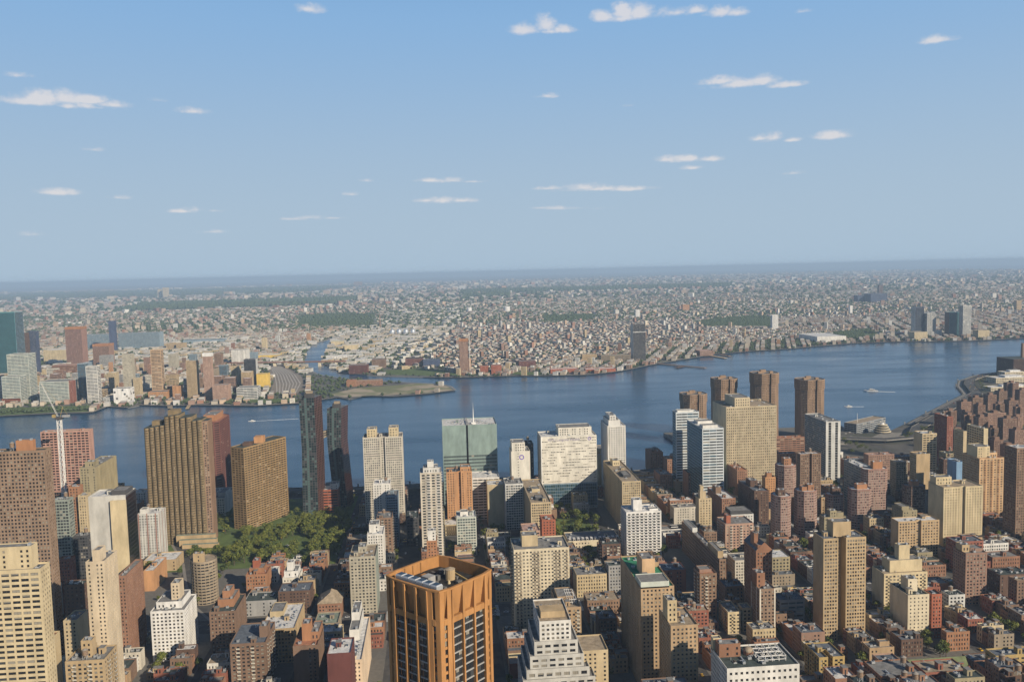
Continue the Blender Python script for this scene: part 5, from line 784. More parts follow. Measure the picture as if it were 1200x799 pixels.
# fluted brown tower: a wall of half-round bays under a stepped roofline
def fluted_tower():
    X = 1050.; org = (1062., 315., 0); root = tag(empty('apartment_tower', org), 'tall brown tower fluted with rounded bays, its roofline stepping up to a peak', 'tower')
    secs = [(355., 331., 147.), (331., 313., 159.), (313., 299., 156.), (299., 287., 152.)]
    for (ya, yb, H) in secs:
        nb = max(1, round((ya - yb) / 5.6)); bw = (ya - yb) / nb
        for k in range(nb):
            y1_ = ya - k * bw; y0_ = y1_ - bw; r_ = bw * .46; cy = (y0_ + y1_) / 2; Hk = H - (0 if nb < 2 else abs(k - (nb - 1)) * .9)
            arc = [(X - r_ * math.sin(math.pi * i / 6) * 1.1, cy + r_ * math.cos(math.pi * i / 6)) for i in range(7)]
            pts = [(X + 24, y1_), (X, y1_)] + arc + [(X, y0_), (X + 24, y0_)]; q = Quads()
            for i in range(len(pts)):
                p, p2 = pts[i], pts[(i + 1) % len(pts)]
                if 2 <= i < 8: facade(q, p, p2, 0, Hk, 'flute', None, k * 9 + i)
                else: q.add([[(*p, 0), (*p2, 0), (*p2, Hk), (*p, Hk)]], 0)
            q.ngon([(*p, Hk) for p in pts], 4); q.build('bay', [wall('olive'), G_DARK, G_MID, G_BLIND, roofm('dark')], root, org)
    q = Quads(); pp = [(X, 287), (X + 4, 281), (X + 24, 281), (X + 24, 287)]; walls(q, pp, 0, 150, 'dense', 'dense'); q.ngon([(*p, 150) for p in pp], 4); q.build('end_wall', [wall('brown'), G_DARK, G_MID, G_BLIND, roofm('dark')], root, org)
    q = Quads(); q.box(X + 6, X + 20, 316, 328, 156, 164, 0); q.build('penthouse', [wall('olive')], root, org); q = Quads(); q.box(X + 8, X + 18, 336, 348, 144, 151, 0); q.build('penthouse', [wall('olive')], root, org)
    q = Quads()
    for k, (yy, z_) in enumerate(((300, 10), (300, 7), (300, 4))): q.box(X - 9 - k * 6, X - 3.5 - k * 6, 276 - k * 3, 322 - k * 5, 0, 13 - 4 * k, 0, top=1)
    q.build('terrace_base', [wall('tan'), roofm('greygreen')], root, org)
    register(root, 'fluted brown tower', (1040, 1074, 281, 355), 160); HRECT.append((1005, 1080, 255, 360))
ST['flute'] = dict(bw=1.5, ww=.74, fh=3.0, wh=.50, rc=.3, gp=(.8, .15, .05))
fluted_tower()
def poly_tower(kind, label, nick, pts, H, st, side, col, roof, scol=None, z0=0.0, pent=(), cat='tower', extra=None):
    cx = sum(p[0] for p in pts) / len(pts); cy = sum(p[1] for p in pts) / len(pts); org = (cx, cy, 0); root = tag(empty(kind, org), label, cat); q, q2 = Quads(), Quads(); n = len(pts)
    for i in range(n):
        a, b = pts[i], pts[(i + 1) % n]; ex, ey = b[0] - a[0], b[1] - a[1]; L = math.hypot(ex, ey); nx, ny = ey / L, -ex / L; f = -(nx * (a[0] + b[0]) / 2 + ny * (a[1] + b[1]) / 2) > 0
        if not f: q.add([[(*a, z0), (*b, z0), (*b, H), (*a, H)]], 0)
        elif nx < -.45: facade(q, a, b, z0, H, st, None, i)
        else: facade(q2 if scol else q, a, b, z0, H, side, None, i)
    ins = parapet(q, pts, H, 0, 0); q.build('wall', [wall(col), *glass_set(col, (ST.get(st) or {}).get('gm')), wall(second(col))], root, org)
    if scol and q2.P: q2.build('side_wall', [wall(scol), G_DARK, G_MID, G_BLIND, wall(scol)], root, org)
    rq = Quads(); rq.ngon([(*p, H - 1.05) for p in ins], 0); rq.build('roof', [roofm(roof)], root, org)
    for (x0, x1, y0, y1, h_, c_) in pent: pq = Quads(); pq.box(x0, x1, y0, y1, H - 1.04, H + h_, 0); pq.box(x0 + 1, x0 + 3, y0 + 1, y0 + 3, H + h_, H + h_ + 1.2, 0); pq.build('penthouse', [wall(c_)], root, org)
    xs = [p[0] for p in pts]; ys = [p[1] for p in pts]; register(root, nick, (min(xs), max(xs), min(ys), max(ys)), H); HRECT.append((min(xs) - 2, max(xs) + 2, min(ys) - 2, max(ys) + 2)); return root
PAL['goldwall'] = (.27, .185, .095)
ST['goldband'] = dict(bw=5.2, ww=.88, fh=3.0, wh=.54, rc=1.2, gp=(.85, .1, .05))
poly_tower('apartment_tower', 'wide golden brown tower set at an angle, lined with balcony bands, beside the park', 'golden angled tower', [(1092, 249), (1160, 208), (1172, 227), (1104, 268)], 107, 'goldband', 'goldband', 'goldwall', 'dark', pent=[(1126, 1140, 231, 243, 7, 'orangetan'), (1110, 1122, 243, 254, 3, 'darkbrown')])
# pair of dark leaning towers joined by a bridge
ST['darkgrid'] = dict(bw=3.0, ww=.84, fh=3.3, wh=.80, rc=.15, gp=(.72, .28, 0), gm='teal')
def leaning(label, nick, levels, x0, x1, sh=6.5):
    cy = (levels[0][0] + levels[0][1]) / 2; org = (x0, cy, 0); root = tag(empty('apartment_tower', org), label, 'tower'); q, s_ = Quads(), Quads()
    for k in range(len(levels) - 1):
        (ya, yb, z), (yc, yd, z2) = levels[k], levels[k + 1]       # north edge, south edge, height: lower and upper
        nf = int((z2 - z) / 3.3); nc = 6; fh = (z2 - z) / nf
        def E(t, f, zz): a_, b_ = ya + (yc - ya) * t, yb + (yd - yb) * t; return a_ + (b_ - a_) * f
        for j in range(nf):
            t0, t1 = j / nf, (j + 1) / nf; z0_, z1_ = z + (z2 - z) * t0, z + (z2 - z) * t1
            Pn = lambda f, t, zz, d=0: (x0 - d, E(t, f, zz), zz)
            q.add([[Pn(0, t0, z0_), Pn(1, t0, z0_), Pn(1, t1, z1_), Pn(0, t1, z1_)]], 0)
            for c in range(nc):
                f0, f1 = (c + .10) / nc, (c + .90) / nc; q.add([[Pn(f0, t0, z0_ + .5, .06), Pn(f1, t0, z0_ + .5, .06), Pn(f1, t1, z1_ - .15, .06), Pn(f0, t1, z1_ - .15, .06)]], rng.choice((1, 1, 1, 1, 1, 2, 2, 3)) if c != 2 else 3)
            # copper coloured flank with slots
            y0_, y1_ = E(t0, 1, z0_), E(t1, 1, z1_); s_.add([[(x0, y0_, z0_), (x1, y0_ - sh, z0_), (x1, y1_ - sh, z1_), (x0, y1_, z1_)]], 0)
            for c in range(5):
                a_ = x0 + (x1 - x0) * (c + .25) / 5; b_ = a_ + (x1 - x0) * .09; sa, sb = sh * (a_ - x0) / (x1 - x0) + .06, sh * (b_ - x0) / (x1 - x0) + .06; s_.add([[(a_, y0_ - sa, z0_ + .5), (b_, y0_ - sb, z0_ + .5), (b_, y1_ - sb, z1_ - .3), (a_, y1_ - sa, z1_ - .3)]], 1)
        q.add([[(x1, ya - sh, z), (x0, ya, z), (x0, yc, z2), (x1, yc - sh, z2)], [(x1, yb - sh, z), (x1, ya - sh, z), (x1, yc - sh, z2), (x1, yd - sh, z2)]], 0)
    ya, yb, H = levels[-1]; q.build('wall', [wall('darkgrey'), mat('glass_ink', (.012, .024, .028), .22, 0, spec=.5), G_MID, mat('glass_pale', (.07, .12, .12), .3, 0)], root, org); s_.build('side_wall', [mat('copper_cladding', (.11, .058, .048), .5, .2, .2, metal=.2), G_BLACK], root, org)
    pts = [(x0, ya), (x0, yb), (x1, yb - sh), (x1, ya - sh)]; r_ = Quads(); ins = parapet(r_, pts, H, 0, 0); r_.ngon([(*p, H - 1.05) for p in ins], 0); r_.box(x0 + 4, x1 - 8, yb + 2, ya - 7, H - 1.04, H + 5, 1); r_.build('roof', [roofm('slate'), wall('darkgrey')], root, org)
    pb = Quads(); pb.box(x0 + 6, x0 + 13, yb + 3, ya - 9, H + 5, H + 8, 0); pb.build('penthouse', [wall('greybrown')], root, org)
    register(root, nick, (x0, x1, yb, ya), H); HRECT.append((x0 - 3, x1 + 4, min(l[1] for l in levels) - 3, max(l[0] for l in levels) + 3)); return root
a = leaning('taller of two dark glass towers with copper flanks, joined to its twin by a bridge', 'taller dark leaning tower', [(186.3, 166, 0), (184.3, 165, 94), (185.5, 165.5, 161)], 1140, 1166)
b = leaning('shorter of two dark glass towers with copper flanks, kinked at half height', 'shorter dark kinked tower', [(149.5, 131.5, 0), (155.8, 137.3, 92), (154.4, 134.8, 140)], 1180, 1206)
q = Quads(); q.add([[(1158, 166, 100), (1186, 155, 100), (1186, 155, 109), (1158, 166, 109)], [(1166, 166, 100), (1194, 155, 100), (1194, 155, 109), (1166, 166, 109)], [(1158, 166, 109), (1186, 155, 109), (1194, 155, 109), (1166, 166, 109)], [(1158, 166, 100), (1166, 166, 100), (1194, 155, 100), (1186, 155, 100)]], 0)
for zz in (102.5, 105.5): q.add([[(1157.9, 165.9, zz), (1185.9, 154.9, zz), (1185.9, 154.9, zz + 1.6), (1157.9, 165.9, zz + 1.6)]], 1)
tag(q.build('sky_bridge', [wall('greybrown'), G_MID], None, (1172, 160, 0)), 'small glazed bridge spanning high between the two dark towers', 'bridge')
# four brown towers standing at the water
def riverside(k, px, y, H, w, label):
    h = w / 2; c = w * .2; X = 1490 + (0, 50, 10, -10)[k]
    P = lambda e, cc: [(X - e, y + h - cc), (X - e, y + h * .22), (X + 3 - e, y + h * .22), (X + 3 - e, y - h * .22), (X - e, y - h * .22), (X - e, y - h + cc), (X + cc, y - h - e), (X + 2 * h - cc, y - h - e), (X + 2 * h + e, y - h + cc), (X + 2 * h + e, y + h - cc), (X + 2 * h - cc, y + h + e), (X + cc, y + h + e)]
    base = P(0, c); org = (X + h, y, 0); root = tag(empty('apartment_tower', org), label, 'tower', 'brown towers at the water'); q = Quads(); zt = H * .84
    walls(q, base, 0, zt, 'waterside', 'waterside', None, k); upp = P(1.3, c); walls(q, upp, zt, H, 'waterside', 'waterside', None, k + 5); q.ngon([(*p, zt) for p in upp][::-1], 0); ins = parapet(q, upp, H, 0, 0); q.build('wall', [wall('rust2'), G_DARK, G_MID, G_BLIND, wall('tanbrick')], root, org)
    rq = Quads(); rq.ngon([(*p, H - 1.05) for p in ins], 0); rq.build('roof', [roofm('grey')], root, org)
    pq = Quads()
    for dx, dy, hh in ((.5, -.22, 3), (.8, .12, 5), (1.2, -.05, 4), (.6, .26, 2.5)): pq.box(X + h * dx, X + h * dx + 6, y + w * dy - 3, y + w * dy + 3, H - 1.04, H + hh, 0)
    pq.build('penthouse', [wall('rust2')], root, org); register(root, ('first', 'second', 'third', 'fourth')[k] + ' brown water tower block', (X, X + w, y - h, y + h), H)
ST['waterside'] = dict(bw=3.0, ww=.55, fh=3.0, wh=.55, rc=.8, gp=(.75, .15, .1)); PAL['rust2'] = (.27, .185, .125)
for k, (y, H, w, lb) in enumerate(((-462, 92, 42, 'shortest brown riverside tower, half hidden by the pale blue glass towers'), (-537, 111, 42, 'brown riverside tower peeping over the huge sand coloured hospital block'), (-600, 124, 44, 'tallest brown riverside tower, rising just past the hospital block'), (-678, 112, 44, 'brown riverside tower standing alone above the grey slab with the white fin'))): riverside(k, 0, y, H, w, lb)
q = Quads(); q.box(1440, 1600, -720, -430, -2.5, 3.2, 0, top=1); o = q.build('pier', [CONC, PAVE]); o['kind'] = 'structure'
# red brown housing estate toward the bend
EST = [(1528, -974, 19), (1617, -1058, 18), (1652, -1106, 19), (1477, -978, 18), (1447, -980, 15), (1492, -1037, 30), (1571, -1102, 16), (1421, -1013, 22), (1615, -1158, 17), (1433, -1040, 15), (1739, -1222, 16), (1688, -1162, 16), (1830, -1315, 24), (1330, -966, 15), (1275, -870, 16), (1350, -874, 14), (1259, -879, 13), (1208, -863, 11), (1352, -939, 12), (1728, -1263, 18), (1580, -1066, 13), (1534, -1118, 16)]
def estate_block(x, y, w, k):
    w *= 1.2; H = 36 + (k * 37 % 5) * .7; a = w * .5; b = w * .22; X = x; pts = [(X, y + b), (X, y - b), (X + a * .6, y - b), (X + a * .6, y - a), (X + a * 1.5, y - a), (X + a * 1.5, y + a), (X + a * .6, y + a), (X + a * .6, y + b)]
    if k % 3: pts = [(X, y + a), (X, y - a), (X + 16, y - a), (X + 16, y + a)]
    org = (X, y, 0); root = tag(empty('apartment_building', org), 'plain red brown brick block of the housing estate beside the river bend', 'building', 'estate blocks by the river bend'); q = Quads(); walls(q, pts, 0, H, 'punch', 'punch', None, k); ins = parapet(q, pts, H, 0, 0)
    q.build('wall', [wall(('estate', 'rosebrick', 'brownbrick', 'estate')[k % 4]), G_DARK, G_MID, G_BLIND, wall('brick')], root, org)
    rq = Quads(); rq.ngon([(*p, H - 1.05) for p in ins], 0); cx = X + (8 if k % 3 else a); rq.box(cx - 4, cx + 4, y - 4, y + 4, H - 1, H + 4, 1); rq.build('roof', [roofm(('white', 'grey', 'tan')[k % 3]), wall('estate')], root, org); HRECT.append((X - 3, X + w + 4, y - w / 2 - 3, y + w / 2 + 3))
PAL['estate'] = (.20, .125, .092)
for k, (x, y, w) in enumerate(EST): estate_block(x, y, w, k)
# power station, pale sheds and drum tanks at the bend
def power_station():
    org = (2190, -1620, 0); root = tag(empty('power_station', org), 'dark brown power station block cut by the picture edge beyond the bend', 'power station'); q = Quads(); pp = [(2160, -1545), (2160, -1760), (2230, -1760), (2230, -1545)]; walls(q, pp, 0, 52, 'rib', 'rib'); q.ngon([(*p, 52) for p in pp], 4); q.build('wall', [wall('darkbrown'), G_DARK, G_MID, G_BLIND, roofm('dark')], root, org)
    for k in range(3): q = Quads(); q.cone(2195, -1595 - 52 * k, 4.5, 52, 92, 12, 0, 3.4); q.build('chimney', [wall('brown')], root, org)
power_station()
for k, (x, y, w, d, h, lb) in enumerate(((2085, -1492, 95, 40, 14, 'pale cream shed with layered roof below the dark power station'), (2130, -1530, 60, 30, 22, 'white two level building close to the dark power station'), (1960, -1400, 110, 30, 10, 'row of white roofed sheds inside the expressway bend'), (1900, -1420, 70, 26, 8, 'shorter white shed beside the white shed row in the bend'))):
    q = Quads(); pp = [(x, y + w / 2), (x, y - w / 2), (x + d, y - w / 2), (x + d, y + w / 2)]; walls(q, pp, 0, h, 'band', 'band'); ins = parapet(q, pp, h, 0, 0, .5); root = tag(empty('depot_building', (x, y, 0)), lb, 'building'); q.build('wall', [wall('creamwhite'), G_DARK, G_MID, G_BLIND, wall('white')], root, (x, y, 0)); rq = Quads(); rq.ngon([(*p, h - .5) for p in ins], 0); rq.box(x + 6, x + d - 8, y - w * .3, y + w * .2, h - .49, h + 4, 0); rq.build('roof', [roofm('white')], root, (x, y, 0))
# ------------------------------------------------------------------ expressway along the water
def strip(name, line, off, w, z, m, thick=0.0, rail=None):
    q = Quads(); n = len(line); P = [Vector((*p, 0)) for p in line]; L, Rr = [], []
    for k in range(n):
        d = (P[min(k + 1, n - 1)] - P[max(k - 1, 0)]).normalized(); nn = Vector((d.y, -d.x, 0)); L.append(P[k] + nn * (off - w / 2)); Rr.append(P[k] + nn * (off + w / 2))
    for k in range(n - 1):
        q.add([[(*L[k].xy, z), (*L[k + 1].xy, z), (*Rr[k + 1].xy, z), (*Rr[k].xy, z)]], 0)
        if thick:
            for S in (L, Rr): q.add([[(*S[k].xy, z - thick), (*S[k + 1].xy, z - thick), (*S[k + 1].xy, z + .8), (*S[k].xy, z + .8)]], 1)
            q.box(P[k].x - 1, P[k].x + 1, P[k].y - 1, P[k].y + 1, 0, z - .3, 1)
    o = q.build(name, [m, CONC]); o['kind'] = 'structure'; return o
coast = MANHATTAN
strip('expressway', coast[:13], 34, 20, 6.5, ASPHALT, 1.4); strip('esplanade', coast[:13], 10, 14, .3, PAVE)
strip('expressway_bend', [(1500, -640), (1470, -720), (1440, -790), (1450, -850), (1530, -905), (1640, -1015)] , 0, 22, 7.0, ASPHALT, 1.4)
strip('expressway_shore', coast[19:27], 30, 24, 5.0, ASPHALT, 1.2); strip('shore_path', coast[19:27], 8, 10, .3, CONC)
# long pier building and round tiered pavilion of the marina
def pier_building():
    org = (1570, -820, 0); root = tag(empty('pier_building', org), 'long low dark walled pier building with a pale roof deck at the marina', 'building'); q = Quads(); p, e = Vector((1548, -780)), Vector((1604, -868)); u = (e - p).normalized(); n_ = Vector((-u.y, u.x)) * 13
    pts = [tuple(p + n_), tuple(p - n_), tuple(e - n_), tuple(e + n_)]; ar = sum(pts[i][0] * pts[(i + 1) % 4][1] - pts[(i + 1) % 4][0] * pts[i][1] for i in range(4)); pts = pts if ar > 0 else pts[::-1]
    walls(q, pts, -3, 17, 'band', 'band'); ins = parapet(q, pts, 17, 0, 0); q.build('wall', [wall('greyblue'), G_DARK, G_MID, G_BLIND, wall('white')], root, org); q = Quads(); q.ngon([(*v, 16) for v in ins]); q.build('roof', [roofm('tan')], root, org)
    q = Quads(); q.cone(1560, -800, .5, 16, 34, 6, 0, .2); q.build('mast', [wall('bright')], root, org)
    org = (1530, -834, 0); root = tag(empty('pavilion', org), 'round white tiered pavilion with a central mast at the marina', 'building')
    for k in range(4): q = Quads(); r_ = 15 - 2.2 * k; q.cone(1530, -834, r_, k * 4, k * 4 + 2.6, 20, 1, r_); q.cone(1530, -834, r_ + .8, k * 4 + 2.6, k * 4 + 4, 20, 0, r_ + .8); q.prism([(1530 + (r_ + .8) * math.cos(i * math.pi / 10), -834 + (r_ + .8) * math.sin(i * math.pi / 10)) for i in range(20)], k * 4 + 3.9, k * 4 + 4.02, 0); q.build('tier', [wall('creamwhite'), G_MID], root, org)
    q = Quads(); q.cone(1530, -834, 4, 16, 19, 12, 0, 2.5); q.cone(1530, -834, .4, 19, 28, 6, 0, .2); q.build('lantern', [wall('bright')], root, org)
pier_building()
q = Quads(); q.add([[(1480, -780, .3), (1470, -820, .3), (1515, -870, .3), (1535, -840, .3)]]); q.build('marina_apron', [CONC])['kind'] = 'structure'
# ------------------------------------------------------------------ crane beside the unfinished tower
def crane():
    org = (1060, 456, 0); root = tag(empty('tower_crane', org), 'tall white tower crane with a thin jib slanting up over the river', 'crane'); q = Quads(); s = 2.0
    for x in (-s, s):
        for y in (-s, s): q.beam((1060 + x, 456 + y, 0), (1060 + x, 456 + y, 158), .7)
    for k in range(26):
        z = k * 6.1
        for a_, b_ in (((-s, -s), (s, -s)), ((s, -s), (s, s)), ((s, s), (-s, s)), ((-s, s), (-s, -s))): q.beam((1060 + a_[0], 456 + a_[1], z), (1060 + b_[0], 456 + b_[1], z + 6.1), .5); q.beam((1060 + a_[0], 456 + a_[1], z), (1060 + b_[0], 456 + b_[1], z), .45)
    q.build('mast', [wall('bright')], root, org)
    q = Quads(); q.box(1056, 1064, 452, 460, 158, 160); q.box(1057, 1061, 460, 463, 160, 163.5, 1); q.build('cab', [wall('darkgrey'), wall('yellowbrick')], root, org)
    q = Quads(); A, B = Vector((1060, 458, 161)), Vector((1050, 470, 203)); 
    for dx, dy in ((0, 0), (1.2, .4), (.6, -1.1)): q.beam(A + Vector((dx, dy, 0)), B + Vector((dx * .4, dy * .4, 0)), .35)
    for k in range(10): t_ = k / 10; q.beam(A.lerp(B, t_), A.lerp(B, t_ + .1) + Vector((1.0, .3, 0)), .25)
    q.build('jib', [wall('palegrey')], root, org)
    q = Quads(); q.box(1058, 1062, 444, 452, 160, 162.6); q.build('counterweight', [wall('grey')], root, org); q = Quads(); q.beam((1060, 455, 160), (1062, 452, 172), .4); q.beam((1062, 452, 172), tuple(B), .18); q.beam((1062, 452, 172), (1060, 446, 162), .18); q.build('tie_frame', [wall('yellowbrick')], root, org)
crane()
# ------------------------------------------------------------------ green gabled church at the bottom edge
def church():
    org = (520, -305, 0); root = tag(empty('church', org), 'brown church with long green gabled roof and two side gables near the bottom edge', 'church'); X, Y0, Y1 = CH
    e, r_ = 15., 27.; d = 9.
    q = Quads(); pp = [(X - d, Y1), (X - d, Y0), (X + d, Y0), (X + d, Y1)]; walls(q, pp, 0, e, 'old', 'old'); q.ngon([(X - d, Y1, e), (X, Y1, r_), (X + d, Y1, e)], 0); q.ngon([(X - d, Y0, e), (X, Y0, r_), (X + d, Y0, e)], 0)
    q.build('wall', [wall('brownbrick'), G_DARK, G_MID, G_BLIND, wall('tan')], root, org)
    q = Quads(); q.add([[(X - d - .8, Y1 + .8, e - .9), (X - d - .8, Y0 - .8, e - .9), (X, Y0 - .8, r_ + .2), (X, Y1 + .8, r_ + .2)], [(X + d + .8, Y0 - .8, e - .9), (X + d + .8, Y1 + .8, e - .9), (X, Y1 + .8, r_ + .2), (X, Y0 - .8, r_ + .2)]], 0); q.build('roof', [mat('church_roof', (.13, .16, .08), .8, .3, .2)], root, org)
    for f in (.3, .62):
        yc = Y1 + (Y0 - Y1) * f; q = Quads(); w_ = 5.5; xf = X - d - 5; pp = [(xf, yc + w_), (xf, yc - w_), (X, yc - w_), (X, yc + w_)]; walls(q, pp, 0, 13, 'old', 'old'); q.ngon([(xf, yc + w_, 13), (xf, yc - w_, 13), (xf, yc, 21)], 0); q.ngon([(xf - .06, yc + 1.6, 9), (xf - .06, yc - 1.6, 9), (xf - .06, yc - 1.6, 13), (xf - .06, yc, 15.5), (xf - .06, yc + 1.6, 13)], 1)
        q.add([[(xf - .6, yc + w_ + .6, 12.2), (X - 2, yc + w_ + .6, 12.2), (X - 2, yc, 21.2), (xf - .6, yc, 21.2)], [(X - 2, yc - w_ - .6, 12.2), (xf - .6, yc - w_ - .6, 12.2), (xf - .6, yc, 21.2), (X - 2, yc, 21.2)]], 5); q.build('side_gable', [wall('brownbrick'), G_DARK, G_MID, G_BLIND, wall('tan'), MATS['church_roof']], root, org)
    register(root, 'green roofed church', (X - 14, X + 10, Y0, Y1), 25); HRECT.append((X - 18, X + 14, Y0 - 4, Y1 + 4))
CH = (585., -385., -330.)
church()
# ------------------------------------------------------------------ infill: the smaller houses of the blocks
def blocked(x0, x1, y0, y1):
    for a, b, c, d in HRECT:
        if x0 < b + 1 and x1 > a - 1 and y0 < d + 1 and y1 > c - 1: return True
    for a, b, c, d in PARKS + [(1040, 1240, 322, 350), (800, 1060, 205, 330)]:
        if x0 < b and x1 > a and y0 < d and y1 > c: return True
    return False
EXTRA = []
LOTS = []
wallc = ['cream', 'tan', 'brown', 'brownbrick', 'brick', 'redbrick', 'orangebrick', 'rosebrick', 'tanbrick', 'white', 'grey', 'pale', 'beige', 'greybrown', 'rust', 'khaki', 'brick', 'brownbrick', 'tanbrick', 'redbrick', 'darkbrown', 'brown', 'brownbrick', 'darkbrown', 'greybrown', 'rust']
roofc = ['grey', 'grey', 'white', 'tan', 'dark', 'slate', 'dark', 'grey', 'dark', 'slate', 'grey', 'white']
blocks = list(BLOCKS) + [(1010 + AW + 4, 1245 - 4, STREETS[j] + 9, STREETS[j + 1] - 9) for j in range(len(STREETS) - 1)]
for (x0, x1, y0, y1) in sorted(set(blocks)):
    if x0 < 320: continue
    cx = (x0 + x1) / 2
    if project(cx, (y0 + y1) / 2, 15)[0] < -90 or project(cx, (y0 + y1) / 2, 15)[0] > 1300: continue
    if y0 < -1160: continue
    for row in (0, 1):
        x = x0
        while x < x1 - 5:
            endlot = x < x0 + 22 or x > x1 - 26
            w = rng.choice((6, 7, 8, 8, 10, 12, 15, 18)) if not endlot else rng.choice((12, 18, 23)); w = min(w, x1 - x)
            if w < 5: break
            dep = rng.uniform(14, 21) if not endlot else (y1 - y0) / 2 - 1
            h = rng.uniform(11, 16.5) if w < 13 else rng.choice((12, 13, 14, 16, 17, 19, 22, 26)) + rng.uniform(-1, 1)
            if endlot and rng.random() < .22: h += rng.uniform(6, 20)
            ya, yb = (y0, y0 + dep) if row == 0 else (y1 - dep, y1)
            cap = (322 - .5 * x - 12) if x < 640 else 44
            if x < 560: h = rng.uniform(30, 60)  # unseen lots below the frame, made taller to cast shade into view
            h = min(h, cap)
            if h > 6 and not blocked(x, x + w, ya, yb) and rng.random() < .95: LOTS.append((round(x + .1, 1), round(x + w - .1, 1), round(ya, 1), round(yb, 1), round(h, 2), rng.choice(wallc), rng.choice(roofc)))
            x += w
for (x0, x1, y0, y1) in sorted(set(blocks)):             # low rear buildings inside the blocks
    if x0 < 560 or y0 < -1100: continue
    x = x0 + 22
    while x < x1 - 30:
        w = rng.uniform(7, 15)
        if rng.random() < .55:
            yc = (y0 + y1) / 2 + rng.uniform(-5, 5); dd = rng.uniform(3.5, 5.5)
            if not blocked(x, x + w, yc - dd, yc + dd) and project(x, yc, 5)[0] > -60: LOTS.append((round(x, 1), round(x + w, 1), round(yc - dd, 1), round(yc + dd, 1), round(rng.uniform(4.5, 9), 2), rng.choice(wallc), rng.choice(roofc)))
        x += w + rng.uniform(2, 8)
# which of them the view shows, and how large
def box_faces(b):
    x0, x1, y0, y1, h = b; v = [(x0, y0, 0), (x1, y0, 0), (x1, y1, 0), (x0, y1, 0), (x0, y0, h), (x1, y0, h), (x1, y1, h), (x0, y1, h)]
    return v, [(0, 1, 5, 4), (1, 2, 6, 5), (2, 3, 7, 6), (3, 0, 4, 7), (4, 5, 6, 7)]
VV, FF, ID = [], [], []
for k, b in enumerate([(*i[4], i[5]) for i in INFO] + [l[:5] for l in LOTS]):
    v, f = box_faces(b); n = len(VV); VV += v; FF += [tuple(n + i for i in g) for g in f]; ID += [k] * 5
tree_bvh = BVHTree.FromPolygons(VV, FF); hits = {}
for py in range(430, 800, 2):
    for px in range(0, 1201, 2):
        d = (fw + rt * ((px - 600) / 1000) - up * ((py - 399.5) / 1000)).normalized(); r_ = tree_bvh.ray_cast(CAM, d)
        if r_[0] is not None: hits[ID[r_[2]]] = hits.get(ID[r_[2]], 0) + 1
NH = len(INFO); order = sorted(range(len(LOTS)), key=lambda k: -hits.get(NH + k, 0))
kindof = lambda l: 'rear_building' if l[4] < 9.5 else 'rowhouse' if (l[1] - l[0]) < 13 else 'apartment_building' if l[4] > 22 else 'walkup_building'
count = {}; chosen = []; massed = []
LIMIT = {'rear_building': 120, 'rowhouse': 290, 'apartment_building': 150, 'walkup_building': 290}
for k in order:
    kd = kindof(LOTS[k]); hv = hits.get(NH + k, 0)
    if hv >= 3 and count.get(kd, 0) < LIMIT[kd]: count[kd] = count.get(kd, 0) + 1; chosen.append(k)
    else: massed.append(k)
print('lots', len(LOTS), 'chosen', len(chosen), count, 'massed', len(massed), 'massed visible', sum(hits.get(NH + k, 0) > 0 for k in massed))
near = [i for i in INFO if i[4][0] < 1500]
def where(l):
    P = [project(x, y, z) for x in l[:2] for y in l[2:4] for z in (0, l[4])]; x, y = sum(p[0] for p in P) / 8, sum(p[1] for p in P) / 8
    best = min(near, key=lambda i: abs(i[2] - x) + abs(i[3] - y) * 1.3 + (0 if -10 < i[2] < 1210 else 500)); dx, dy = x - best[2], y - best[3]
    rel = ('right of' if dx > 0 else 'left of') if abs(dx) > abs(dy) * .8 else ('in front of' if dy > 0 else 'behind'); return rel, best[1]
NOUN = {'rear_building': 'rear building', 'rowhouse': 'rowhouse', 'apartment_building': 'apartment block', 'walkup_building': 'walk-up'}; labels = {}
for k in chosen:
    l = LOTS[k]; rel, nick = where(l); labels.setdefault(f"{NAMES[l[5]]} {NOUN[kindof(l)]}, {l[6] if l[6] != 'slate' else 'bluish'} roof, {rel} the {nick}", []).append(k)
LAB = {}
for lb, ks in labels.items():
    ks.sort(key=lambda k: -LOTS[k][4]); n = len(ks); first, rest = lb.split(' ', 1)
    for i, k in enumerate(ks): LAB[k] = lb if n == 1 else (('taller ', 'lower ')[i] if n == 2 else ('tallest ', 'middling ', 'lowest ')[i] if n == 3 else f"{('tallest', 'second tallest', 'third tallest', 'fourth tallest', 'fifth tallest', 'sixth tallest')[min(i, 5)]} ") + lb
def lot_mesh(l, q, seed, full=True):
    x0, x1, y0, y1, h, c, rf = l; pts = [(x0, y1), (x0, y0), (x1, y0), (x1, y1)]; st = 'old' if h < 24 else rng.choice(('punch', 'punch2', 'apt', 'dense')); 
    walls(q, pts, .1, h, rng.choice(('few', st)) if h < 24 else st, st if full else 'old', None, seed); return pts
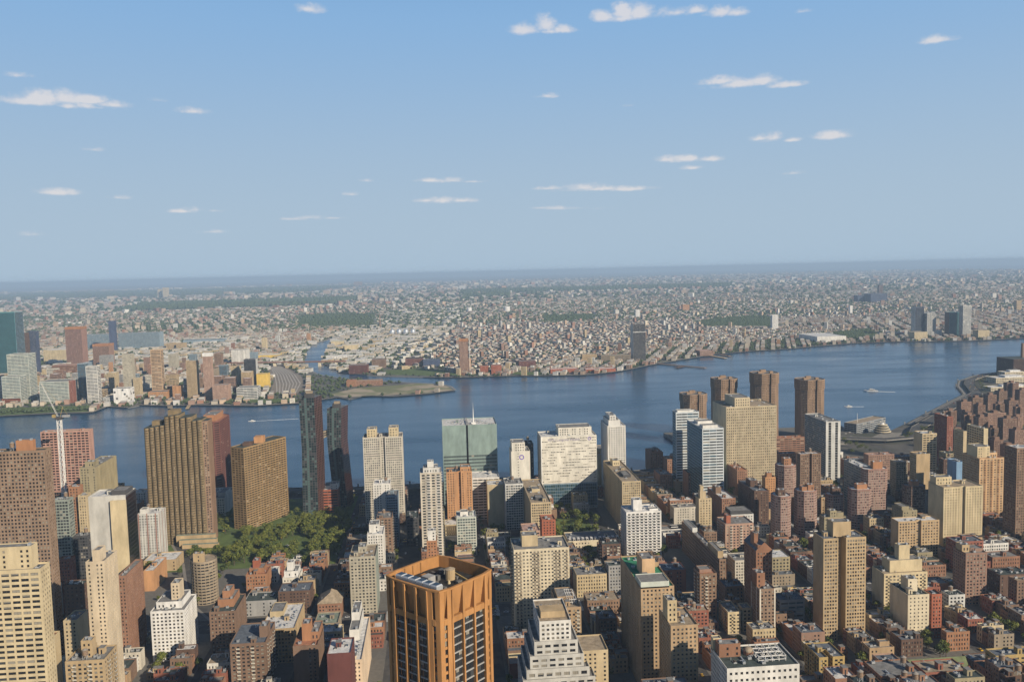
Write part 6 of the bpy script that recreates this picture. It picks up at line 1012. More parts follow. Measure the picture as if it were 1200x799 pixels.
for k in chosen:
    l = LOTS[k]; x0, x1, y0, y1, h, c, rf = l; org = ((x0 + x1) / 2, (y0 + y1) / 2, 0); kd = kindof(l); q = Quads(); pts = lot_mesh(l, q, k); ins = parapet(q, pts, h, 0, 0, .8, .3)
    corn = Quads(); r_ = random.Random(k)
    root = q.build(kd, [wall(c), G_DARK, G_MID, G_BLIND, wall(second(c))], None, org); tag(root, LAB[k], 'house' if kd == 'rowhouse' else 'building', {'rear_building': 'low rear buildings of the near blocks', 'rowhouse': 'row houses of the near streets', 'apartment_building': 'apartment blocks of the near streets', 'walkup_building': 'walk-up buildings of the near streets'}[kd])
    rq = Quads(); rq.ngon([(*p, h - .8) for p in ins], 0); rq.build('roof', [roofm(rf)], root, org)
    hw, hd = (x1 - x0) / 2, (y1 - y0) / 2
    if hits.get(NH + k, 0) > 12: clutter(root, -hw + .4, hw - .4, -hd + .4, hd - .4, h - .78, c, r_, units=rng.choice((1, 2, 3)) if hw < 6 else rng.choice((3, 4, 6)), tank=None if h > 20 else False, bulk=1 if hw > 3 else 0)
# the many that the view shows least of, unseen shade casters too, by colour in one mass
q = Quads(); cl = []
for k in massed:
    l = LOTS[k]; x0, x1, y0, y1, h, c, rf = l; n0 = sum(len(p) for p in q.P); pts = lot_mesh(l, q, k, False) if hits.get(NH + k, 0) else [(x0, y1), (x0, y0), (x1, y0), (x1, y1)]
    if not hits.get(NH + k, 0): q.prism(pts, .1, h, 0, cap=False)
    q.add([[(x0, y0, h - .2), (x1, y0, h - .2), (x1, y1, h - .2), (x0, y1, h - .2)]], 5)
    ms = np.concatenate(q.M)[n0:]; cc = np.tile(PAL[c], (len(ms), 1)).astype(float); cc[ms == 5] = ROOFC[rf]; cl.append(cc)
AW_ = mat('mixed_wall', (1, 1, 1), .88, .16, .15, attr=True); AR_ = mat('mixed_roof', (1, 1, 1), .9, .35, .2, attr=True)
tag(q.build('background_buildings', [AW_, G_DARK, G_MID, G_BLIND, AW_, AR_], cols=np.concatenate(cl)), 'mass of small houses mostly hidden between the towers', 'houses', kind='stuff')
# ------------------------------------------------------------------ trees
def leaf_mat(name, col): return mat(name, col, .8, .35, .35, spec=.2)
LEAF = [leaf_mat('foliage', (.11, .13, .028)), leaf_mat('foliage_dark', (.048, .070, .020)), leaf_mat('foliage_light', (.15, .16, .036))]
BARK = mat('bark', (.09, .07, .05), .9, .3, 1.0)
def crown_mesh(seed, n=520):
    r_ = np.random.default_rng(seed); lobes = [(np.array([r_.uniform(-1, 1) * 2.4, r_.uniform(-1, 1) * 2.4, 7 + r_.uniform(-1.6, 2.2)]), r_.uniform(1.5, 2.7)) for _ in range(9)]; q = Quads()
    P, Mx = [], []
    for k in range(n):
        c, R_ = lobes[r_.integers(9)]; d = r_.normal(size=3); d /= np.linalg.norm(d); d[2] = abs(d[2]) * .9 if r_.random() < .7 else d[2]; p = c + d * R_ * r_.uniform(.72, 1.06)
        nrm = d + r_.normal(size=3) * .45; nrm /= np.linalg.norm(nrm); t_ = np.cross(nrm, r_.normal(size=3)); t_ /= np.linalg.norm(t_); b_ = np.cross(nrm, t_); s = r_.uniform(.32, .62); P.append([p - t_ * s - b_ * s * .7, p + t_ * s - b_ * s * .5, p + t_ * s * .8 + b_ * s * .8, p - t_ * s * .9 + b_ * s * .6]); Mx.append(r_.choice([0, 1, 2], p=[.5, .28, .22]))
    q.add(P, np.array(Mx)); return q
CROWNS = [crown_mesh(s).mesh('crown', m) for s, m in ((1, LEAF), (2, LEAF), (3, [LEAF[2], LEAF[0], LEAF[2]]), (4, [LEAF[1], LEAF[1], LEAF[0]]), (5, LEAF))]
tq = Quads(); tq.cone(0, 0, .38, 0, 5.2, 7, 0, .22)
for a_, l_ in ((0.3, 2.0), (2.2, 2.3), (4.1, 1.9), (5.4, 2.2)): tq.beam((0, 0, 4.2), (l_ * math.cos(a_), l_ * math.sin(a_), 7.2), .2)
TRUNK = tq.mesh('trunk', [BARK]); TREES = []
def add_tree(x, y, s, k, z=0.0): TREES.append((x, y, s, k, z))
for _ in range(2600):                                   # park by the golden tower
    x, y = rng.uniform(955, 1150), rng.uniform(118, 330)
    if y > 322 - (1150 - x) * .35 + 30: continue
    if 1015 < x < 1040 and 165 < y < 200: continue
    if abs((x - 960) - (y - 285) * 1.9) < 14 or (x < 985 and y > 262): continue
    if all((x - a) ** 2 + (y - b) ** 2 > 44 for a, b, *_ in TREES) and not any(c0 - 4 < x < c1 + 4 and c2 - 4 < y < c3 + 4 for c0, c1, c2, c3 in HRECT): add_tree(x, y, rng.uniform(1.05, 1.5), rng.choice((0, 1, 2, 2, 4)))
    if len(TREES) > 150: break
np_ = len(TREES)
for _ in range(900):                                    # garden between the two long slabs, and its street edge
    x, y = rng.uniform(945, 1110), rng.uniform(-192, -124)
    if all((x - a) ** 2 + (y - b) ** 2 > 60 for a, b, *_ in TREES[np_:]): add_tree(x, y, rng.uniform(1.0, 1.5), rng.choice((0, 3, 1, 4)))
    if len(TREES) > np_ + 48: break
for (cx, cy, rx, ry, n) in ((1120, -262, 60, 18, 16), (1260, -260, 30, 40, 16), (1030, -262, 50, 14, 10), (960, -250, 30, 10, 8), (1010, 95, 20, 10, 6), (1210, 100, 12, 40, 8), (1400, -690, 55, 45, 22), (1440, -850, 40, 34, 14), (1500, -920, 30, 20, 10), (1340, -600, 40, 40, 14), (1160, 100, 30, 10, 8), (1090, -10, 30, 14, 8), (1000, -60, 40, 12, 10), (1250, -620, 40, 60, 12), (1300, -420, 30, 40, 10), (890, -160, 30, 12, 8), (850, -140, 26, 14, 12), (640, -330, 16, 12, 6), (700, -340, 20, 14, 8), (1180, -560, 30, 20, 8), (690, 215, 26, 10, 8), (1010, 240, 14, 60, 6)):
    for _ in range(n): add_tree(cx + rng.uniform(-rx, rx), cy + rng.uniform(-ry, ry), rng.uniform(.75, 1.3), rng.choice((0, 1, 3, 3)))
for (x0, x1, y0, y1) in BLOCKS:                         # back gardens and pavements
    if x0 < 560 or y0 < -1100: continue
    for _ in range(14): add_tree(rng.uniform(x0 + 20, x1 - 20), (y0 + y1) / 2 + rng.uniform(-7, 7), rng.uniform(.75, 1.35), rng.choice((0, 1, 2, 3, 4)))
    for _ in range(8): add_tree(rng.uniform(x0, x1), rng.choice((y0 - 1.5, y1 + 1.5)), rng.uniform(.5, .85), rng.choice((0, 1, 3)))
for k in range(len(coast) - 1):                         # river edge
    a_, b_ = Vector(coast[k]), Vector(coast[k + 1]); L = (b_ - a_).length; n_ = Vector(((b_ - a_).y, -(b_ - a_).x)).normalized()
    if 16 < k < 19: continue
    for i in range(int(L / 26)): p = a_.lerp(b_, rng.random()) + n_ * rng.uniform(52, 60); add_tree(p.x, p.y, rng.uniform(.7, 1.1), 3)
for e in EST[:44]:
    for _ in range(5): add_tree(e[0] + rng.uniform(-40, 40), e[1] + rng.uniform(-32, 32), rng.uniform(.7, 1.15), rng.choice((3, 3, 1)))
vis = []
allr = HRECT + [l[:4] for l in LOTS]; AR = np.array([r_[:4] for r_ in allr])
for (x, y, s, k, z) in TREES:
    if ((AR[:, 0] - 1.2 < x) & (x < AR[:, 1] + 1.2) & (AR[:, 2] - 1.2 < y) & (y < AR[:, 3] + 1.2)).any(): continue
    px, py = project(x, y, 8)
    if not (-30 < px < 1230 and py < 850): continue
    top = Vector((x, y, 8 * s)); d = top - CAM; h_ = tree_bvh.ray_cast(CAM, d.normalized(), d.length - 6); vis.append((0 if h_[0] is None else 1, d.length, x, y, s, k, z))
vis.sort(); single, mass = [v for v in vis if not v[0]][:290], [v for v in vis if not v[0]][290:] + [v for v in vis if v[0]][:500]
print('trees', len(single), len(mass))
def tree_label(x, y, k):
    if 950 < x < 1240 and 110 < y < 330: return 'leafy green tree of the park beside the golden angled tower', 'park trees'
    if 940 < x < 1115 and -195 < y < -120: return 'dense green tree in the garden between the two long slabs', 'garden trees'
    if x > 1240: return 'dark green tree near the river edge', 'riverside trees'
    return 'green tree among the houses of the near streets', 'street and yard trees'
for _, _, x, y, s, k, z in single:
    lb, gr = tree_label(x, y, k); root = tag(empty('tree', (x, y, z), rng.uniform(0, 6)), lb, 'tree', gr); root.scale = (s, s, s * rng.uniform(.85, 1.1)); put('trunk', TRUNK, root, (0, 0, 0)); put('crown', CROWNS[k], root, (0, 0, 0))
q = Quads()
for _, _, x, y, s, k, z in mass:
    me = crown_mesh(k + 20, 110); P = me.P[0].copy() * s; P[:, :, :2] = P[:, :, :2] + (x, y); q.add(P, me.M[0])
tag(q.build('tree_foliage', LEAF), 'mass of greenery half hidden among the houses', 'greenery', kind='stuff')
# ------------------------------------------------------------------ vehicles on the avenues and the expressway
def car_mesh(c, bus=False):
    q = Quads(); L, W_, H1, H2 = (5.5, 1.25, 1.1, 3.0) if bus else (2.2, .9, .85, 1.45)
    q.box(-W_, W_, -L, L, .3, H1, 0); a_ = (-W_ + .12, W_ - .12); y0_, y1_ = (-L + .2, L - .2) if bus else (-L * .62, L * .42)
    q.add([[(a_[0], y0_, H1), (a_[1], y0_, H1), (a_[1] - .12, y0_ + .35, H2), (a_[0] + .12, y0_ + .35, H2)], [(a_[1], y0_, H1), (a_[1], y1_, H1), (a_[1] - .12, y1_ - .5, H2), (a_[1] - .12, y0_ + .35, H2)], [(a_[1], y1_, H1), (a_[0], y1_, H1), (a_[0] + .12, y1_ - .5, H2), (a_[1] - .12, y1_ - .5, H2)], [(a_[0], y1_, H1), (a_[0], y0_, H1), (a_[0] + .12, y0_ + .35, H2), (a_[0] + .12, y1_ - .5, H2)]], 1)
    q.add([[(a_[0] + .12, y0_ + .35, H2), (a_[1] - .12, y0_ + .35, H2), (a_[1] - .12, y1_ - .5, H2), (a_[0] + .12, y1_ - .5, H2)]], 0)
    for x in (-W_, W_ - .2):
        for y in (-L * .62, L * .62): q.box(x, x + .2, y - .33, y + .33, 0, .62, 2)
    return q.mesh('car', [mat('car_paint_' + c, dict(white=(.75, .75, .75), black=(.02, .02, .022), silver=(.45, .46, .48), yellow=(.75, .45, .03), red=(.35, .04, .03), blue=(.05, .10, .25))[c], .3, 0), G_DARK, mat('tyre', (.02, .02, .02), .9, 0)])
CARS = {c: car_mesh(c) for c in ('white', 'black', 'silver', 'yellow', 'red', 'blue')}; BUS = car_mesh('white', True)
spots = []
for x in AVE[3:]:
    for _ in range(150): spots.append((x + rng.choice((-12, -7, -3.5, 0, 3.5, 7, 12)), rng.uniform(-900, 700), .03, 0))
for y in STREETS:
    for _ in range(14): spots.append((rng.uniform(600, 1230), y + rng.choice((-4.4, 0, 4.4)), .03, math.pi / 2))
for _ in range(40): spots.append((rng.uniform(1249, 1271), rng.uniform(-600, 600), .03, 0))
for k in range(20, 26):
    a_, b_ = Vector(coast[k]), Vector(coast[k + 1]); n_ = Vector(((b_ - a_).y, -(b_ - a_).x)).normalized()
    for _ in range(8): p = a_.lerp(b_, rng.random()) + n_ * rng.choice((24, 28, 33, 37)); spots.append((p.x, p.y, 5.05, math.atan2((b_ - a_).y, (b_ - a_).x) - math.pi / 2))
for _ in range(16): t_ = rng.random(); spots.append((850 + 60 * t_ + rng.uniform(-2, 2), 238 + 24 * t_ + rng.uniform(-6, 6), .32, -1.2))
placed = []; nc = 0
for (x, y, z, rz) in spots:
    p = Vector((x, y, z + 1)); px, py = project(*p); d = p - CAM
    if not (0 < px < 1200 and py < 799) or nc >= 280: continue
    if ((AR[:, 0] - 1 < x) & (x < AR[:, 1] + 1) & (AR[:, 2] - 1 < y) & (y < AR[:, 3] + 1)).any() or any(abs(x - a) < (2.4 if rz == 0 else 6.5) and abs(y - b) < (6.5 if rz == 0 else 2.4) for a, b in placed): continue
    if tree_bvh.ray_cast(CAM, d.normalized(), d.length - 2)[0] is not None: continue
    placed.append((x, y)); nc += 1; c = rng.choice(('white', 'white', 'black', 'black', 'silver', 'silver', 'yellow', 'yellow', 'red', 'blue')); bus = rng.random() < .04 and rz == 0
    o = bpy.data.objects.new('bus' if bus else 'car', BUS if bus else CARS[c]); COL.objects.link(o); o.location = (x, y, z); o.rotation_euler = (0, 0, rz); on = 'wide expressway by the river bend' if x > 1300 else 'avenue' if rz == 0 else 'side street' if rz > 1 else 'approach road by the park'
    tag(o, 'long white bus driving along the avenue' if bus else f'{c} car seen from above on the {on}', 'bus' if bus else 'car', f'{"white buses" if bus else c + " cars"} on the {on}')
print('cars', nc)
# ------------------------------------------------------------------ boats, piers, bridge, tanks across the water
def boat(x, y, rz, L, label, wake=0.0):
    q = Quads(); w = L * .16; dk = [(-L / 2, -w), (L * .25, -w), (L / 2, 0), (L * .25, w), (-L / 2, w)]; root = tag(empty('boat', (x, y, -3), rz), label, 'boat'); q.prism(dk, -.3, L * .07, 0); q.build('hull', [wall('bright')], root)
    q = Quads(); q.box(-L * .3, L * .12, -w * .7, w * .7, L * .07, L * .15, 0); q.box(-L * .15, L * .05, -w * .5, w * .5, L * .15, L * .2, 0); q.box(-L * .29, L * .125, -w * .72, w * .72, L * .09, L * .125, 1); q.build('cabin', [wall('bright'), G_DARK], root)
    if wake:
        m = mat('foam', (.62, .66, .68), .9, .3, .3); q = Quads(); n = 16; rr = random.Random(int(x))
        for k in range(n):
            a0, a1 = k / n, (k + 1) / n; f = lambda t: (L * .12 + 3.2 * t) * (1 - t * .45)
            q.add([[(-L / 2 - wake * a0, -f(a0), .05), (-L / 2 - wake * a1, -f(a1) * rr.uniform(.7, 1.1), .05), (-L / 2 - wake * a1, f(a1) * rr.uniform(.7, 1.1), .05), (-L / 2 - wake * a0, f(a0), .05)]])
        o = q.build('wake', [m], None); o.location = (x, y, -2.98); o.rotation_euler = (0, 0, rz); o['kind'] = 'stuff'
boat(1958, 425, R(96), 16, 'small white motor boat drawing a long white wake in mid river', 95); boat(2053, -1087, R(60), 34, 'white ferry boat in the open river above the bend', 40); boat(1841, -922, R(80), 18, 'small dark decked boat near the marina with short wake', 26); boat(2290, 130, R(20), 12, 'tiny boat off the tip of the far point'); boat(2240, 1050, R(70), 14, 'little boat moored off the far promenade')
for k in range(7): boat(1490 + k * 9, -752 - k * 4 + (k % 2) * 8, R(40 + 7 * k), rng.uniform(11, 20), f"{('long', 'short', 'broad', 'slim', 'small', 'tall', 'low')[k]} white yacht moored in the marina basin beside the pier building")
def pier(pts, w, label, m):
    q = Quads(); P = [Vector(p) for p in pts]; c = sum(P, Vector((0, 0))) / len(P); root = tag(empty('pier', (*c, 0)), label, 'pier')
    for k in range(len(P) - 1):
        a_, b_ = P[k], P[k + 1]; n_ = Vector((-(b_ - a_).y, (b_ - a_).x)).normalized() * w / 2; q.prism([tuple(a_ - n_), tuple(b_ - n_), tuple(b_ + n_), tuple(a_ + n_)], -1.2, .2, 0)
        for i in range(int((b_ - a_).length / 14)): p = a_.lerp(b_, (i + .5) / max(1, int((b_ - a_).length / 14))); q.box(p.x - .6, p.x + .6, p.y - .6, p.y + .6, -4, -1.2, 0)
    q.build('deck', [m], root, (*c, 0))
pier([(2800, -738), (2640, -848)], 12, 'long dark pier pointing into the river past the lone dark tower', wall('brown')); pier([(2700, -790), (2672, -760)], 16, 'short stub pier attached to the long dark pier', wall('darkbrown')); pier([(2990, -985), (2900, -1005)], 14, 'small pale pier beyond the long dark pier', wall('tan')); pier([(3020, -1025), (2960, -1040)], 12, 'short dark pier beside the small pale pier', wall('brown')); pier([(2240, 690), (2195, 675)], 12, 'square dark pier before the slender orange tower', wall('greybrown')); pier([(2240, 640), (2175, 628)], 8, 'narrow pier by the cove on the far shore', wall('tan'))
def bridge():
    a_, b_ = Vector((3165, 760)), Vector((3085, 330)); c = (a_ + b_) / 2; root = tag(empty('bridge', (*c, 0)), 'low red railed road bridge crossing the creek mouth on pale piers', 'bridge'); n_ = Vector((-(b_ - a_).y, (b_ - a_).x)).normalized() * 9
    q = Quads(); q.prism([tuple(a_ - n_), tuple(a_ + n_), tuple(b_ + n_), tuple(b_ - n_)], 12, 14, 0); q.build('deck', [wall('brownbrick')], root, (*c, 0)); q = Quads()
    for s_ in (-1, 1): q.beam((*(a_ + n_ * s_), 15), (*(b_ + n_ * s_), 15), 1.2)
    q.build('railing', [wall('redbrick')], root, (*c, 0))
    for t_ in (.1, .25, .4, .56, .78, .92): q = Quads(); p = a_.lerp(b_, t_); q.box(p.x - 7, p.x + 7, p.y - 5, p.y + 5, -4, 12, 0); q.build('bridge_pier', [wall('creamwhite')], root, (*c, 0))
bridge()
def tank(kind, x, y, r_, h, label, m, dome, group=None):
    q = Quads(); q.cone(x, y, r_, 0, h, 20, 0, r_); n = 5
    for i in range(n): a_, b_ = i * math.pi / 2 / n, (i + 1) * math.pi / 2 / n; q.cone(x, y, r_ * math.cos(a_), h + dome * math.sin(a_), h + dome * math.sin(b_), 20, 0, max(r_ * math.cos(b_), .05))
    tag(q.build(kind, [m], None, (x, y, 0)), label, 'tank', group)
tank('fuel_tank', 6830, -260, 20, 36, 'white drum tank inland, first of two beyond the factories', wall('bright'), 4); tank('fuel_tank', 6654, -547, 25, 44, 'larger white drum tank inland beyond the factories', wall('bright'), 4)
for k in range(8): tank('digester', 4500 - 6 * (k // 2) + (k % 2) * 34, 236 - (k // 2) * 36, 12.5, 16, 'shiny silver egg shaped tank of the cluster beyond the creek', mat('egg_steel', (.62, .64, .66), .3, .1, .1, metal=.6), 18, 'silver egg tanks beyond the creek')
# ------------------------------------------------------------------ the far shore: single buildings, then the endless low districts
FAR_SHORE = [
    ('office_tower', 'tallest blue green glass tower on the far shore, cut by the picture edge', 'blue green glass tower', (2896.0, 2953.0, 1363.0, 1435.0), 227.7, 'curtain', 'teal', {'side': 'tealglass'}),
    ('apartment_tower', 'dark brown tower close behind the blue green glass tower', 'dark brown far tower', (3092.0, 3114.0, 1421.0, 1447.0), 148.7, 'dense', 'darkbrown', {'side': 'dense'}),
    ('apartment_tower', 'dark blue tower paired with the dark brown one on the far shore', 'dark blue far tower', (3140.0, 3162.0, 1410.0, 1437.0), 151.1, 'dense', 'navy', {'side': 'dense'}),
    ('apartment_tower', 'pale tall glass tower of two shafts behind a shorter pale tower', 'tall pale glass tower', (2422.0, 2466.0, 1112.0, 1168.0), 128.6, 'bands', 'palegreen', {'side': 'bands'}),
    ('apartment_tower', 'shorter pale greenish tower by the far promenade', 'shorter pale far tower', (2376.0, 2414.0, 1116.0, 1163.0), 73.5, 'bands', 'palegreen', {'side': 'bands'}),
    ('apartment_building', 'broad pale green riverside block with red flank at the promenade', 'broad pale green block', (2345.0, 2404.0, 980.0, 1054.0), 59.2, 'bands', 'palegreen', {'side': 'bands'}),
    ('apartment_building', 'narrow brick red flank block joined to the broad pale green block', 'narrow red flank block', (2350.0, 2368.0, 970.0, 983.0), 59.5, 'punch', 'redbrick', {'side': 'punch'}),
    ('apartment_tower', 'unfinished red and pink tower with orange netting crown on the far shore', 'unfinished far tower', (3277.0, 3324.0, 1310.0, 1369.0), 151.9, 'rib', 'redpale', {'crown': 'orange', 'side': 'rib'}),
    ('apartment_tower', 'smaller unfinished tower with orange netting on top', 'smaller unfinished tower', (3376.0, 3426.0, 1252.0, 1313.0), 78.6, 'rib', 'rosebrick', {'crown': 'orange', 'side': 'rib'}),
    ('apartment_tower', 'blue tower attached to the slim white tower near the cove', 'slim blue far tower', (2411.0, 2429.0, 960.0, 981.0), 98.5, 'curtain', 'bluegrey', {'side': 'tealglass'}),
    ('apartment_tower', 'slim white slab tower near the small cove on the far shore', 'slim white far slab', (2335.0, 2358.0, 900.0, 929.0), 97.8, 'bands', 'white', {'side': 'bands'}),
    ('apartment_tower', 'speckled pale grey tower behind the white screen block', 'speckled grey tower', (2412.0, 2432.0, 836.0, 862.0), 120.1, 'slots', 'greybeige', {'side': 'slots'}),
    ('apartment_building', 'small beige stepped tower beside the speckled grey tower', 'small beige far tower', (2406.0, 2424.0, 816.0, 835.0), 54.2, 'punch', 'sand', {'side': 'punch'}),
    ('apartment_building', 'white cube with dark blotches facing the river beyond the cove', 'white cube with blotches', (2299.0, 2332.0, 807.0, 849.0), 40.5, 'blotch', 'bright', {'side': 'blotch'}),
    ('apartment_tower', 'slender orange and pink tower rising from a low orange base', 'slender orange far tower', (2444.0, 2467.0, 769.0, 797.0), 126.8, 'bands', 'peach', {'side': 'bands'}),
    ('apartment_building', 'low orange base building under the slender orange tower', 'low orange base building', (2373.0, 2414.0, 736.0, 786.0), 18.7, 'punch', 'orangetan', {'side': 'punch'}),
    ('apartment_building', 'short orange block with a white box behind it near the pier', 'short orange far block', (2376.0, 2395.0, 699.0, 722.0), 32.7, 'few', 'orangetan', {'side': 'few'}),
    ('apartment_tower', 'olive beige tower near the middle of the far shore', 'olive far tower', (2348.0, 2370.0, 648.0, 675.0), 101.6, 'dense', 'tan', {'side': 'dense'}),
    ('apartment_tower', 'pink tower with white crown above a wide pink base', 'pink far tower', (2320.0, 2338.0, 601.0, 623.0), 121.1, 'punch', 'pinkbrick', {'crown': 'white', 'side': 'punch'}),
    ('apartment_building', 'wide pink base block with many windows joined to the pink tower', 'wide pink base block', (2279.0, 2311.0, 551.0, 591.0), 42.8, 'punch', 'pinkbrick', {'side': 'punch'}),
    ('apartment_tower', 'dark glass tower with pale edge beside the yellow block', 'dark glass far tower', (2523.0, 2550.0, 528.0, 562.0), 84.8, 'curtain', 'darkgrey', {'side': 'white2'}),
    ('apartment_building', 'yellow block beside the rail yard on the far shore', 'yellow far block', (2513.0, 2540.0, 492.0, 526.0), 42.3, 'blank', 'yellow', {'side': 'blank'}),
    ('apartment_building', 'low grey banded block in front of the dark glass tower', 'low grey banded far block', (2293.0, 2336.0, 479.0, 533.0), 31.8, 'bands', 'palegrey', {'side': 'bands'}),
    ('apartment_building', 'rosy red mid rise behind the slender orange tower', 'rosy far mid rise', (3042.0, 3060.0, 996.0, 1016.0), 53.5, 'punch', 'rosebrick', {'side': 'punch'}),
    ('apartment_building', 'grey apartment block behind the short orange block', 'grey far apartment block', (3129.0, 3153.0, 929.0, 959.0), 55.1, 'punch', 'greybeige', {'side': 'punch'}),
    ('apartment_building', 'square tan block, first of a pair behind the far towers', 'first square tan block', (4008.0, 4039.0, 1197.0, 1235.0), 31.3, 'punch', 'tan', {'side': 'punch'}),
    ('apartment_building', 'square tan block, second of a pair behind the far towers', 'second square tan block', (3990.0, 4021.0, 1146.0, 1185.0), 31.2, 'punch', 'tan', {'side': 'punch'}),
    ('office_tower', 'dark blue slab standing edge on in the rail yard district', 'dark blue slab on edge', (4013.0, 4035.0, 1458.0, 1485.0), 139.8, 'blank', 'navy', {'side': 'blank'}),
    ('rail_building', 'long blue grey railway building with rows of bays', 'long railway building', (4115.0, 4175.0, 1296.0, 1482.0), 75.9, 'rib', 'bluegrey', {'side': 'rib'}),
    ('rail_building', 'low pale blue railway shed left of the dark blue slab', 'pale blue railway shed', (4196.0, 4256.0, 1554.0, 1675.0), 69.0, 'band', 'bluegrey', {'side': 'band'}),
    ('warehouse', 'long blue roofed shed beyond the railway building', 'long blue roofed shed', (4370.0, 4430.0, 1065.0, 1264.0), 17.1, 'blank', 'bluegrey', {'roof': 'slate', 'side': 'blank'}),
    ('apartment_building', 'cream factory block behind the broad pale green block', 'cream far factory', (3585.0, 3675.0, 1490.0, 1586.0), 48.4, 'punch', 'cream', {'roof': 'white', 'side': 'punch'}),
    ('apartment_building', 'long rusty brown factory below the unfinished far tower', 'long rusty factory', (3104.0, 3164.0, 1253.0, 1348.0), 30.1, 'band', 'rust', {'roof': 'rose', 'side': 'band'}),
    ('apartment_building', 'blue green mid rise behind the pink tower', 'blue green mid rise', (2714.0, 2735.0, 656.0, 682.0), 50.8, 'curtain', 'bluegrey', {'side': 'curtain'}),
    ('apartment_building', 'orange low rise in front of the blue green mid rise', 'orange low rise', (2671.0, 2695.0, 645.0, 677.0), 21.1, 'few', 'orangetan', {'side': 'few'}),
    ('apartment_building', 'white industrial block with rounded roof near the yellow block', 'white rounded far block', (3235.0, 3280.0, 707.0, 764.0), 54.1, 'few', 'white', {'side': 'few'}),
    ('pavilion', 'low bright red roofed pavilion beside the promenade lawn', 'red pavilion', (2376.0, 2406.0, 1118.0, 1166.0), 13.8, 'blank', 'redorange', {'roof': 'brick', 'side': 'blank'}),
    ('clock_tower', 'bright white stepped tower inland behind the creek mouth', 'white stepped inland tower', (3847.0, 3865.0, 753.0, 775.0), 53.0, 'few', 'cream', {'side': 'few'}),
    ('warehouse', 'yellow walled bus depot beside the rail yard', 'yellow walled depot', (3437.0, 3507.0, 628.0, 718.0), 13.6, 'blank', 'yellow', {'roof': 'white', 'side': 'blank'}),
    ('warehouse', 'long orange brick factory on the creek point', 'orange creek factory', (2486.0, 2516.0, 164.0, 242.0), 15.0, 'punch', 'brick', {'roof': 'tan', 'side': 'punch'}),
    ('warehouse', 'short orange brick block at the end of the creek factory', 'short orange creek block', (2481.0, 2511.0, 239.0, 266.0), 17.4, 'punch', 'orangebrick', {'roof': 'brick', 'side': 'punch'}),
    ('warehouse', 'dark brown ribbed warehouse at the creek mouth', 'dark brown creek warehouse', (2798.0, 2838.0, 230.0, 291.0), 27.9, 'rib', 'maroon', {'roof': 'grey', 'side': 'rib'}),
    ('warehouse', 'pale green roofed shed on the creek bank', 'pale green roofed shed', (3956.0, 4006.0, 432.0, 487.0), 19.6, 'blank', 'cream', {'roof': 'palegreen', 'side': 'blank'}),
    ('warehouse', 'bigger pale shed with flat roof by the creek', 'bigger pale creek shed', (3664.0, 3724.0, 341.0, 395.0), 25.5, 'blank', 'cream', {'roof': 'white', 'side': 'blank'}),
    ('warehouse', 'white shed row with ridged roof by the creek bridge', 'white shed row', (3274.0, 3314.0, 328.0, 424.0), 16.3, 'few', 'white', {'roof': 'white', 'side': 'few'}),
    ('apartment_building', 'brown brick cluster block behind the dark creek warehouse', 'brown cluster block', (2957.0, 2997.0, 181.0, 228.0), 29.6, 'punch', 'brownbrick', {'side': 'punch'}),
    ('apartment_building', 'dark maroon industrial block behind the green riverside lot', 'dark maroon block', (2974.0, 3024.0, 52.0, 114.0), 26.9, 'punch', 'maroon', {'roof': 'dark', 'side': 'punch'}),
    ('apartment_building', 'navy coloured warehouse beside the dark maroon block', 'navy warehouse', (2928.0, 2978.0, -7.0, 52.0), 23.6, 'blank', 'navy', {'roof': 'slate', 'side': 'blank'}),
    ('apartment_tower', 'unfinished pinkish tower with a yellow orange crown and crane on the far point', 'unfinished tower on the far point', (2697.0, 2721.0, -97.0, -68.0), 108.7, 'rib', 'pinkbrick', {'crown': 'orange', 'crane': 1, 'side': 'rib'}),
    ('apartment_building', 'first of two square red blocks beside the unfinished tower on the point', 'first red square block', (2679.0, 2700.0, -159.0, -132.0), 24.4, 'punch', 'redorange', {'side': 'punch'}),
    ('apartment_building', 'second of two square red blocks beside the unfinished tower on the point', 'second red square block', (2668.0, 2694.0, -198.0, -166.0), 27.0, 'punch', 'redorange', {'side': 'punch'}),
    ('apartment_building', 'dark brick warehouse behind the riverside trees', 'dark riverside warehouse', (2779.0, 2819.0, -320.0, -264.0), 25.4, 'punch', 'maroon', {'side': 'punch'}),
    ('apartment_building', 'long low red terrace of sheds along the far bank', 'long low red terrace', (2629.0, 2659.0, -436.0, -349.0), 13.4, 'few', 'redorange', {'roof': 'white', 'side': 'few'}),
    ('apartment_building', 'low red sheds with white roofs nearer the tall dark tower', 'low red sheds', (2619.0, 2649.0, -553.0, -458.0), 10.7, 'few', 'redorange', {'roof': 'white', 'side': 'few'}),
    ('apartment_building', 'tan brick block with rows of windows on the far bank', 'tan far block', (2921.0, 2951.0, -552.0, -499.0), 26.9, 'punch', 'tan', {'side': 'punch'}),
    ('apartment_building', 'grey window row block left of the tall dark slab tower', 'grey window row block', (2893.0, 2923.0, -665.0, -560.0), 23.7, 'rib', 'greybrown', {'side': 'rib'}),
    ('apartment_tower', 'tall dark slab tower standing alone at the bend of the far bank', 'lone dark slab tower', (2895.0, 2930.0, -718.0, -674.0), 127.5, 'dense', 'darkgrey', {'belt': 1, 'side': 'white2'}),
    ('apartment_building', 'white block inland behind the lone dark slab tower', 'white block behind dark tower', (5370.0, 5400.0, -1297.0, -1269.0), 54.7, 'few', 'bright', {'side': 'few'}),
    ('warehouse', 'brick red factory cluster on the bank beside the pier', 'brick red far factory', (2988.0, 3048.0, -989.0, -940.0), 18.5, 'punch', 'rosebrick', {'roof': 'rose', 'side': 'punch'}),
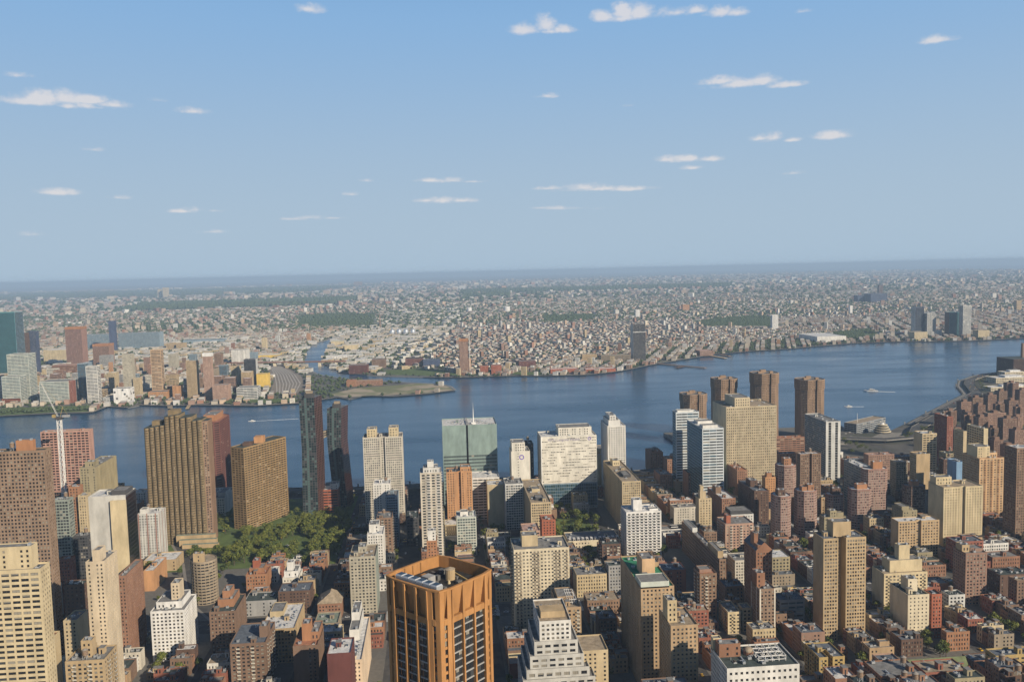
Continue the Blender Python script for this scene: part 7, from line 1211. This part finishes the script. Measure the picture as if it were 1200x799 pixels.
    ('warehouse', 'big white roofed warehouse on the far bank', 'big white roofed warehouse', (3349.0, 3529.0, -1666.0, -1544.0), 24.5, 'blank', 'white', {'roof': 'white', 'side': 'blank'}),
    ('apartment_tower', 'white tower block inland beyond the fuel tanks', 'white inland tower block', (4057.0, 4080.0, -1671.0, -1641.0), 75.7, 'punch', 'bright', {'side': 'punch'}),
    ('church', 'thin white spire among houses inland', 'thin white spire', (5074.0, 5092.0, -2565.0, -2549.0), 58.2, 'blank', 'bright', {'side': 'blank'}),
    ('apartment_tower', 'dark blue flank tower with white edge at the far waterside', 'dark blue waterside tower', (3489.0, 3521.0, -2084.0, -2044.0), 124.9, 'curtain', 'navy', {'side': 'white2'}),
    ('apartment_tower', 'pale striped tower beside the dark blue waterside tower', 'pale striped waterside tower', (3471.0, 3503.0, -2127.0, -2087.0), 98.8, 'bands', 'palegrey', {'side': 'bands'}),
    ('apartment_tower', 'teal tower with purple brown flank at the far waterside', 'teal waterside tower', (3438.0, 3472.0, -2210.0, -2166.0), 101.8, 'curtain', 'teal', {'side': 'darkbrown2'}),
    ('apartment_tower', 'tall narrow tower with navy flank and white front at the far waterside', 'tall white fronted waterside tower', (3381.0, 3409.0, -2226.0, -2190.0), 132.4, 'bands', 'palegrey', {'side': 'bands'}),
    ('apartment_building', 'cream cube warehouse conversion at the water edge', 'cream cube at the water', (3298.0, 3343.0, -1985.0, -1930.0), 34.8, 'punch', 'cream', {'side': 'punch'}),
    ('apartment_building', 'cream block with pale annex past the waterside towers', 'cream block past the towers', (3284.0, 3322.0, -2242.0, -2194.0), 34.9, 'punch', 'cream', {'side': 'punch'}),
    ('apartment_building', 'small pale annex between teal tower and cream block', 'small pale annex', (3460.0, 3480.0, -2147.0, -2122.0), 25.6, 'few', 'palegrey', {'side': 'few'}),
    ('apartment_tower', 'orange tan tower block far inland toward the picture edge', 'orange tan inland block', (4923.0, 4948.0, -3564.0, -3533.0), 67.9, 'punch', 'tan', {'side': 'punch'}),
    ('apartment_tower', 'dark blue housing slab inland, in the long shaded estate', 'dark housing slab inland', (6462.0, 6569.0, -3550.0, -3416.0), 74.1, 'punch', 'navy', {'side': 'punch'}),
    ('apartment_tower', 'dark grey housing slab beside the inland shaded estate', 'dark grey inland slab', (6534.0, 6605.0, -3435.0, -3346.0), 61.2, 'punch', 'navy', {'side': 'punch'}),
    ('apartment_tower', 'tall dark housing block on the shaded inland estate', 'tall dark inland block', (8158.0, 8192.0, -4440.0, -4397.0), 93.5, 'punch', 'darkbrown', {'side': 'punch'}),
    ('apartment_tower', 'cream far tower, shorter of a cluster near the horizon', 'shorter cream horizon tower', (15506.0, 15554.0, 4812.0, 4872.0), 149.6, 'punch', 'cream', {'side': 'punch'}),
    ('apartment_tower', 'cream far tower, taller of a cluster near the horizon', 'taller cream horizon tower', (15376.0, 15448.0, 4656.0, 4745.0), 178.1, 'punch', 'cream', {'side': 'punch'}),
    ('apartment_tower', 'brick red far tower near the horizon beyond the cemetery', 'brick red horizon block', (23139.0, 23303.0, 1971.0, 2177.0), 136.5, 'punch', 'rosebrick', {'side': 'punch'}),
    ('apartment_tower', 'orange far block behind the lone dark slab tower', 'orange block inland', (6022.0, 6061.0, -1818.0, -1769.0), 49.3, 'punch', 'orangetan', {'side': 'punch'}),
    ('factory_chimney', 'thin tall chimney inland above the creek', 'thin chimney', (5026.0, 5044.0, 329.0, 334.0), 79.8, 'blank', 'rosebrick', {'side': 'blank'}),
]

r_far = random.Random(21); tries = 0; FILL = []
while len(FILL) < 62 and tries < 4000:                  # the crowd of mid rises between the named far towers
    tries += 1; x = r_far.choice((r_far.uniform(2290, 2700), r_far.uniform(2290, 3500))); y = r_far.uniform(.21, .50) * x; w = r_far.uniform(16, 40); d = r_far.uniform(16, 34); H_ = r_far.choice((18, 24, 30, 36, 44, 58)) + r_far.uniform(-3, 3)
    if y < 470 and x > 2330: continue
    if not inside(far_poly, [x], [y])[0] or coast_dist(QUEENS, [x], [y])[0] < 55: continue
    if any(x < f[3][1] + 8 and x + d > f[3][0] - 8 and y - w / 2 < f[3][3] + 6 and y + w / 2 > f[3][2] - 6 for f in FAR_SHORE + FILL): continue
    c_ = r_far.choice(('tan', 'sand', 'palegrey', 'brick', 'greybrown', 'whitecream', 'bluegrey', 'rosebrick', 'brown', 'palegreen', 'grey')); nm = NAMES.get(c_, {'whitecream': 'cream white', 'bluegrey': 'blue grey', 'palegreen': 'pale green'}.get(c_, c_)); tall = 'taller' if H_ > 38 else 'lower'
    FILL.append(('apartment_building', f'{tall} {nm} mid rise in the crowded far waterfront facing the fluted tower', 'far mid rise', (round(x), round(x + d), round(y - w / 2), round(y + w / 2)), round(H_, 1), r_far.choice(('punch', 'dense', 'band', 'bands')), c_, {'group': f'{tall} {nm} mid rises of the far waterfront', 'roof': r_far.choice(('grey', 'white', 'dark', 'tan'))}))
for k, h in enumerate(FAR_SHORE): build_hero(h, 500 + k)
for k, h in enumerate(FILL): build_hero(h, 700 + k)['group'] = h[7]['group']
q = Quads(); q.ngon([(x, y, .06) for x, y in [(2270, 250), (2292, 30), (2335, -38), (2400, -26), (2465, 0), (2500, 60), (2440, 240), (2330, 300)]]); q.build('bare_ground', [SANDM])['kind'] = 'structure'
q = Quads(); q.ngon([(x, y, .06) for x, y in [(2745, 160), (2700, 70), (2650, -20), (2680, -60), (2800, -30), (2900, 60), (2880, 180)]]); q.ngon([(2160, 1120, .06), (2190, 960, .06), (2180, 870, .06), (2290, 880, .06), (2300, 1120, .06)]); q.ngon([(2200, 450, .06), (2215, 365, .06), (2290, 380, .06), (2290, 520, .06)]); q.ngon([(2620, -230, .06), (2600, -320, .06), (2680, -330, .06), (2700, -240, .06)]); q.build('shore_lawn', [GRASS])['kind'] = 'structure'
YARD = [(2343, 392), (2457, 370), (2806, 447), (3215, 579), (3111, 615), (2713, 512), (2379, 465)]
sheet('rail_yard', YARD, .07, mat('ballast', (.22, .19, .16), .95, .3, .03)); q = Quads()
for k in range(8):
    L_ = [Vector((2380, 396 + k * 7)), Vector((2600, 416 + k * 10)), Vector((2850, 474 + k * 9)), Vector((3120, 566 + k * 5))]; n_ = Vector((-.25, 1)).normalized() * 1.4
    for p, e in zip(L_, L_[1:]): q.add([[(*(p - n_), .12), (*(e - n_), .12), (*(e + n_), .12), (*(p + n_), .12)]])
q.build('rail_track', [mat('track', (.42, .40, .37), .7, .2, .1)])['kind'] = 'structure'
strip('far_embankment', QUEENS, 4, 7, .5, CONC); strip('far_embankment_east', BROOKLYN, 4, 6, .5, CONC)
W_COL = .86 * np.array([(.36, .24, .19), (.32, .18, .13), (.55, .48, .38), (.50, .45, .38), (.42, .32, .24), (.64, .62, .58), (.30, .23, .19), (.50, .49, .47), (.50, .38, .28), (.38, .34, .30)]); R_COL = .82 * np.array([(.34, .33, .32), (.55, .54, .52), (.20, .20, .20), (.72, .71, .69), (.40, .34, .28), (.30, .27, .25), (.13, .13, .14), (.44, .30, .24)])
farR = np.array([f[3] for f in FAR_SHORE + FILL]); lawn = [YARD, [(2745, 160), (2700, 70), (2650, -20), (2680, -60), (2800, -30), (2900, 60), (2880, 180)], [(2160, 1120), (2190, 960), (2180, 870), (2290, 880), (2300, 1120)], [(2270, 250), (2292, 30), (2335, -38), (2400, -26), (2500, 30), (2520, 90), (2440, 240), (2330, 300)], [(2200, 450), (2215, 365), (2290, 380), (2290, 520)], [(2620, -230), (2600, -320), (2680, -330), (2700, -240)]]
GREENS = [[(6801, 1111), (7256, 938), (6993, 495), (5373, 383), (5431, 863)], [(6007, -743), (5926, -1095), (5241, -968), (5208, -669)], [(4808, -1461), (5165, -1842), (5054, -2044), (4229, -1710), (4365, -1418)], [(3760, -1800), (3900, -2060), (3420, -1850), (3442, -1700)], [(9000, 3300), (11500, 3800), (11800, 1000), (9300, 1200)], [(12500, -300), (14500, -500), (14500, -5200), (12400, -4300)], [(10800, -300), (12000, -400), (11800, -1000), (10600, -900)], [(16000, 9000), (26000, 12000), (26000, 1500), (17000, 2500)], [(7600, 4300), (8300, 4500), (8300, 3300), (7700, 3200)]]
def free(x, y, rad=10):
    ok = inside(far_poly, x, y)
    for k in range(len(farR)):
        a_, b_, c_, d_ = farR[k]; ok &= ~((x > a_ - rad) & (x < b_ + rad) & (y > c_ - rad) & (y < d_ + rad))
    for g in lawn: ok &= ~inside(g, x, y)
    return ok
ray_ok = lambda x, y: (y / x < .56) & (y / x > -.79)
seeds = nr.uniform([2100, -16000], [30000, 15000], (420, 2)); sang = nr.choice([R(8), R(-22), R(35), R(-40), R(18), R(60), R(-8)], 420)
near_s = seeds[:, 0] < 9000
C = []                                                  # x, y, half width, half depth, angle, height, wall index, roof index
def district(xmin, xmax, cell, hmin, hmax, keep, bigp):
    n = int((xmax - xmin) / cell) + 2; half = xmax * .8
    ids = np.unique(np.argmin(((seeds[None] - nr.uniform([xmin, -half], [xmax, half * .8], (3000, 2))[:, None]) ** 2).sum(-1), 1))
    for s in ids:
        a_ = sang[s]; c_, s_ = math.cos(a_), math.sin(a_); rad = 2600 if xmin > 6000 else 2000
        g1 = np.arange(-rad, rad, cell); depth = cell * 1.15; rowp = np.cumsum(np.tile([depth + 4, depth + 15 + cell * .5], int(rad * 2 / (2 * depth + 19 + cell * .5)))) - rad
        U, V = np.meshgrid(g1, rowp); U = U.ravel(); V = V.ravel(); ok = (np.mod(U, cell * 11) > cell * 1.3); U, V = U[ok], V[ok]
        x = seeds[s, 0] + U * c_ - V * s_; y = seeds[s, 1] + U * s_ + V * c_
        k = (x > xmin) & (x < xmax) & (nr.random(len(x)) < keep); x, y = x[k], y[k]
        k = ray_ok(x, y); x, y = x[k], y[k]
        if not len(x): continue
        nearest = np.argmin((x[:, None] - seeds[None, :, 0]) ** 2 + (y[:, None] - seeds[None, :, 1]) ** 2, 1); k = nearest == s; x, y = x[k], y[k]
        if not len(x): continue
        k = free(x, y); 
        for g in GREENS: k &= ~inside(g, x, y)
        x, y = x[k], y[k]; n_ = len(x)
        if not n_: continue
        h = nr.uniform(hmin, hmax, n_) * np.where(nr.random(n_) < bigp, nr.uniform(1.6, 3.4, n_), 1); wi = nr.choice(10, n_, p=[.13, .1, .14, .12, .1, .14, .06, .08, .07, .06]); ri = nr.choice(8, n_, p=[.2, .18, .13, .15, .12, .09, .08, .05])
        C.append(np.stack([x, y, cell * nr.uniform(.30, .47, n_), depth * nr.uniform(.32, .5, n_), np.full(n_, a_), h, wi, ri], 1))
district(2180, 3600, 14, 8, 13, .84, .03); district(3600, 5400, 17, 8, 13, .80, .03); district(5400, 8500, 27, 8, 14, .76, .03); district(8500, 14000, 54, 9, 18, .74, .04); district(14000, 30000, 110, 12, 24, .6, .05)
B = np.concatenate(C)
# industry along the creek: big flat sheds instead of houses
ind = (((B[:, 0] > 2700) & (B[:, 0] < 7800) & (np.abs(B[:, 1] - (380 - (B[:, 0] - 3000) * .08)) < 330)) | ((B[:, 0] > 3300) & (B[:, 0] < 4700) & (B[:, 1] > 950) & (B[:, 1] < 1900))); B = np.concatenate([B[~ind], B[ind][::4]]); nb = int(ind[ind].sum() / 4) + 1
ix = np.arange(len(B) - (len(B) - (~ind).sum()), len(B)); B[ix, 2] *= nr.uniform(1.5, 3.4, len(ix)); B[ix, 3] *= nr.uniform(1.2, 2.2, len(ix)); B[ix, 5] = nr.uniform(7, 15, len(ix)); B[ix, 7] = nr.choice([1, 3, 3, 0, 4], len(ix)); B[ix, 6] = nr.choice([2, 3, 5, 7], len(ix))
def box_cloud(B):
    ca, sa = np.cos(B[:, 4]), np.sin(B[:, 4]); cor = []
    for (i, j) in ((-1, -1), (1, -1), (1, 1), (-1, 1)): u, v = B[:, 2] * i, B[:, 3] * j; cor.append(np.stack([B[:, 0] + u * ca - v * sa, B[:, 1] + u * sa + v * ca], -1))
    z0 = np.full((len(B), 1), -.5); z1 = B[:, 5:6]; lo = [np.concatenate([c, z0], 1) for c in cor]; hi = [np.concatenate([c, z1], 1) for c in cor]
    F = [np.stack([lo[k], lo[(k + 1) % 4], hi[(k + 1) % 4], hi[k]], 1) for k in range(4)] + [np.stack(hi, 1)]
    return np.stack(F, 1)
F = box_cloud(B); wc = W_COL[B[:, 6].astype(int)] * nr.uniform(.75, 1.15, (len(B), 1)); rc = R_COL[B[:, 7].astype(int)] * nr.uniform(.8, 1.15, (len(B), 1))
cols = np.stack([wc] * 4 + [rc], 1).reshape(-1, 3); q = Quads(); q.add(F.reshape(-1, 4, 3), 0); print('far boxes', len(B))
# the largest of these that stand by the water are houses of their own
d_coast = np.minimum(coast_dist(QUEENS, B[:, 0], B[:, 1]), coast_dist(BROOKLYN, B[:, 0], B[:, 1])); size = B[:, 2] * B[:, 5] / (B[:, 0] ** 2 + B[:, 1] ** 2); pick = np.argsort(-size)[:270]; msk = np.ones(len(B), bool); msk[pick] = False
q = Quads(); q.add(F[msk].reshape(-1, 4, 3), 0); FM = mat('far_wall', (1, 1, 1), .88, .12, .05, attr=True)
tag(q.build('distant_buildings', [FM], cols=cols.reshape(-1, 5, 3)[msk].reshape(-1, 3)), 'endless low houses and sheds of the far shore thinning toward the horizon', 'houses', kind='stuff')
wn_ = ['rose brick', 'brick', 'sand', 'buff', 'tan', 'white', 'brown', 'grey', 'orange tan', 'drab']; rn_ = ['grey', 'pale', 'dark', 'white', 'tan', 'drab', 'black', 'reddish']
wkey = ['rosebrick', 'brick', 'sand', 'beige', 'tanbrick', 'whitecream', 'brown', 'palegrey', 'orangetan', 'greybrown']; rkey = ['grey', 'white', 'dark', 'white', 'tan', 'grey', 'dark', 'rose']
for k in pick:
    x, y, hw, hd, an, h, wi, ri = B[k]; wi, ri = int(wi), int(ri); q = Quads(); ca, sa = math.cos(an), math.sin(an); pts = [(x + i * hw * ca - j * hd * sa, y + i * hw * sa + j * hd * ca) for i, j in ((-1, 1), (-1, -1), (1, -1), (1, 1))]; walls(q, pts, -.5, h, 'old', 'old'); q.ngon([(*p, h) for p in pts], 5)
    kd = 'far_warehouse' if hw > 13 else 'far_house'; best = min((f for f in FAR_SHORE), key=lambda f: math.hypot((f[3][0] + f[3][1]) / 2 - x, (f[3][2] + f[3][3]) / 2 - y))
    tag(q.build(kd, [wall(wkey[wi]), G_DARK, G_MID, G_BLIND, wall('pale'), roofm(rkey[ri])], None, (x, y, 0)), f'{wn_[wi]} walled {"shed" if hw > 13 else "house"} with {rn_[ri]} roof near the {best[2]}', 'warehouse' if hw > 13 else 'house', f'{wn_[wi]} {"sheds" if hw > 13 else "houses"} with {rn_[ri]} roofs near the {best[2]}')
# towers scattered far inland are part of the mass; trees of the far side
def far_trees(n, xr, s0, s1, poly=None, zmax=1.0):
    if poly: P = np.array(poly); lo, hi = P.min(0), P.max(0); x = nr.uniform(lo[0], hi[0], n); y = nr.uniform(lo[1], hi[1], n); k = inside(poly, x, y)
    else: x = nr.uniform(xr[0], xr[1], n) ; y = x * nr.uniform(-.79, .56, n); k = free(x, y, 3)
    x, y = x[k], y[k]; m = len(x); s = nr.uniform(s0, s1, m); c = np.stack([x, y, s * .75], 1); q_ = []
    d = np.array([(1, 0, 0), (0, 1, 0), (-1, 0, 0), (0, -1, 0)], float); off = nr.uniform(.75, 1.25, (m, 4, 1)); base = c[:, None] + d[None] * s[:, None, None] * off; top = c + np.stack([nr.normal(0, .2, m) * s, nr.normal(0, .2, m) * s, s * nr.uniform(.6, 1.0, m)], 1); low = c - np.array([0, 0, 1]) * s[:, None] * .8
    T3 = []
    for i in range(4): T3.append(np.stack([base[:, i], base[:, (i + 1) % 4], top], 1)); T3.append(np.stack([base[:, (i + 1) % 4], base[:, i], low], 1))
    return np.concatenate(T3)
TT = [far_trees(13000, (2200, 3600), 3, 6), far_trees(21000, (3000, 6000), 4, 8), far_trees(15000, (5000, 10000), 7, 15), far_trees(7000, (9000, 30000), 12, 34)] + [far_trees(int(min(5200, abs(np.ptp(np.array(g)[:, 0]) * np.ptp(np.array(g)[:, 1])) / (90 if g[0][0] < 8000 else 2400))), None, *((4, 9) if g[0][0] < 8000 else (14, 34)), poly=g) for g in GREENS] + [far_trees(260, None, 3, 6, poly=[(2185, 1125), (2200, 960), (2195, 880), (2250, 880), (2260, 1125)])]
def shore_trees(line, n, a_, b_):
    out = []
    for _ in range(n):
        k = rng.randrange(len(line) - 1); p, e = Vector(line[k]), Vector(line[k + 1]); nn = Vector(((p - e).y, -(p - e).x)).normalized(); v = p.lerp(e, rng.random()) + nn * rng.uniform(a_, b_); out.append((v.x, v.y))
    return out
T3 = np.concatenate(TT); me = bpy.data.meshes.new('distant_trees'); nT = len(T3); me.vertices.add(nT * 3); me.vertices.foreach_set('co', T3.ravel()); me.loops.add(nT * 3); me.loops.foreach_set('vertex_index', np.arange(nT * 3, dtype=np.int32)); me.polygons.add(nT); me.polygons.foreach_set('loop_start', (np.arange(nT) * 3).astype(np.int32)); me.polygons.foreach_set('loop_total', np.full(nT, 3, np.int32)); me.materials.append(leaf_mat('far_foliage', (.06, .085, .038))); me.update(calc_edges=True)
o = bpy.data.objects.new('distant_trees', me); COL.objects.link(o); tag(o, 'far off trees and woods between the low districts', 'trees', kind='stuff'); print('far trees', nT // 8)
# ------------------------------------------------------------------ haze
q = Quads(); q.box(-300, 61000, -29000, 42900, -5, 345, 0, bottom=True); hz = q.build('haze', []); hz['kind'] = 'stuff'
hm = bpy.data.materials.new('haze_air'); hm.use_nodes = True; t = hm.node_tree; t.nodes.clear(); v = t.nodes.new('ShaderNodeVolumePrincipled'); v.inputs['Color'].default_value = (.54, .74, 1.0, 1); v.inputs['Density'].default_value = 6.0e-5; v.inputs['Anisotropy'].default_value = 0.0
oo = t.nodes.new('ShaderNodeOutputMaterial'); t.links.new(v.outputs[0], oo.inputs['Volume']); hz.data.materials.append(hm)
print('objects', len(SC.objects))
